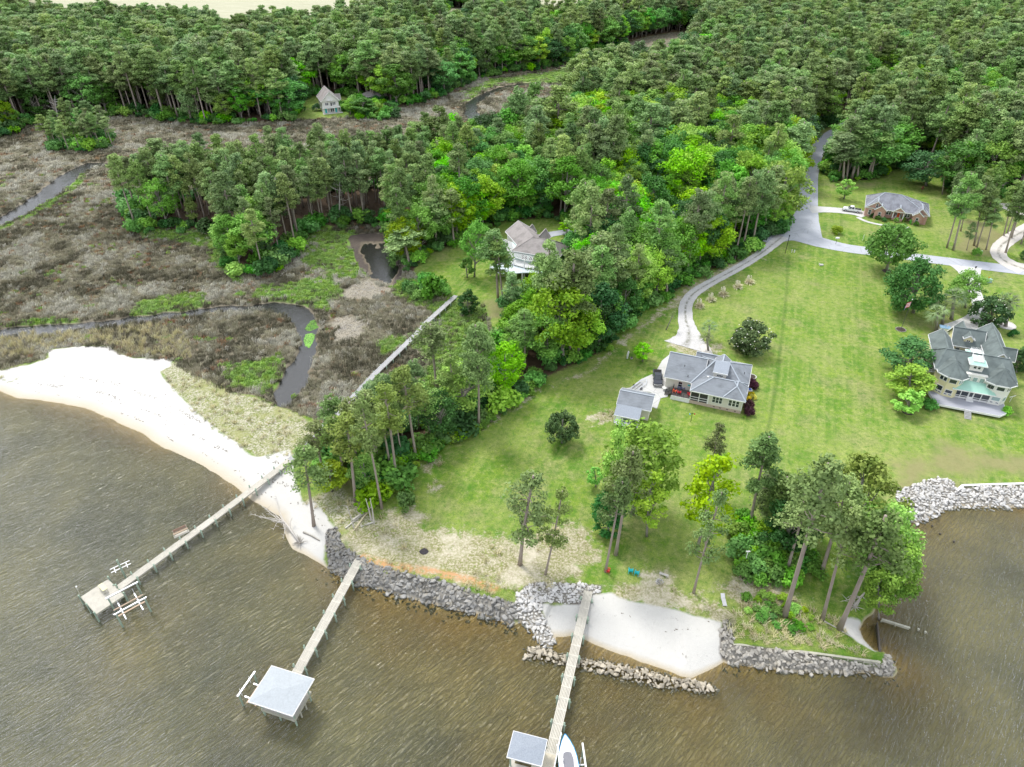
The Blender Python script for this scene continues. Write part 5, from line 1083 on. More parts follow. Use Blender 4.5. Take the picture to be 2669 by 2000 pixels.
# gazebo of the middle pier
o=P(573.5,1544.9,0); g2=Fr('gazebo',o,-17.2,'open pier gazebo with a pale grey hip roof','gazebo')
g2.c={}
W_,D_=4.95,3.35
for k in range(int(W_/.15)):
    pass
m=MB(); q=int((D_+.9)/.15)
for k in range(q): m.box(-.1,W_+.1,-.2+(D_+.9)/q*k+.01,-.2+(D_+.9)/q*(k+1)-.01,1.76,1.8)
g2.part('deck_boards',m,WDP)['kind']='stuff'
g2.box('rim_board',WD,-.14,W_+.14,-.26,-.21,1.4,1.8); g2.box('rim_board',WD,W_+.11,W_+.15,-.2,D_+.7,1.4,1.8); g2.box('rim_board',WD,-.15,-.11,-.2,D_+.7,1.4,1.8)
for u in (0,W_/2,W_):
    for v in (0,D_*.97+.4):
        g2.inst('post','gp',lambda:MB().tube([(0,0,-1),(0,0,4.55)],.12,8),WDG,(u,v,0))
for v in (1.2,2.4): g2.inst('pile','pl',lambda:MB().tube([(0,0,-1),(0,0,1.7)],.11,8),WD,(W_+.05,v,0))
g2.hip(-.85,W_+.85,-.95,D_+1.1,4.6,5.25,(W_*.38,D_*.5),(W_*.62,D_*.5),SHP,True,None)
# boat lift beside the gazebo
def boatlift(name,label,org,ang,L,Wd,ph,legs=True,bunk=True):
    f=Fr(name,org,ang,label,'boat lift')
    for u in (0,L):
        for v in (0,Wd):
            f.inst('pile','lp',lambda:MB().tube([(0,0,-1.2),(0,0,ph)],.13,8),WDG,(u,v,0)); f.inst('pile_cap','lc',lambda:MB().tube([(0,0,ph),(0,0,ph+.12)],[.16,.05],8),WHT,(u,v,0))
    for v in (0,Wd): f.part('top_beam',MB().bar((-.3,v,ph+.1),(L+.3,v,ph+.1),.16,.2),ALU)
    if bunk:
        for u in (L*.2,L*.8): f.part('cradle_beam',MB().bar((u,-.1,1.3),(u,Wd+.1,1.3),.16,.18),ALU)
        for v in (Wd*.3,Wd*.7): f.part('bunk',MB().bar((-.1,v,1.45),(L+.1,v,1.45),.22,.08),TAN)
        for u in (L*.2,L*.8):
            for v in (.35,Wd-.35): f.part('guide_post',MB().bar((u,v,1.3),(u,v,2.9),.07),WHT)
    return f
boatlift('boat_lift','empty aluminium boat lift beside the pale roofed gazebo',P(526,1524.8,0),71,3.3,-3.4,2.7)
# platform and lift of the long pier
o=P(183.9,1305.6,0); pf=Fr('pier_platform',o,-38,'square platform at the seaward end of the longest boardwalk','platform')
m=MB(); L_,D_=5.0,4.3; q=int(D_/.16)
m=MB(); q=int(L_/.16)
for k in range(q): m.box(L_/q*k+.012,L_/q*(k+1)-.012,0,D_,1.76,1.8)
pf.part('deck_boards',m,WDP)['kind']='stuff'
for b in ((-.05,L_+.05,-.06,-.01,1.45,1.8),(-.05,L_+.05,D_+.01,D_+.06,1.45,1.8),(-.06,-.01,0,D_,1.45,1.8),(L_+.01,L_+.06,0,D_,1.45,1.8)): pf.box('rim_board',WD,*b)
for u in (0,L_/2,L_):
    for v in (-.16,D_+.16): pf.inst('pile','pp',lambda:MB().tube([(0,0,-1.2),(0,0,2.4)],.13,8),WDG,(u,v,0))
pf.part('lamp_post',MB().tube([(0,0,2.2),(0,.1,4.2)],.06,6),WD); pf.part('lamp',MB().ell((0,.15,4.2),(.16,.16,.12),8,4),WHT,smooth=True)
boatlift('boat_lift','four post boat lift with a slatted cradle at the end of the longest boardwalk',P(265.8,1355.1,0),42,4.2,3.9,3.2)
o=P(212,1270,1.8); lk=Fr('cleaning_table',o,-38,'pale yellow fish cleaning table on the end platform','table',1.8-.2)
lk.part('top',MB().box(.5,2.2,.0,.7,1.05,1.12),M('pale_yellow_panel',(.62,.58,.35),.6,.1)); [lk.inst('leg','lg',lambda:MB().box(-.05,.05,-.05,.05,.2,1.05),WD,(u,v,0)) for u in (.6,2.1) for v in (.08,.6)]
o=P(275.2,1262,0); jl=Fr('watercraft_lift',P(272,1249,0),38,'small single post watercraft lift halfway along the outer pier','boat lift')
jl.part('post',MB().tube([(0,0,-1),(0,.1,4.4)],.14,8),WDG)
for v in (-.9,0,.9): jl.part('arm',MB().bar((v,-.1,2.1),(v,1.3,2.1),.09),ALU)
for v in (.3,1.1): jl.part('bunk',MB().bar((-1.5,v,2.2),(1.5,v,2.2),.12,.09),WHT)
o=P(392,1153,2.0); bn=Fr('pier_bench',o,37.5,'brown slatted bench hung on the side of the longest boardwalk','bench',1.9)
bn.part('seat',MB().box(-1.2,1.2,.15,.55,.38,.44),TAN); bn.part('backrest',MB().add([(-1.2,.58,.55),(1.2,.58,.55),(1.2,.66,1.0),(-1.2,.66,1.0),(-1.2,.63,.55),(1.2,.63,.55),(1.2,.71,1.0),(-1.2,.71,1.0)],[(0,1,2,3),(7,6,5,4),(0,4,5,1),(1,5,6,2),(2,6,7,3),(3,7,4,0)]),M('brown_stained_board',(.30,.20,.15),.8,.2,3.))
for u in (-1.1,1.1): bn.part('leg',MB().box(u-.05,u+.05,.15,.25,-.15,.38),WD); bn.part('leg',MB().box(u-.05,u+.05,.5,.6,-.15,.95),WD)
bn.part('floor_board',MB().box(-1.25,1.25,-.1,.6,-.22,-.15),WDP)
# boathouse of the nearest pier
o=P(1095.2,1635.8,4.4); bh=Fr('boathouse_roof',o,-14.5,'slate grey roofed boat slip beside the nearest pier','boathouse')
bh.hip(0,4.4,0,3.35,4.4,4.75,(1.7,1.65),(2.7,1.65),SHM,True,None)
for u in (.35,4.0):
    for v in (.3,3.0): bh.inst('post','bp',lambda:MB().tube([(0,0,-1.2),(0,0,4.3)],.11,8),WDG,(u,v,0))
bh.part('walkway',MB().box(.2,4.3,.1,.7,1.72,1.8),WDP); bh.part('walkway',MB().box(.2,.8,.7,3.2,1.72,1.8),WDP)
o=P(1181.7,1627,1.8); pl=Fr('pier_platform',o,-14.5,'cross boarded deck at the outer end of the nearest pier','platform')
m=MB()
for k in range(28): m.box(-1.6,1.25,-.15*(k+1)+.012,-.15*k-.012,1.77,1.81)
pl.part('deck_boards',m,M('sand_coloured_boards',(.58,.53,.42),.85,.15,3.))['kind']='stuff'
pl.part('railing',MB().bar((1.32,-4,2.7),(1.32,2.6,2.7),.12,.06),WHT)
for v in (-3.6,-1.8,0,2.4): pl.inst('pile','pq',lambda:MB().tube([(0,0,-1.2),(0,0,2.65)],.12,8),WDG,(1.38,v,0))
# ------------------------------------------------------------ moored boat
o=P(1231,1690,1.6); bt=Fr('motor_boat',(P(1231,1657,1.9)[0]+.05,P(1231,1657,1.9)[1]-3.2,1.2),-14.5+90-72,'white motor boat with a blue rim and grey hatch on its lift','boat',1.0)
st=[(0,1.15),(1.5,1.25),(3,1.28),(4.3,1.18),(5.4,.93),(6.3,.55),(6.9,.2),(7.15,.03)]
def hull(off,z0,z1,in_=0):
    m=MB(); rows=[]
    for y,w in st: rows.append([(-w-off,y,z1+.035*y),(-w*.93,y,z0+.5),(-w*.3,y,z0+.1*max(0,y-4)),(w*.3,y,z0+.1*max(0,y-4)),(w*.93,y,z0+.5),(w+off,y,z1+.035*y)])
    n=len(rows); m.v=[p for r_ in rows for p in r_]
    for i in range(n-1):
        for k in range(5): m.f.append((i*6+k,i*6+k+1,(i+1)*6+k+1,(i+1)*6+k))
    m.f.append((0,1,2,3,4,5)); return m
BW=M('white_gelcoat',(.80,.81,.82),.25,.03,1.,.5); BB=M('blue_rub_rail',(.03,.28,.55),.4,.05,2.)
bt.part('hull',hull(0,0,1.1),BW,smooth=True)
m=MB(); a=[(-w,y,1.1+.035*y) for y,w in st]+[(w,y,1.1+.035*y) for y,w in reversed(st)]; m.add(a,[tuple(range(len(a)))]); bt.part('deck',m,BW)
m=MB()
for sg in (-1,1): m.tube([(sg*w,y,1.13+.035*y) for y,w in st],.05,6)
bt.part('rub_rail',m,BB)
m=MB(); m.prism([(-.62,2.6),(.62,2.6),(.68,4.0),(.5,4.75),(0,4.9),(-.5,4.75),(-.68,4.0)],1.24,1.36); bt.part('hatch',m,M('grey_cover',(.20,.20,.22),.8,.15,3.))
bt.part('hatch_trim',MB().box(-.64,.64,2.5,2.585,1.2,1.34),BB)
bt.part('console',MB().add([(-.6,.6,1.15),(.6,.6,1.15),(.6,1.7,1.15),(-.6,1.7,1.15),(-.5,.7,2.0),(.5,.7,2.0),(.45,1.3,2.1),(-.45,1.3,2.1)],[(0,3,2,1),(4,5,6,7),(0,1,5,4),(1,2,6,5),(2,3,7,6),(3,0,4,7)]),BW)
bt.part('windscreen',MB().add([(-.5,1.32,2.08),(.5,1.32,2.08),(.4,1.0,2.5),(-.4,1.0,2.5)],[(0,1,2,3)]),GLG)
bl=Fr('boat_lift',P(1260,1700,0),-14.5+90-72,'white boat lift holding the motor boat','boat lift')
for u in (-2.9,.35):
    bl.part('side_beam',MB().bar((u,-1,2.4),(u,4.2,2.55),.22,.16),WHT)
    for v in (-.6,3.6): bl.inst('pile','zz',lambda:MB().tube([(0,0,-1.2),(0,0,2.35)],.13,8),WDG,(u,v,0))
bl.part('cradle_beam',MB().bar((-2.9,2.2,.95),(.35,2.2,.95),.16,.2),ALU)
for u in (-.15,-2.4): bl.part('guide_post',MB().bar((u,2.2,1.),(u,2.2,2.9),.08),WHT)
# ------------------------------------------------------------ grey roofed house
o=P(1599.0,894.6,G); h=Fr('grey_roofed_house',o,-21,'single storey cream house with a grey hipped roof and rear deck','house',G)
h.box('foundation',BASEB,-10.9,.0,0,13.8,-.2,.75); h.box('wall',SID,-7.0,-.05,.05,13.75,.75,3.5); h.box('wall',SID,-11.3,-7.0,3.1,13.7,.75,3.45); h.box('wall',SID,-16.8,-11.28,3.2,12.9,0,3.5)
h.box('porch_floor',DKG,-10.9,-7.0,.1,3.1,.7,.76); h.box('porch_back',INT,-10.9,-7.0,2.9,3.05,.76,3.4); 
for u in (-10.85,-9.0,-7.15): h.inst('porch_post','pp',lambda:MB().box(-.09,.09,-.06,.06,.75,3.45),WHT,(u,.06,0))
for z_ in (1.15,1.75): h.box('porch_rail',WHT,-10.85,-7.1,.0,.08,z_,z_+.1)
h.box('porch_screen',M('screen_mesh',(.05,.05,.05),.6,.1),-10.8,-7.15,.14,.16,.8,3.4)
h.box('corner_board',WHT,-7.06,-6.92,-.02,.04,.75,3.5); h.box('corner_board',WHT,-.12,.03,-.03,.04,.75,3.5)
for u in (-5.9,-5.2,-4.5,-2.5,-1.75,-1.0): h.win(u,.0,1.55,.58,1.45)
h.win(-13.6,3.15,1.5,.8,1.3)
for u in (-5.6,-4.3,-2.8,-1.2): h.box('vent',INT,u-.2,u+.2,-.012,.0,.3,.5)
h.gable(-17.3,-9.0,2.6,13.4,3.6,6.95,'u',SHG,SID,.4,SHL)
h.hip(-11.5,.5,2.3,14.4,3.6,7.05,(-7.5,7.7),(-4.5,8.2),SHG,True,SHL)
h.hip(-11.1,.42,-.5,6.5,3.62,5.9,(-6.9,3.0),(-2.6,3.0),SHG,True,SHL)
h.hip(-4.2,.5,-.42,5.2,3.66,5.5,(-1.85,1.9),(-1.85,4.),SHG,False,SHL)
h.gable(-7.5,-4.2,8.6,12.0,5.2,6.5,'v',SHG,SID,.3,SHL,name='cross_gable'); h.gable(-11.9,-6.,11.5,15.1,3.4,5.0,'u',SHG,None,.3,SHL,name='porch_roof')
d_=h.box('dormer',SID,-7.1,-4.45,4.35,7.4,4.6,6.35)
MB().add([(-7.35,4.1,6.3),(-4.2,4.1,6.3),(-4.2,7.7,7.12),(-7.35,7.7,7.12),(-7.35,4.1,6.45),(-4.2,4.1,6.45),(-4.2,7.7,7.27),(-7.35,7.7,7.27)],[(3,2,1,0),(4,5,6,7),(0,1,5,4),(1,2,6,5),(2,3,7,6),(3,0,4,7)]).obj('dormer_roof',SHM,d_)
h.box('dormer_trim',WHT,-7.36,-4.19,4.02,4.09,6.25,6.47); h.win(-5.78,4.33,5.45,1.2,.4,0,4,1)
for (u,v,z_) in ((-13.5,5.6,5.5),(-12.3,3.6,4.3),(-.9,8,5.1)): h.part('vent_pipe',MB().tube([(u,v,z_-.2),(u,v,z_+.35)],.07,6),BLK)
h.box('skylight',WHT,-8.3,-7.9,3.35,3.6,5.2,5.42)
h.box('deck',DKG,-14.9,-10.95,0.,3.15,.92,1.0); h.box('deck_fascia',WHT,-14.95,-10.9,-.07,-.01,.3,1.02)
h.box('deck_skirt',DKG,-14.9,-10.95,.02,.08,0,.9); h.box('deck_fascia',WHT,-15.0,-10.9,-.12,-.06,-.1,.28)
h.rail([(-14.9,.0,1.),(-10.95,.0,1.)],.95,BLK,1.3,3); h.rail([(-14.9,.0,1.),(-14.9,.9,1.)],.95,BLK,.9,3); h.rail([(-14.9,2.2,1.),(-14.9,3.15,1.)],.95,BLK,.9,3)
for k in range(5): h.inst('step','st',lambda:MB().box(-.17,.17,0,1.3,-.04,.02),DKG,(-15.1-.3*k,.9,.85-.19*k))
h.rail([(-14.9,.85,1.),(-16.4,.85,.1)],.9,BLK,.8,4); h.rail([(-14.9,2.25,1.),(-16.4,2.25,.1)],.9,BLK,.8,4)
h.win(-11.7,3.1,2.2,.6,.4,0,1,1,TRQ)
# chairs
def chair(label,loc,rz,mat,group=None):
    k=mat.name
    r=empty('adirondack_chair',loc,math.radians(rz),label,'chair',group)
    if k not in CH:
        a=MB()
        for i in range(5): a.add([(-.27,-.28+.11*i,.38-.035*i),(.27,-.28+.11*i,.38-.035*i),(.27,-.19+.11*i,.355-.035*i),(-.27,-.19+.11*i,.355-.035*i),(-.27,-.28+.11*i,.355-.035*i),(.27,-.28+.11*i,.355-.035*i),(.27,-.19+.11*i,.33-.035*i),(-.27,-.19+.11*i,.33-.035*i)],[(0,1,2,3),(7,6,5,4),(0,4,5,1),(1,5,6,2),(2,6,7,3),(3,7,4,0)])
        b=MB()
        for i in range(5): x=-.24+.12*i; b.add([(x-.05,.25,.2),(x+.05,.25,.2),(x+.058,.55,.95-.05*abs(i-2)),(x-.058,.55,.95-.05*abs(i-2)),(x-.05,.28,.2),(x+.05,.28,.2),(x+.058,.58,.95-.05*abs(i-2)),(x-.058,.58,.95-.05*abs(i-2))],[(0,1,2,3),(7,6,5,4),(0,4,5,1),(1,5,6,2),(2,6,7,3),(3,7,4,0)])
        c=MB(); c.box(-.39,-.27,-.35,.42,.54,.57)
        d=MB(); d.box(-.03,.03,-.03,.03,0,.54); e=MB(); e.bar((0,0,.36),(0,.85,.03),.05,.1)
        CH[k]=[q.mesh(n_,mat) for q,n_ in ((a,'seat'),(b,'backrest'),(c,'armrest'),(d,'leg'),(e,'leg'))]
    for i,(n_,dx,dy) in enumerate((('seat',0,0),('backrest',0,0))): ob=bpy.data.objects.new(n_,CH[k][i]); link(ob,r)
    for dx in (0,.66): ob=bpy.data.objects.new('armrest',CH[k][2]); ob.location=(dx,0,0); link(ob,r)
    for dx in (-.31,.31):
        ob=bpy.data.objects.new('leg',CH[k][3]); ob.location=(dx,-.28,0); link(ob,r); ob=bpy.data.objects.new('leg',CH[k][4]); ob.location=(dx,-.28,0); link(ob,r)
    r.scale=(.98,.98,1.0); return r
CH={}
RED=M('red_plastic',(.62,.035,.045),.45,.05); CORAL=M('coral_plastic',(.75,.13,.06),.45,.05); BLU=M('cobalt_plastic',(.015,.05,.30),.45,.05); TEA=M('teal_plastic',(.015,.45,.50),.45,.05)
def zc(x0,y0,s,zx,zy): return ((x0+zx/s)*.82877,(y0+zy/s)*.82877)
def Zp(x0,y0,s,zx,zy,z): a=zc(x0,y0,s,zx,zy); q=P(a[0],a[1],z); return (q[0],q[1],z)
CZ=(1580,900,5.267)
chair('left cobalt chair of the pair against the house wall',Zp(*CZ,1003,597,G+1),-20,BLU); chair('right cobalt chair of the pair against the house wall',Zp(*CZ,1055,605,G+1),-20,BLU)
chair('small coral chair on the dark deck',Zp(*CZ,937,645,G+1),150,CORAL); chair('middle red chair on the dark deck',Zp(*CZ,1000,665,G+1),165,RED); chair('right red chair on the dark deck by the porch',Zp(*CZ,1140,690,G+1),110,RED)
bz=(1560,1440,4.758)
chair('left teal chair on the lawn above the beach',Zp(*bz,398,240,G),168,TEA); chair('right teal chair on the lawn above the beach',Zp(*bz,474,268,G),158,TEA); chair('red chair at the foot of the slim pine',Zp(*bz,115,240,G),70,RED)
# fire pit, benches
x,y,_=Zp(*bz,757,370,G); r=empty('fire_pit',(x,y,G),0,'ring of pale stones round ashes on the lawn','fire pit'); rs=rockset(STW)
for k in range(12): ob=bpy.data.objects.new('stone',random.choice(rs)); ob.location=(.55*math.cos(k*.5236),.55*math.sin(k*.5236),.08); ob.scale=(.36,.3,.3); ob.rotation_euler=(0,0,k*.5236); link(ob,r)
MB().tube([(0,0,.0),(0,0,.04)],.48,12).obj('ash_bed',M('ash',(.25,.24,.23),.95,.5,6.),r)
def bench(label,loc,rz,L=1.5,mat=None):
    r=empty('bench',loc,math.radians(rz),label,'bench'); m=mat or M('weathered_bench',(.48,.46,.43),.8,.15,3.)
    for k in range(3): MB().box(-L/2,L/2,-.22+.15*k,-.09+.15*k,.42,.46).obj('slat',m,r)
    for u in (-L/2+.2,L/2-.2): MB().box(u-.05,u+.05,-.2,.2,0,.42).obj('leg',m,r)
bench('low pale bench beside the stone fire ring',Zp(*bz,808,295,G),-25)
x,y=P(1563,1300,G); r=empty('lounger',(x,y,G-.1),math.radians(88),'grey slatted lounger on the lawn near the riprap','lounger'); lm=M('grey_slats',(.52,.52,.54),.7,.1,3.)
for k in range(13): MB().box(-.95+.11*k,-.86+.11*k,-.32,.32,.32,.35).obj('slat',lm,r)
MB().add([(.5,-.32,.33),(1.15,-.32,.62),(1.15,.32,.62),(.5,.32,.33),(.5,-.32,.37),(1.15,-.32,.66),(1.15,.32,.66),(.5,.32,.37)],[(0,1,2,3),(7,6,5,4),(0,4,5,1),(1,5,6,2),(2,6,7,3),(3,7,4,0)]).obj('backrest',lm,r)
for u in (-.8,.6):
    for v in (-.28,.28): MB().box(u-.04,u+.04,v-.04,v+.04,0,.32).obj('leg',lm,r)
# ------------------------------------------------------------ shed
o=P(1399.1,909.5,G); s_=Fr('garden_shed',o,-19,'cream shed with a grey gable roof and lean-to','shed',G)
s_.box('wall',SID,-6.4,-.0,0,5.0,-.1,2.95); s_.gable(-6.85,.4,-1.2+.75,5.9,2.95,4.55,'u',SHG,SID,.35,SHL)
MB().add([(-6.75,-3.3,2.2),(-1.45,-3.3,2.2),(-1.45,-.3,3.0),(-6.75,-.3,3.0),(-6.75,-3.3,2.32),(-1.45,-3.3,2.32),(-1.45,-.3,3.12),(-6.75,-.3,3.12)],[(3,2,1,0),(4,5,6,7),(0,1,5,4),(1,2,6,5),(2,3,7,6),(3,0,4,7)]).obj('lean_to_roof',SHM,s_.r)
s_.box('fascia',WHT,-6.8,-1.4,-3.37,-3.31,2.14,2.36)
for u in (-6.6,-4.9,-3.3,-1.65): s_.inst('post','sp',lambda:MB().box(-.08,.08,-.08,.08,0,2.2),WHT,(u,-3.1,0))
s_.box('knee_wall',WHT,-6.6,-1.6,-3.08,-3.0,0,.35); s_.box('side_wall',SID,-1.72,-1.6,-3.0,0,0,2.2); s_.box('floor',WDG,-6.6,-1.7,-3.0,0,.0,.06)
x,y,_=Zp(*CZ,215,1108,G); r=empty('oval_tub',(x,y,G),math.radians(-15),'white oval tub standing in front of the shed','tub')
m=MB(); n=20
ov=lambda a,b,z,k=1:[(a*math.copysign(abs(math.cos(t))**.7,math.cos(t))*k,b*math.copysign(abs(math.sin(t))**.7,math.sin(t))*k,z) for t in [2*math.pi*i/n for i in range(n)]]
rings=[ov(1.35,.42,.25),ov(1.6,.6,.62),ov(1.5,.52,.62),ov(1.25,.36,.34)]; m.v=[p for q in rings for p in q]
for i in range(3):
    for k in range(n): m.f.append((i*n+k,i*n+(k+1)%n,(i+1)*n+(k+1)%n,(i+1)*n+k))
m.f.append(tuple(range(3*n,4*n))); m.f.append(tuple(range(n))[::-1]); m.obj('basin',BW,r,True)
for u in (-.9,0,.9): MB().box(u-.04,u+.04,-.3,.3,0,.28).obj('leg',BLK,r)
# white barbecue cover, round table, trailer
x,y,_=Zp(*CZ,838,578,G); r=empty('covered_grill',(x,y,G),math.radians(-20),'white covered grill on the concrete beside the deck','grill'); q=MB().add([(-.6,-.35,0),(.6,-.35,0),(.6,.35,0),(-.6,.35,0),(-.52,-.28,1.1),(.52,-.28,1.1),(.52,.28,1.15),(-.52,.28,1.15)],[(0,3,2,1),(4,5,6,7),(0,1,5,4),(1,2,6,5),(2,3,7,6),(3,0,4,7)]).obj('cover',WHT,r,False,.05); MB().tube([(-.4,0,1.16),(.4,0,1.16)],.05,6).obj('handle',WHT,r)
x,y,_=Zp(*CZ,800,620,G); r=empty('patio_table',(x,y,G),0,'round pale patio table beside the deck steps','table'); MB().tube([(0,0,.7),(0,0,.74)],.62,16).obj('tabletop',M('pale_tabletop',(.60,.60,.57),.5,.1),r); MB().tube([(0,0,0),(0,0,.7)],.06,8).obj('pedestal',WHT,r)
x,y,_=Zp(*CZ,450,575,G); r=empty('boat_trailer',(x,y,G),math.radians(48),'empty galvanised boat trailer on the concrete apron','trailer')
for v in (-.8,.8): MB().bar((-2.4,v,.5),(1.6,v,.5),.1).obj('rail',ALU,r)
MB().bar((1.6,-.8,.5),(3.0,0,.5),.1).bar((1.6,.8,.5),(3.0,0,.5),.1).obj('tongue',ALU,r)
for u in (-2.3,-1.2,0,1.2): MB().bar((u,-.8,.48),(u,.8,.48),.08).obj('crossbar',ALU,r)
for v in (-.35,.35): MB().bar((-2.3,v,.62),(.9,v,.62),.14,.08).obj('bunk',M('grey_carpet',(.22,.22,.23),.9,.2),r)
def wheel(par,x,y,z,r_=.36,w=.22,name='wheel'):
    t=MB().tube([(x,y-w/2,z),(x,y+w/2,z)],r_,12).obj(name,M('tyre_rubber',(.02,.02,.02),.8,.1),par); MB().tube([(x,y-w/2-.01,z),(x,y+w/2+.01,z)],r_*.55,10).obj('rim',M('silver_rim',(.45,.45,.47),.3,.1,1.,.5,.8),t); return t
for v in (-1.0,1.0): wheel(r,-.6,v,.33,.33,.2); 
# vehicles
def vehicle(name,label,loc,rz,mat,kind='pickup',L=5.6,cat='pickup truck'):
    r=empty(name,loc,math.radians(rz),label,cat); w=.98
    if kind=='pickup': prof=[(-L/2,.55),(-L/2,1.15),(-.55,1.18),(-.55,1.2),(1.35,1.2),(L/2-.25,1.1),(L/2,.9),(L/2,.5)]; cab=(-.75,-.45,.75,1.45,1.95)
    else: prof=[(-L/2,.5),(-L/2,1.1),(L*.18,1.12),(L/2-.3,.98),(L/2,.8),(L/2,.45)]; cab=(-L/2+.12,-L/2+.45,.55,1.25,1.8)
    n=len(prof); m=MB(); m.add([(a,-w,b) for a,b in prof]+[(a,w,b) for a,b in prof],[tuple(range(n)),tuple(range(2*n-1,n-1,-1))]+[(i,(i+1)%n,n+(i+1)%n,n+i) for i in range(n)])
    b=m.obj('body',mat,r,False,.07)
    x0,x0t,x1t,x1,zt=cab; zb=1.12; wt=.78; wb=.93
    c=MB().add([(x0,-wb,zb),(x1,-wb,zb),(x1,wb,zb),(x0,wb,zb),(x0t,-wt,zt),(x1t,-wt,zt),(x1t,wt,zt),(x0t,wt,zt)],[(0,3,2,1),(4,5,6,7),(0,1,5,4),(1,2,6,5),(2,3,7,6),(3,0,4,7)]).obj('cabin',mat,r,False,.05)
    def quad(name,a,b_,c_,d_,off,mt=GLS):
        a,b_,c_,d_=map(Vector,(a,b_,c_,d_)); ce=(a+b_+c_+d_)/4; nn=(b_-a).cross(d_-a).normalized()*off
        vs=[ce+(q-ce)*.84+nn for q in (a,b_,c_,d_)]; vs2=[q-nn.normalized()*.03 for q in vs]
        MB().add(vs+vs2,[(0,1,2,3),(7,6,5,4),(0,4,5,1),(1,5,6,2),(2,6,7,3),(3,7,4,0)]).obj(name,mt,r)
    quad('windscreen',(x1,-wb,zb),(x1,wb,zb),(x1t,wt,zt),(x1t,-wt,zt),.02); quad('rear_window',(x0,wb,zb),(x0,-wb,zb),(x0t,-wt,zt),(x0t,wt,zt),.02)
    xm=(x0+x1)/2-.05; xmt=(x0t+x1t)/2
    for sg in (-1,1):
        for (p,pt,q,qt) in ((x0,x0t,xm,xmt),(xm,xmt,x1,x1t)):
            a=[(p,sg*wb,zb),(q,sg*wb,zb),(qt,sg*wt,zt),(pt,sg*wt,zt)]; a=a if sg<0 else a[::-1]; quad('side_window',*a,.02)
        MB().box(x1-.25,x1-.1,sg*1.02-.1,sg*1.02+.1,1.15,1.3).obj('mirror',mat,r)
        MB().box(L/2-.06,L/2+.02,sg*.72-.18,sg*.72+.18,.72,.9).obj('headlight',M('lamp_glass',(.75,.75,.72),.2,.05),r)
    MB().box(L/2-.05,L/2+.03,-.5,.5,.6,.9).obj('grille',M('chrome',(.35,.35,.36),.25,.1,1.,.5,.8),r); MB().box(L/2-.02,L/2+.12,-.95,.95,.42,.6).obj('bumper',M('chrome',(.35,.35,.36)),r)
    if kind=='pickup': MB().box(-L/2+.1,-.85,-.8,.8,1.16,1.2).obj('bed',M('black_bed_liner',(.02,.02,.02),.8,.1),r)
    for u in (-L/2+1.05,L/2-1.0):
        for v in (-.9,.9): wheel(r,u,v,.38,.38)
    return r
CP_BLK=M('black_car_paint',(.018,.022,.035),.18,.1,1.,.6); CP_WHT=M('white_car_paint',(.75,.76,.78),.25,.04,1.,.5); CP_NAV=M('navy_car_paint',(.015,.03,.09),.2,.1,1.,.6)
x,y,_=Zp(*CZ,700,475,G+.2); vehicle('pickup_truck','black pickup truck parked beside the grey roofed house',(x,y,G),-98,CP_BLK,L=5.7)
bz2=(2170,470,7.9); x,y,_=Zp(*bz2,405,600,G+.9); vehicle('pickup_truck','white pickup truck parked on the drive of the brick house',(x,y,G+.07),155,CP_WHT,L=5.9)
x,y=P(2200,447,G+.8); vehicle('car','dark car parked behind the pine grove',(x,y,G+.1),168,CP_BLK,'suv',5.2,'car')
x,y=P(1048,521,G+.8); vehicle('car','navy car parked beside the white house',(x,y,G+.1),190,CP_NAV,'suv',4.8,'car')
x,y=P(1067,527,G+.3); r=empty('utility_trailer',(x,y,G+.1),math.radians(10),'white twin axle trailer beside the navy car','trailer'); MB().box(-1.6,1.6,-.9,.9,.5,.62).obj('bed',WHT,r); MB().box(-1.65,-1.55,-.9,.9,.62,1.7).obj('headboard',WHT,r); MB().bar((1.6,0,.5),(2.6,0,.5),.1).obj('tongue',ALU,r)
for u in (-.4,.4):
    for v in (-1,1): wheel(r,u,v,.33,.32)
# ------------------------------------------------------------ brick house
o=P(1865.6,466.6,G); b=Fr('brick_house',o,-25,'red brick ranch house with white trimmed gables','house',G)
b.box('wall',BRK,0,6.2,0,11.5,-.1,3.15); b.box('wall',BRK,6.1,14.6,1.4,11.4,-.1,3.14); b.box('wall',BRK,14.5,18.9,-.2,11.3,-.1,3.15); b.box('wall',BRK,2.9,6.15,-1.1,.1,-.1,3.12); b.box('wall',BRK,14.6,17.3,-1.4,-.1,-.1,3.12)
b.hip(-.45,19.4,-.3,12,3.2,7.0,(4.6,5.9),(9.8,5.9),SHS,True,SHL); b.hip(9,19.42,-.2,11.9,3.22,5.7,(12.,5.2),(15.9,5.2),SHS,False,SHL)
b.gable(-.35,6.6,-.6,6,3.18,5.75,'v',SHS,BRK,.45,SHL); b.gable(2.6,6.5,-1.5,1,3.2,4.75,'v',SHS,BRK,.35,SHL)
b.gable(8.2,12.3,-.6,4.5,3.1,4.7,'v',SHS,BRK,.35,SHL); b.gable(14.2,19.3,-.7,5,3.18,5.3,'v',SHS,BRK,.45,SHL); b.gable(14.25,17.7,-1.8,.5,3.15,4.5,'v',SHS,BRK,.35,SHL)
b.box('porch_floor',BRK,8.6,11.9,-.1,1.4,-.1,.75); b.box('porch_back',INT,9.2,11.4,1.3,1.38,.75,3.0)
for u in (8.65,11.85): b.inst('column','bc',lambda:MB().box(-.14,.14,-.14,.14,.7,3.0),WHT,(u,0.,0))
b.box('porch_beam',WHT,8.5,12.,-.12,.1,2.85,3.1); b.box('door',ORD,9.95,10.8,1.22,1.3,.75,2.75); b.box('door_surround',WHT,9.5,11.25,1.29,1.36,.75,2.95); b.win(9.72,1.27,1.2,.25,1.4,0,1,1); b.win(11.03,1.27,1.2,.25,1.4,0,1,1)
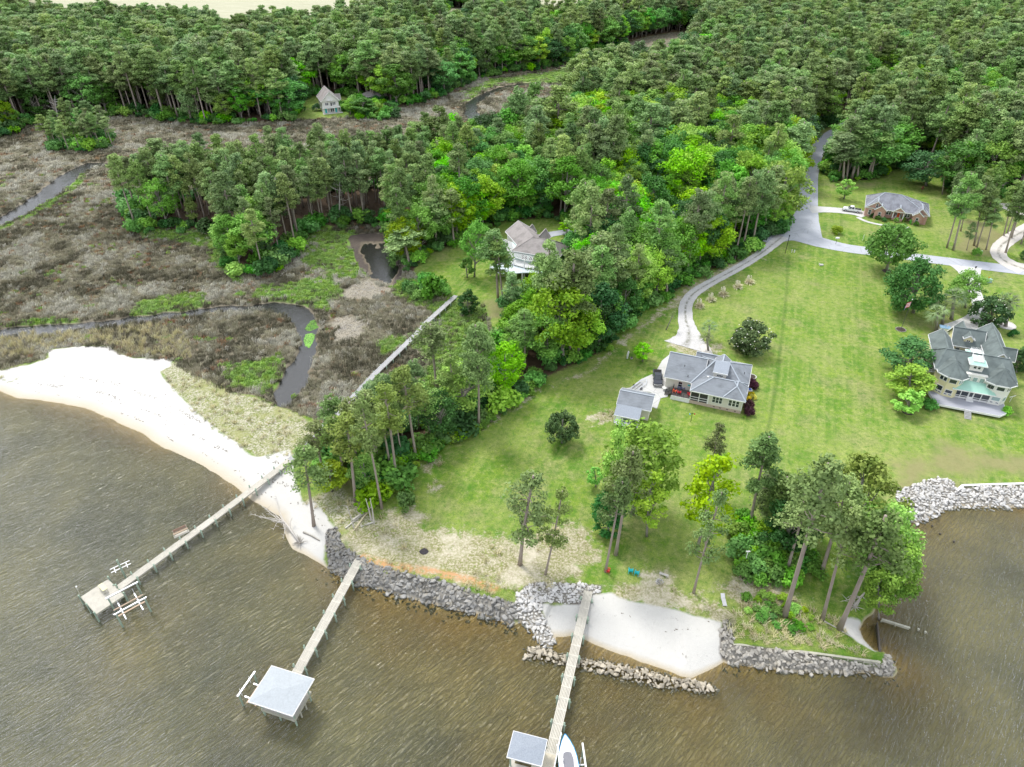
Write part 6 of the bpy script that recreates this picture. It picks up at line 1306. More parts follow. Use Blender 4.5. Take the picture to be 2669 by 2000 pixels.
for k in range(4): b.inst('step','bs',lambda:MB().box(-.9,.9,-.17,.17,-.17,0),BRK,(10.25,-.3-.32*k,.72-.18*k))
for u,v,z_,w,h_ in ((1.45,-.03,.9,.75,1.5),(4.5,-1.13,.9,.75,1.5),(15.95,-1.43,.9,.75,1.5),(3.1,-.55+.34,3.7,.55,1.0)): b.win(u,v,z_,w,h_)
for u in (6.95,7.7,12.7,13.45): b.win(u,1.37,1.2,.6,1.5)
b.win(0-.03,5,1.,.8,1.3,-90)
x,y=P(1990,415,G); m=MB(); m.tube([(0,0,0),(.1,0,1.2)],.06,6); m.add([(-.5,0,1.1),(.1,0,.9),(.6,0,1.5),(.2,0,2.3),(-.4,0,2.0),(-.5,.12,1.1),(.1,.12,.9),(.6,.12,1.5),(.2,.12,2.3),(-.4,.12,2.0)],[(0,1,2,3,4),(9,8,7,6,5),(0,5,6,1),(1,6,7,2),(2,7,8,3),(3,8,9,4),(4,9,5,0)]); ob=m.obj('garden_ornament',M('rust_metal',(.12,.05,.03),.8,.3)); ob.location=(x,y,G); tag(ob,'rusty brown ornament on the lawn behind the brick house','ornament')
# ------------------------------------------------------------ yellow house
o=Zp(2300,800,5.35,820,1235,G+1); yh=Fr('yellow_house',o,-20.5,'large yellow house with grey roofs and a mint metal cupola','house',G); z1=1.0
def pw(name,poly,a,c,mat): return MB().prism(poly,a,c).obj(name,mat,yh.r)
bayL=[(-2.0,3.),(-1.6,1.2),(0,0),(1.9,-.35),(3.1,.7),(3.1,5.6),(-2.0,5.6)]; bayR=[(7.5,5.6),(7.5,.9),(8.9,.15),(11.0,.1),(12.2,1.3),(12.2,5.6)]
pw('bay_wall',bayL,0,6.1,YEL); pw('bay_wall',bayR,0,6.1,M('white_siding',(.74,.73,.67),.7,.05,1.,.2,0,.02,(.1,.1,8)))
yh.box('wall',MATS['white_siding'],3.05,7.55,1.5,9.,3.2,6.6); yh.box('wall',YEL,-1.9,12.1,5.55,9.5,0,6.2)
yh.hip(-2.7,12.9,1.9,10.,6.25,9.4,(-1.0,5.9),(11.2,5.9),SHD,True,SHD)
def cone(poly,ap,z0,z1_,end):
    m=MB(); n=len(poly); v=[(p[0],p[1],z0) for p in poly]+[(ap[0],ap[1],z1_),(end[0],end[1],z1_)]+[(p[0],p[1],z0-.15) for p in poly]
    fs=[(i,i+1,n) for i in range(n-1)]+[(n-1,n+1,n),(0,n,n+1),(n-1,0,n+1)]+[tuple(range(2*n+1,n+1,-1))]+[(i,(i+1)%n,n+2+(i+1)%n,n+2+i) for i in range(n)]
    r_=m.add(v,fs).obj('bay_roof',SHD,yh.r)
    c=MB()
    for p,q in zip(v[:n-1],v[1:n]): c.bar((p[0],p[1],z0-.08),(q[0],q[1],z0-.08),.1,.22)
    c.obj('fascia',WHT,r_); c=MB()
    for p in v[:n]: c.bar((p[0],p[1],z0+.03),(ap[0],ap[1],z1_+.03),.25,.04)
    c.obj('ridge_cap',SHD,r_)
cone([(-2.7,5),(-2.2,.7),(-.35,-.75),(2.2,-1.1),(3.75,.4),(3.75,5)],(.7,2.6),6.2,8.7,(.7,5)); cone([(6.9,5),(6.9,.5),(8.6,-.5),(11.2,-.55),(12.85,.9),(12.85,5)],(9.9,2.7),6.2,8.8,(9.9,5))
# sun room with mint roof
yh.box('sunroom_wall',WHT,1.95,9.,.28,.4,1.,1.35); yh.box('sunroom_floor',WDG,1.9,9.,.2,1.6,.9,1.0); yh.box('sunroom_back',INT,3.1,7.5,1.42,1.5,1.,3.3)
for u in (2.0,3.4,4.85,5.85,7.3,8.95): yh.inst('sunroom_post','yp',lambda:MB().box(-.08,.08,-.06,.06,1,3.6),WHT,(u,.2,0))
for u0,u1 in ((2.05,3.35),(3.45,4.8),(5.9,7.25),(7.35,8.9)):
    yh.box('screen',GLS,u0,u1,.2,.23,1.5,3.45)
    for z_ in (1.35,1.75): yh.box('screen_rail',WHT,u0,u1,.12,.2,z_,z_+.1)
dr=yh.box('door',WHT,4.9,5.8,.14,.22,1.,3.2); MB().box(5.05,5.65,.1,.138,1.9,3.0).obj('pane',GLS,dr)
m=MB(); q=24; A0,A1=Vector((1.3,-.5,3.55)),Vector((9.6,-.4,3.55)); B0,B1=Vector((2.9,1.45,5.0)),Vector((7.7,1.45,5.0)); m.add([A0,A1,B1,B0,A0-Vector((0,0,.1)),A1-Vector((0,0,.1)),B1-Vector((0,0,.1)),B0-Vector((0,0,.1))],[(0,1,2,3),(7,6,5,4),(0,4,5,1),(1,5,6,2),(2,6,7,3),(3,7,4,0)]); rf=m.obj('sunroom_roof',MTG,yh.r)
for i in range(q+1):
    a=A0.lerp(A1,i/q); bb=B0.lerp(B1,min(1,max(0,(i/q-.0)))); MB().bar(a+Vector((0,0,.03)),bb+Vector((0,0,.03)),.05,.06).obj('seam',MTG,rf)
MB().bar(A0+Vector((0,-.05,-.1)),A1+Vector((0,-.05,-.1)),.1,.2).obj('fascia',WHT,rf)
for u in (3.9,5.2,6.5): yh.win(u,1.47,5.0,.8,1.0,0,1,1,GLG)
# bay windows
def pwin(p,q,t,z_,w,h_,nx=1,ny=1,gl=None):
    a=Vector(p).lerp(Vector(q),t); an=math.degrees(math.atan2(q[1]-p[1],q[0]-p[0])); nrm=Vector((math.sin(math.radians(an)),-math.cos(math.radians(an)))); yh.win(a[0]+nrm.x*.02,a[1]+nrm.y*.02,z_,w,h_,an,nx,ny,gl)
pwin((-1.6,1.2),(0,0),.32,4.6,.6,.9); pwin((-1.6,1.2),(0,0),.72,4.6,.6,.9); pwin((0,0),(1.9,-.35),.5,4.6,1.3,.9,gl=GLS); pwin((1.9,-.35),(3.1,.7),.3,4.6,.4,.9,gl=GLG); pwin((1.9,-.35),(3.1,.7),.7,4.6,.4,.9,gl=GLG)
pwin((-1.6,1.2),(0,0),.5,2.,1.2,1.1); pwin((0,0),(1.9,-.35),.5,2.,1.25,.75); pwin((0,0),(1.9,-.35),.28,1.55,.5,.22); pwin((0,0),(1.9,-.35),.72,1.55,.5,.22); pwin((-1.6,1.2),(0,0),.3,1.45,.5,.25); pwin((-1.6,1.2),(0,0),.7,1.45,.5,.25)
pwin((7.5,.9),(8.9,.15),.3,4.6,.55,.9); pwin((7.5,.9),(8.9,.15),.7,4.6,.55,.9); pwin((8.9,.15),(11.,.1),.5,4.7,1.4,.85); pwin((11.,.1),(12.2,1.3),.3,4.6,.4,.9); pwin((11.,.1),(12.2,1.3),.7,4.6,.4,.9)
pwin((8.9,.15),(11.,.1),.5,2.1,1.5,.9,gl=GLG); pwin((8.9,.15),(11.,.1),.25,1.5,.5,.22); pwin((8.9,.15),(11.,.1),.75,1.5,.5,.22); pwin((11.,.1),(12.2,1.3),.5,2.,.9,1.,gl=GLG)
yh.win(-2.03,3.9,4.5,.8,1.1,-90); yh.win(-2.03,4.9,4.5,.5,1.1,-90)
# cupola
yh.box('cupola',MATS['white_siding'],3.8,6.2,2.7,8.0,6.4,8.6)
for u in (4.6,5.4): yh.win(u,2.67,7.5,.5,.85,0,1,2)
yh.win(6.23,4.,7.4,.5,.8,90)
yh.hip(3.3,6.65,2.2,8.5,8.6,9.25,(4.95,3.6),(4.95,7.2),MTG,True,None,'cupola_roof'); yh.box('roof_deck',WHT,4.0,5.9,3.0,8.1,8.95,9.2)
yh.rail([(4.05,3.05,9.2),(5.85,3.05,9.2),(5.85,8.05,9.2),(4.05,8.05,9.2),(4.05,3.05,9.2)],.45,WHT,.9,2,'widow_walk_railing',.03)
# rear wings
yh.box('wing_wall',YEL,-1.95,1.75,9,16.3,0,6.3); yh.gable(-2.5,2.2,8.,16.9,6.3,8.4,'v',SHD,YEL,.4,SHD,name='wing_roof')
yh.box('wing_wall',YEL,2.7,8.6,15.9,21,0,5.4); yh.gable(2.3,9.0,15.3,21.8,5.45,8.6,'u',SHD,YEL,.45,SHD,name='wing_roof'); yh.win(4.1,15.87,3.4,.7,1.3)
yh.box('link_wall',YEL,2.,8.6,9.4,15.95,0,4.2); yh.box('flat_roof',SHD,1.9,8.7,9.5,15.85,4.2,4.35)
dm=yh.box('dormer',YEL,4.7,6.5,16.3,18.3,5.4,7.2); yh.win(5.6,16.27,6.0,.7,.9,0,2,2); yh.gable(4.45,6.75,15.95,18.6,7.2,8.2,'v',SHD,YEL,.25,SHD,name='dormer_roof')
yh.box('wing_wall',YEL,8.8,12.6,9,22.6,0,6.3); yh.gable(8.3,13.3,9.,23.3,6.3,8.7,'v',SHD,YEL,.45,SHD,name='wing_roof'); yh.gable(10.9,14.6,12.,15.6,5.6,7.9,'u',SHD,MATS['white_siding'],.35,SHD,name='side_dormer_roof'); yh.box('side_bay',YEL,12.5,14.3,12.4,15.2,0,5.5); yh.win(14.33,13.8,3.6,1.0,1.4,90)
yh.gable(3.8,7.2,21.5,25.,5.0,7.2,'v',SHD,YEL,.35,SHD,name='porch_roof'); yh.box('porch_wall',YEL,4.2,6.8,21.9,24.6,0,4.9)
# side balcony, low porch roof
yh.box('balcony_floor',WHT,-4.5,-1.95,4.2,8.,3.85,4.0); yh.rail([(-4.4,4.3,4.),(-4.4,7.9,4.)],.9,WHT,.5,2,'balcony_railing'); yh.rail([(-4.4,4.3,4.),(-2.,4.3,4.)],.9,WHT,.5,2,'balcony_railing'); yh.rail([(-4.4,7.9,4.),(-2.,7.9,4.)],.9,WHT,.5,2,'balcony_railing')
for u,v in ((-4.4,4.3),(-4.4,7.9)): yh.inst('post','yb',lambda:MB().box(-.1,.1,-.1,.1,0,3.85),WHT,(u,v,0))
yh.gable(-4.2,-1.6,.6,4.2,2.6,3.5,'v',SHD,WHT,.3,SHD,name='side_porch_roof'); yh.box('side_porch_wall',YEL,-3.8,-1.9,1.2,4.0,0,2.5)
# deck and steps
pw('deck',[(-2.5,1.1),(-2.5,.2),(-1.35,-3.65),(10.7,-3.7),(12.1,-2.2),(12.2,1.4),(9,.3),(2,.3)],.9,1.,M('weathered_deck',(.33,.34,.38),.85,.25,1.2,.2,0,.02,(.3,3,1))); m=MB()
for a_,b_ in (((-1.35,-3.7),(10.7,-3.75)),((10.7,-3.75),(12.15,-2.2)),((12.15,-2.2),(12.25,1.4)),((-2.5,.2),(-1.35,-3.7))): m.bar((*a_,.75),(*b_,.75),.08,.45)
m.obj('deck_fascia',WHT,yh.r)
for k in range(7): yh.inst('step','ys',lambda:MB().box(-.6,.6,-.14,.14,-.03,.03),WDW,(4.7,-3.95-.3*k,.86-.13*k))
for u in (4.1,5.3): yh.part('stair_stringer',MB().bar((u,-3.8,.8),(u,-5.9,-.05),.06,.2),WDW)
yh.box('landing_step',WHT,4.7,6.1,-.5,.0,1.0,1.2)
x,y,_=Zp(2300,800,5.35,1770,1330,G); r=empty('weather_vane_post',(x,y,G),0,'white forked post beside the deck of the yellow house','post'); MB().tube([(0,0,0),(.1,0,1.4)],.05,6).obj('post',WHT,r); MB().bar((-.5,0,1.3),(.8,.1,1.7),.08).obj('arm',WHT,r)
x,y,_=Zp(2300,800,5.35,860,320,G+1.2); r=empty('outdoor_shower',(x,y,G),math.radians(-20),'small white and blue hut behind the yellow house','hut'); MB().box(-1.1,1.1,-.7,.7,0,1.9).obj('wall',WHT,r); MB().box(-1.2,1.2,-.8,.8,1.9,2.0).obj('roof',M('pale_blue_panel',(.35,.55,.75),.5,.1),r); MB().tube([(.4,0,2.),(.4,0,2.6)],.12,8).obj('vent',WHT,r)
# flagpole in a stone ring
x,y=P(1945.7,712.6,G); r=empty('flagpole',(x,y,G),0,'tall slim flagpole standing in a round edged bed','flagpole'); MB().tube([(0,0,0),(0,0,8.6)],[.07,.04],8).obj('pole',M('dark_pole',(.1,.1,.1),.4),r); MB().ell((0,0,8.7),(.12,.12,.12),8,5).obj('finial',WHT,r)
FR=M('flag_red',(.60,.06,.10),.7,.1); FB=M('flag_blue',(.05,.13,.50),.7,.1); FW=M('flag_white',(.75,.75,.77),.7,.05); f=empty('flag',(x,y,G),math.radians(200),'red, white and blue flag hanging from the flagpole','flag')
for k in range(7):
    m=MB(); v=[]; n=6
    for i in range(n+1):
        for j in (k,k+1): u=i/n; v.append((.05+1.5*u,.18*math.sin(u*7),8.3-.21*j-.75*u*u-.2*u))
    m.add(v,[(2*i,2*i+1,2*i+3,2*i+2) for i in range(n)]); o_=m.obj('stripe',FR if k%2==0 else FW,f); mo=o_.modifiers.new('thickness','SOLIDIFY'); mo.thickness=.01
m=MB(); v=[]; 
for i in range(4):
    for j in (3.2,7): u=.5+.5*i/3; v.append((.05+1.5*u,.18*math.sin(u*7)-.02,8.3-.21*j-.75*u*u-.2*u))
m.add(v,[(2*i,2*i+1,2*i+3,2*i+2) for i in range(3)]); o_=m.obj('blue_field',FB,f); mo=o_.modifiers.new('thickness','SOLIDIFY'); mo.thickness=.04
r=empty('edged_bed',(x,y,G),0,'round mulch bed with a pale stone edge under the flagpole','flower bed'); MB().tube([(0,0,0),(0,0,.08)],1.1,20).obj('mulch',M('mulch',(.06,.045,.04),.95,.3),r)
rs=rockset(M('grey_edging',(.32,.30,.28),.9,.2))
for k in range(22): ob=bpy.data.objects.new('stone',random.choice(rs)); ob.location=(1.2*math.cos(k*.2856),1.2*math.sin(k*.2856),.08); ob.scale=(.3,.36,.28); ob.rotation_euler=(0,0,k*.2856); link(ob,r)
for (px_,py_,l) in ((1915,586,'mulch ring round the spreading green tree by the lane'),(1961,890,'mulch ring round the young tree by the yellow house')):
    x,y=P(px_,py_,G); ob=MB().tube([(0,0,-.05),(0,0,.07)],1.2,18).obj('mulch_ring',MATS['mulch']); ob.location=(x,y,G); tag(ob,l,'mulch bed')
# ------------------------------------------------------------ white house in the trees
o=P(1139.7,599.5,G); w=Fr('white_house',o,-22,'white house with brown roofs and a curved pergola among the trees','house',G); WS=MATS['white_siding']; MINT=M('pale_mint_siding',(.50,.62,.58),.7,.06)
w.box('wall',MINT,-5.5,7.2,3.6,12.2,0,6.0); w.hip(-6.2,8.2,3.0,13.,6.0,8.9,(-1.6,8.),(5.2,8.),SHB,True,SHB)
# angled left wing
lw=empty('wing',(0,0,0)); bpy.data.objects.remove(lw)
a=math.radians(-48); ca,sa=math.cos(a),math.sin(a)
def rot(u,v,cx=-6.2,cy=13.6): return (cx+u*ca-v*sa,cy+u*sa+v*ca)
m=MB(); L_=5.6; Wd=4.3
pts=[rot(-L_,-Wd),rot(L_,-Wd),rot(L_,Wd),rot(-L_,Wd)]; r0,r1=rot(-L_,0),rot(L_+1.5,0)
m.add([(*p,6.05) for p in pts]+[(*r0,9.),(*r1,9.)]+[(*p,5.9) for p in pts]+[(*r0,8.85)],[(0,1,5,4),(3,4,5,2),(1,2,5),(0,6,7,1),(1,7,8,2),(2,8,9,3),(0,4,10,6),(3,9,10,4),(6,10,9,8,7)]); wr=m.obj('wing_roof',SHB,w.r)
MB().bar((*pts[0],5.95),(*pts[1],5.95),.12,.24).bar((*pts[0],5.98),(*r0,8.95),.1,.24).bar((*pts[3],5.98),(*r0,8.95),.1,.24).obj('fascia',WHT,wr)
MB().prism([rot(-L_+.4,-Wd+.5),rot(L_-.3,-Wd+.5),rot(L_-.3,Wd-.5),rot(-L_+.4,Wd-.5)],0,5.95).obj('wing_wall',WS,w.r)
w.gable(-3.,.6,11.5,18.2,5.2,7.6,'v',SHB,WS,.4,SHB,name='rear_roof'); w.box('rear_wall',WS,-2.6,.2,12,17.8,0,5.2); w.gable(-8.2,-5.2,16.,21.5,4.6,6.9,'v',SHB,WS,.3,SHB,name='rear_roof'); w.box('rear_wall',WS,-7.9,-5.5,16.2,21.2,0,4.6)
# curved front with tall windows
arc=[(-8.6,9.6),(-7.6,7.0),(-5.9,4.9),(-3.6,3.5),(-1.0,3.0),(1.4,3.1)]
MB().prism(arc+[(1.4,6),(-6,9.8)],0,5.6).obj('curved_wall',MINT,w.r)
for p_,q_ in zip(arc[:-1],arc[1:]):
    for t in (.3,.72):
        c_=Vector(p_).lerp(Vector(q_),t); an=math.degrees(math.atan2(q_[1]-p_[1],q_[0]-p_[0])); n_=Vector((math.sin(math.radians(an)),-math.cos(math.radians(an)))); w.win(c_.x+n_.x*.03,c_.y+n_.y*.03,3.6,.75,1.5,an,1,1)
out=[(-11.6,9.8),(-10.3,6.),(-7.8,2.6),(-4.6,.5),(-1.,-.2),(2.2,.1)]
MB().prism(out+arc[::-1],2.9,3.05).obj('balcony_floor',WHT,w.r)
for p_,q_ in zip(out[:-1],out[1:]): w.rail([(*p_,3.05),(*q_,3.05)],.95,WHT,.6,3,'balcony_railing',.03)
for p_ in out: w.inst('post','wp',lambda:MB().box(-.14,.14,-.14,.14,0,5.4),WHT,(*p_,0))
for (p_,q_),(r_,t_) in zip(zip(out[:-1],out[1:]),zip(arc[:-1],arc[1:])):
    for k in range(6):
        a_=Vector(p_).lerp(Vector(q_),k/6); b_=Vector(r_).lerp(Vector(t_),k/6); MB().bar((a_.x,a_.y,5.45),(b_.x,b_.y,5.45),.1,.16).obj('pergola_slat',WHT,w.r)
    MB().bar((*p_,5.35),(*q_,5.35),.14,.22).obj('pergola_beam',WHT,w.r)
low=[(-10.5,-3.),(-7.3,-5.6),(-3.6,-5.),(-.6,-2.8),(2.6,-1.4),(5.6,-2.),(7.,.5),(2.2,.1),(-1,-.2),(-4.6,.5),(-7.8,2.6)]
MB().prism(low,2.5,2.7).obj('deck',M('pale_blue_deck',(.60,.68,.72),.7,.1,2.,.2,0,0,(.3,4,1)),w.r)
for p_,q_ in zip(low[:6],low[1:7]): w.rail([(*p_,2.7),(*q_,2.7)],.9,WHT,.5,3,'deck_railing',.03)
for p_ in low[:7]: w.inst('pile','wq',lambda:MB().box(-.12,.12,-.12,.12,0,2.5),WHT,(*p_,0))
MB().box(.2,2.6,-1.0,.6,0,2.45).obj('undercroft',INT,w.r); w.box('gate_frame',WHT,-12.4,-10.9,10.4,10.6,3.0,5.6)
# steep roofed white house
o=P(698.9,246,G); af=Fr('steep_roofed_house',o,22,'tall white house with a steep brown roof and turquoise doors','house',G)
af.box('wall',WS,0,8.2,.3,13,-.1,6.0); af.gable(-.5,8.7,-.5,13.5,5.6,10.2,'v',SHB,WS,.5,SHB); af.gable(6.5,10.6,6.2,9.8,4.6,7.0,'u',SHB,WS,.3,SHB,name='side_roof'); af.box('side_wall',WS,8.1,10.3,6.5,9.5,0,4.6)
for u in (1.9,2.7,5.5,6.3): af.win(u,.27,3.7,.6,1.2,0,1,2)
af.win(4.5,.27,3.3,.7,1.6,0,1,1); af.win(3.3,.0,6.7,.5,1.3,0,1,1); af.win(4.2,.0,6.9,.4,1.0,0,1,2)
for u in (1.5,6.5): dd=af.box('door',TRQ,u-.45,u+.45,.22,.3,.1,2.1)
for u in (3.,4.2,5.1): af.win(u,.27,.5,.7,1.5,0,1,1)
af.box('balcony_floor',WHT,-.2,8.6,-1.5,.28,2.55,2.7); af.rail([(-.2,-1.45,2.7),(8.6,-1.45,2.7)],.9,WHT,.7,3,'balcony_railing'); 
for u in (-.1,2.8,5.6,8.5): af.inst('post','ap',lambda:MB().box(-.1,.1,-.1,.1,0,2.6),WHT,(u,-1.4,0))
af.box('patio',WDC,-.3,9.5,-2.,.3,-.1,.06); af.box('small_balcony',WHT,2.6,5.1,-1.0,.25,5.9,6.0); af.rail([(2.6,-1.,6.),(5.1,-1.,6.)],.8,WHT,.5,2,'balcony_railing')
af.box('side_deck',WHT,-3.,-.05,5.5,9,1.5,1.65); af.rail([(-3.,5.5,1.65),(-3.,9,1.65)],.9,WHT,.8,2,'deck_railing')
o=P(900*.65+205,0); x,y=P((800+950/6.355)*.82877,(200+430/6.355)*.82877,G); g=Fr('grey_roofed_outbuilding',(x,y),20,'low grey roofed outbuilding half hidden right of the steep roofed house','outbuilding',G); g.box('wall',WS,0,9,0,6,0,2.8); g.hip(-.4,9.4,-.4,6.4,2.8,4.6,(2.6,3),(6.4,3),SHB,True,SHB)
# far footbridge
x,y=P(1288,155,.6); r=empty('footbridge',(x,y,0),math.radians(-20),'small pale footbridge over the far creek','bridge'); MB().box(-6,6,-.7,.7,.9,1.02).obj('deck',WDW,r)
for u in (-5,-2,1,4):
    for v in (-.6,.6): MB().box(u-.1,u+.1,v-.1,v+.1,-.8,.9).obj('pile',WDO,r)
# ------------------------------------------------------------ small things on the lawns
def thing1(name,mb,mat,px_,py_,label,cat,rz=0,z=None):
    x,y=P(px_,py_,G); o=mb.obj(name,mat); o.location=(x,y,G if z is None else z); o.rotation_euler=(0,0,math.radians(rz)); return tag(o,label,cat)
def post_thing(name,px_,py_,label,cat,parts):
    x,y=P(px_,py_,G); r=empty(name,(x,y,G),0,label,cat)
    for n_,mb,mt in parts: mb.obj(n_,mt,r)
    return r
post_thing('bird_feeder',1492,912,'black pole with hanging feeders on the lawn below the house','bird feeder',[('pole',MB().tube([(0,0,0),(0,0,2.4)],.05,6),BLK),('arm',MB().bar((-.5,0,2.3),(.5,0,2.3),.05),BLK),('feeder',MB().ell((-.5,0,2.1),(.14,.14,.18),8,5),M('blue_feeder',(.2,.5,.75),.5)),('feeder',MB().ell((.5,0,2.1),(.14,.14,.18),8,5),RED)])
post_thing('street_lamp',1696,548,'tall black lamp post at the lane corner','street lamp',[('pole',MB().tube([(0,0,0),(0,0,5.8)],.09,8),BLK),('lamp_head',MB().tube([(0,0,5.7),(0,0,6.1)],[.22,.1],8),BLK)])
post_thing('light_post',1606,1225,'white T shaped light post in the bright thicket','light post',[('post',MB().tube([(0,0,0),(0,0,3.8)],.07,6),WHT),('head',MB().bar((-.35,0,3.8),(.35,0,3.8),.16),WHT)])
post_thing('mailbox',1805,528,'pale mailbox on a dark post at the corner lawn','mailbox',[('post',MB().tube([(0,0,0),(0,0,1.9)],.06,6),WDO),('box',MB().box(-.5,.6,-.2,.2,1.9,2.3),WHT)])
post_thing('sign_post',1863,520,'slim white post behind the yellow flowering bush','post',[('post',MB().tube([(0,0,0),(0,0,1.9)],.07,6),WHT),('cap',MB().ell((0,0,1.9),(.1,.1,.1),8,4),WHT)])
post_thing('hydrant_marker',1710,546,'pair of short white markers by the tall lamp post','marker',[('post',MB().tube([(0,0,0),(0,0,1.0)],.1,6),WHT),('post',MB().tube([(.8,0,0),(.8,0,.8)],.14,6),WHT)])
post_thing('utility_box',2135,610,'pale green utility box with an orange flag beside the drive','utility box',[('box',MB().box(-.6,.6,-.5,.5,0,.9),M('utility_green',(.30,.45,.40),.6)),('lid',MB().box(-.65,.65,-.55,.55,.9,.98),M('utility_green',(.3,.45,.4))),('flag',MB().box(-.5,-.1,0,.04,1.0,1.6),M('safety_orange',(.8,.2,.03),.6))])
post_thing('utility_box',2112,548,'white utility markers beside the clipped shrub','utility box',[('box',MB().box(-.2,.2,-.2,.2,0,.9),WHT),('box',MB().box(.9,1.2,-.15,.15,0,1.0),M('pale_green_marker',(.5,.7,.45),.6))])
post_thing('road_sign',2103,590,'small black sign post beside the lane','sign',[('post',MB().tube([(0,0,0),(0,0,2.0)],.05,6),BLK),('board',MB().box(-.25,.25,-.03,.03,1.6,2.1),BLK)])
post_thing('culvert_end',1774,574,'pale culvert pipe mouth in the lawn beside the lane','culvert',[('pipe',MB().tube([(-.5,0,.2),(.5,0,.2)],.3,10),WDC),('headwall',MB().box(-.6,-.5,-.5,.5,0,.6),WDC)])
post_thing('covered_statue',1355,775,'pale upright bundle on the lawn left of the gravel drive','lawn ornament',[('body',MB().tube([(0,0,0),(0,0,.9),(.1,0,1.8),(.15,0,2.1)],[.16,.26,.24,.08],8),FW),('leg',MB().box(-.2,-.1,-.05,.05,0,.4),FW)])
post_thing('plant_pot',1364,776,'small pale pot beside the upright bundle','pot',[('pot',MB().tube([(0,0,0),(0,0,.45)],[.22,.34],10),WDC),('soil',MB().tube([(0,0,.46),(0,0,.47)],.3,10),MATS['mulch'])])
post_thing('heat_pump',1618,850,'white heat pump unit beside the golden shrubs','air conditioner',[('case',MB().box(-.45,.45,-.45,.45,0,1.1),M('pale_metal_case',(.55,.58,.60),.5)),('fan_grille',MB().tube([(0,0,1.1),(0,0,1.15)],.38,14),BLU)])
r=post_thing('planter_bed',1526,760,'pale edged long oval bed behind the grey roofed house','flower bed',[('gravel',MB().prism([(1.1*math.copysign(abs(math.cos(t))**.6,math.cos(t)),3.3*math.copysign(abs(math.sin(t))**.6,math.sin(t))) for t in [i*math.pi/10 for i in range(20)]],0,.12),M('pale_bed_gravel',(.66,.62,.57),.9,.2,4.)),('edging',MB().tube([(1.15*math.copysign(abs(math.cos(t))**.6,math.cos(t)),3.35*math.copysign(abs(math.sin(t))**.6,math.sin(t)),.12) for t in [i*math.pi/10 for i in range(21)]],.12,6,False),WDC)])
post_thing('edged_bed',1622,815,'curved pale edging round a bed behind the house corner','flower bed',[('edging',MB().tube([(1.2*math.cos(t),1.0*math.sin(t),.15) for t in [i*math.pi/10-1.5 for i in range(12)]],.1,6),WDC),('soil',MB().tube([(0,0,0),(0,0,.08)],.95,14),MATS['mulch'])])
post_thing('edged_bed',2172,703,'pale edged kidney bed round the tall palms','flower bed',[('gravel',MB().tube([(0,0,0),(0,0,.1)],2.2,18),MATS['pale_bed_gravel']),('edging',MB().tube([(2.25*math.cos(t),2.25*math.sin(t),.12) for t in [i*math.pi/12 for i in range(25)]],.13,6,False),WDC)])
ob=post_thing('brush_pile',916,1192,'round dark burnt patch of ashes on the bare bank','ash heap',[('ash',MB().ell((0,0,.02),(.75,.75,.18),12,6,.15),M('charcoal',(.05,.045,.05),.95,.4,5.)),('charred_stick',MB().bar((-.4,0,.2),(.5,.2,.25),.06),WDO)])
x,y=P(1910,380,G)
# ------------------------------------------------------------ timbers, driftwood, roots
def log(name,a,b,label,r0=.12,r1=.12,z0=None,z1=None,sq=True,mat=None,cat='timber'):
    za=z0 if z0 is not None else gz(*P(*a,1.2))+.15; zb=z1 if z1 is not None else gz(*P(*b,1.2))+.15
    A=V(*a,za); B=V(*b,zb); m=MB()
    (m.bar(Vector(),B-A,r0*2) if sq else m.tube([Vector(),(B-A)*.5+Vector((.05,.05,.04)),B-A],[r0,(r0+r1)/2,r1],8)); o=m.obj(name,mat or M('weathered_timber',(.50,.48,.42),.85,.2,3.)); o.location=A; return tag(o,label,cat)
tz=(850,1270,6.347)
def T(zx,zy): return zc(*tz,zx,zy)
log('timber',T(320,682),T(630,432),'lower long square timber of the pile at the lawn corner')
log('timber',T(440,545),T(750,322),'upper long square timber of the pile at the lawn corner',z0=1.9,z1=2.3)
log('timber',T(468,712),T(690,402),'yellowish timber nearest the camera in the pile at the lawn corner',mat=M('yellow_timber',(.56,.50,.34),.85,.15,3.))
log('timber',T(572,655),T(792,580),'short thick round log at the right of the timber pile',.17,.14,sq=False)
log('snag',T(460,680),T(345,315),'leaning bare snag left of the timber pile',.13,.07,z0=1.5,z1=6.5,sq=False,mat=BARKW,cat='snag')
log('snag',T(748,555),T(655,190),'leaning bare snag behind the timber pile',.15,.06,z0=1.6,z1=7,sq=False,mat=BARKW,cat='snag')
log('snag',T(795,600),T(728,190),'tall bare snag right of the timber pile',.14,.07,z0=1.6,z1=8,sq=False,mat=BARKW,cat='snag')
log('fallen_log',(1780,1342),(1838,1376),'long pale fallen log beside the eroded cove',.1,.06,sq=False,mat=BARKW,cat='log')
log('fallen_log',(1636,1309),(1692,1326),'crooked pale log in the weeds on the point',.1,.05,sq=False,mat=BARKW,cat='log')
log('fallen_log',(1713,1315),(1730,1330),'short pale stick in the weeds on the point',.07,.05,sq=False,mat=BARKW,cat='log')
log('fallen_log',(655,1142+8),(690,1168),'dark broken log at the edge of the beach stones',.15,.1,sq=False,mat=BARKD,cat='log')
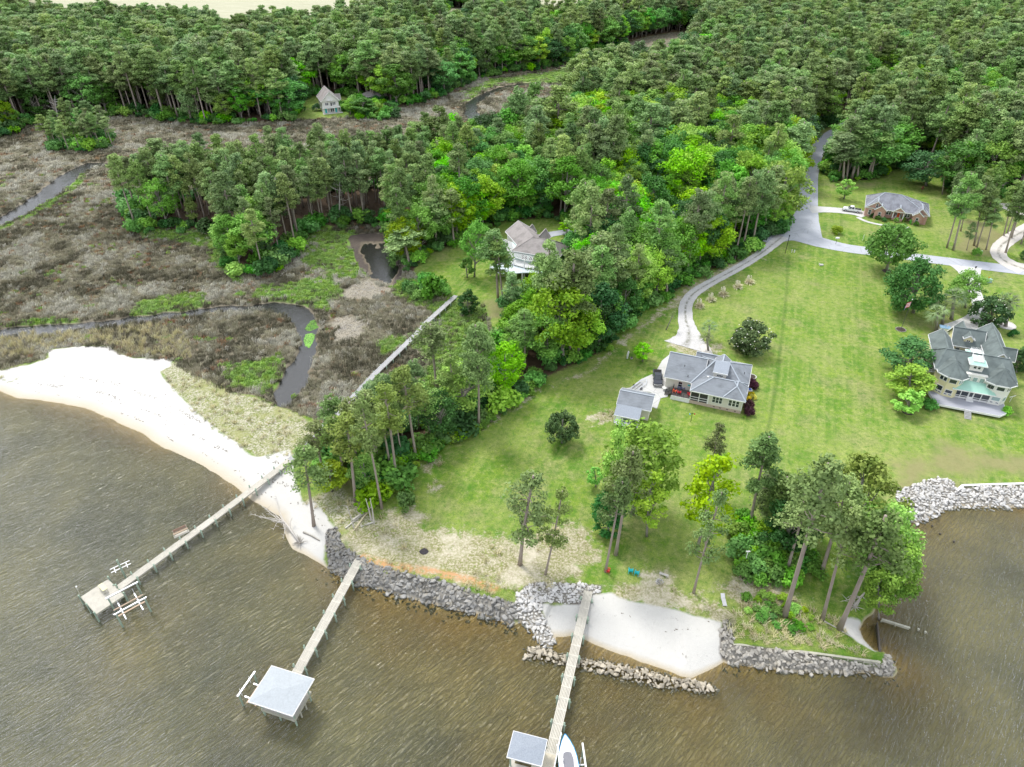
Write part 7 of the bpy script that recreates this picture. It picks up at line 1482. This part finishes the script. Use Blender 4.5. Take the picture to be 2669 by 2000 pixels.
def driftwood(label,root,ends,z=.5,rb=.22):
    R0=V(*root,z); m=MB(); t0=V(*ends[0],z+.6); m.tube([Vector(),(t0-R0)*.5+Vector((0,0,.3)),t0-R0],[rb,rb*.7,rb*.35],7)
    r=empty('driftwood_tree',R0,0,label,'driftwood'); m.obj('trunk',BARKW,r,True); br=MB()
    for e in ends[1:]:
        t=random.uniform(.35,.95); a=(t0-R0)*t+Vector((0,0,.3*t)); b=V(*e,z+random.uniform(-.1,1.2))-R0; md=(a+b)/2+Vector((random.uniform(-.4,.4),random.uniform(-.4,.4),.4))
        q=MB(); q.tube([a,md,b],[rb*.4,rb*.25,.02],5,False)
        for s_ in (.4,.65,.85):
            p_=md.lerp(b,s_); q.tube([p_,p_+Vector((random.uniform(-1,1),random.uniform(-1,1),random.uniform(-.1,.6)))*.9],[.05,.012],4,False)
        q.obj('branch',BARKW,r)
    rt=MB()
    for k in range(16):
        th=random.uniform(0,6.28); d=Vector((math.cos(th),math.sin(th),random.uniform(-.1,.9)))*random.uniform(.7,1.6); rt.tube([Vector(),d*.5+Vector((0,0,.15)),d],[.11,.07,.02],5,False)
    rt.obj('roots',BARKD if 'beach' in label else BARKW,r)
driftwood('large bleached driftwood tree lying at the waterline of the long beach',(648,1174),[(603,1113),(540,1110),(560,1088),(566,1094),(595,1068),(590,1146),(612,1165),(575,1110),(585,1125),(620,1150),(600,1130),(630,1120),(560,1118)],.45)
driftwood('pale upturned root ball of a fallen tree above the cove',(1845,1312),[(1868,1280),(1875,1300),(1830,1290),(1815,1300)],1.2,.3)
# drift sticks on the marsh wrack
for (cx_,cy_,n_,l_) in ((800,625,46,'pale dead sticks strewn on the wrack patch below the pond'),(750,710,40,'pale dead sticks strewn on the lower wrack patch beside the creek'),(625,585,30,'bleached dead brush at the foot of the marsh edge pines')):
    m=MB(); x0,y0=P(cx_,cy_,.4)
    for k in range(n_):
        a=Vector((random.gauss(0,3.4),random.gauss(0,2.2),random.uniform(.2,.7))); th=random.uniform(0,3.14); L=random.uniform(.8,2.6); m.tube([a,a+Vector((math.cos(th)*L,math.sin(th)*L,random.uniform(-.1,.5 if n_>30 else 1.4)))],[.05,.03],4,False)
    o=m.obj('driftwood_sticks',BARKW); o.location=(x0,y0,0); tag(o,l_,'driftwood',kind='stuff')
# floating duckweed in the creek
for (l_,pts) in (('larger bright green floating weed patch in the creek bend',[(667,700),(672,694),(690,690),(697,697),(692,706),(678,712),(668,716),(659,712),(663,705)]),('smaller green floating weed patch below the creek bend',[(660,724),(672,720),(680,724),(676,738),(668,752),(660,748),(657,736)])):
    w_=PP(pts,0); c_=(sum(p[0] for p in w_)/len(w_),sum(p[1] for p in w_)/len(w_)); m=MB(); n=0
    while n<900:
        q=(random.uniform(min(p[0] for p in w_),max(p[0] for p in w_)),random.uniform(min(p[1] for p in w_),max(p[1] for p in w_)))
        if n>=0 and polydist(np.array([q[0]]),np.array([q[1]]),w_)[0]>-.1:
            s_=random.uniform(.06,.16); z_=random.uniform(.015,.05); m.add([(q[0]-c_[0]+s_*math.cos(t),q[1]-c_[1]+s_*math.sin(t),z_) for t in (0,1.26,2.5,3.8,5.0)],[(0,1,2,3,4)]); 
        n+=1
    o=m.obj('floating_weed',LB); o.location=(c_[0],c_[1],0); tag(o,l_,'water plants',kind='stuff')
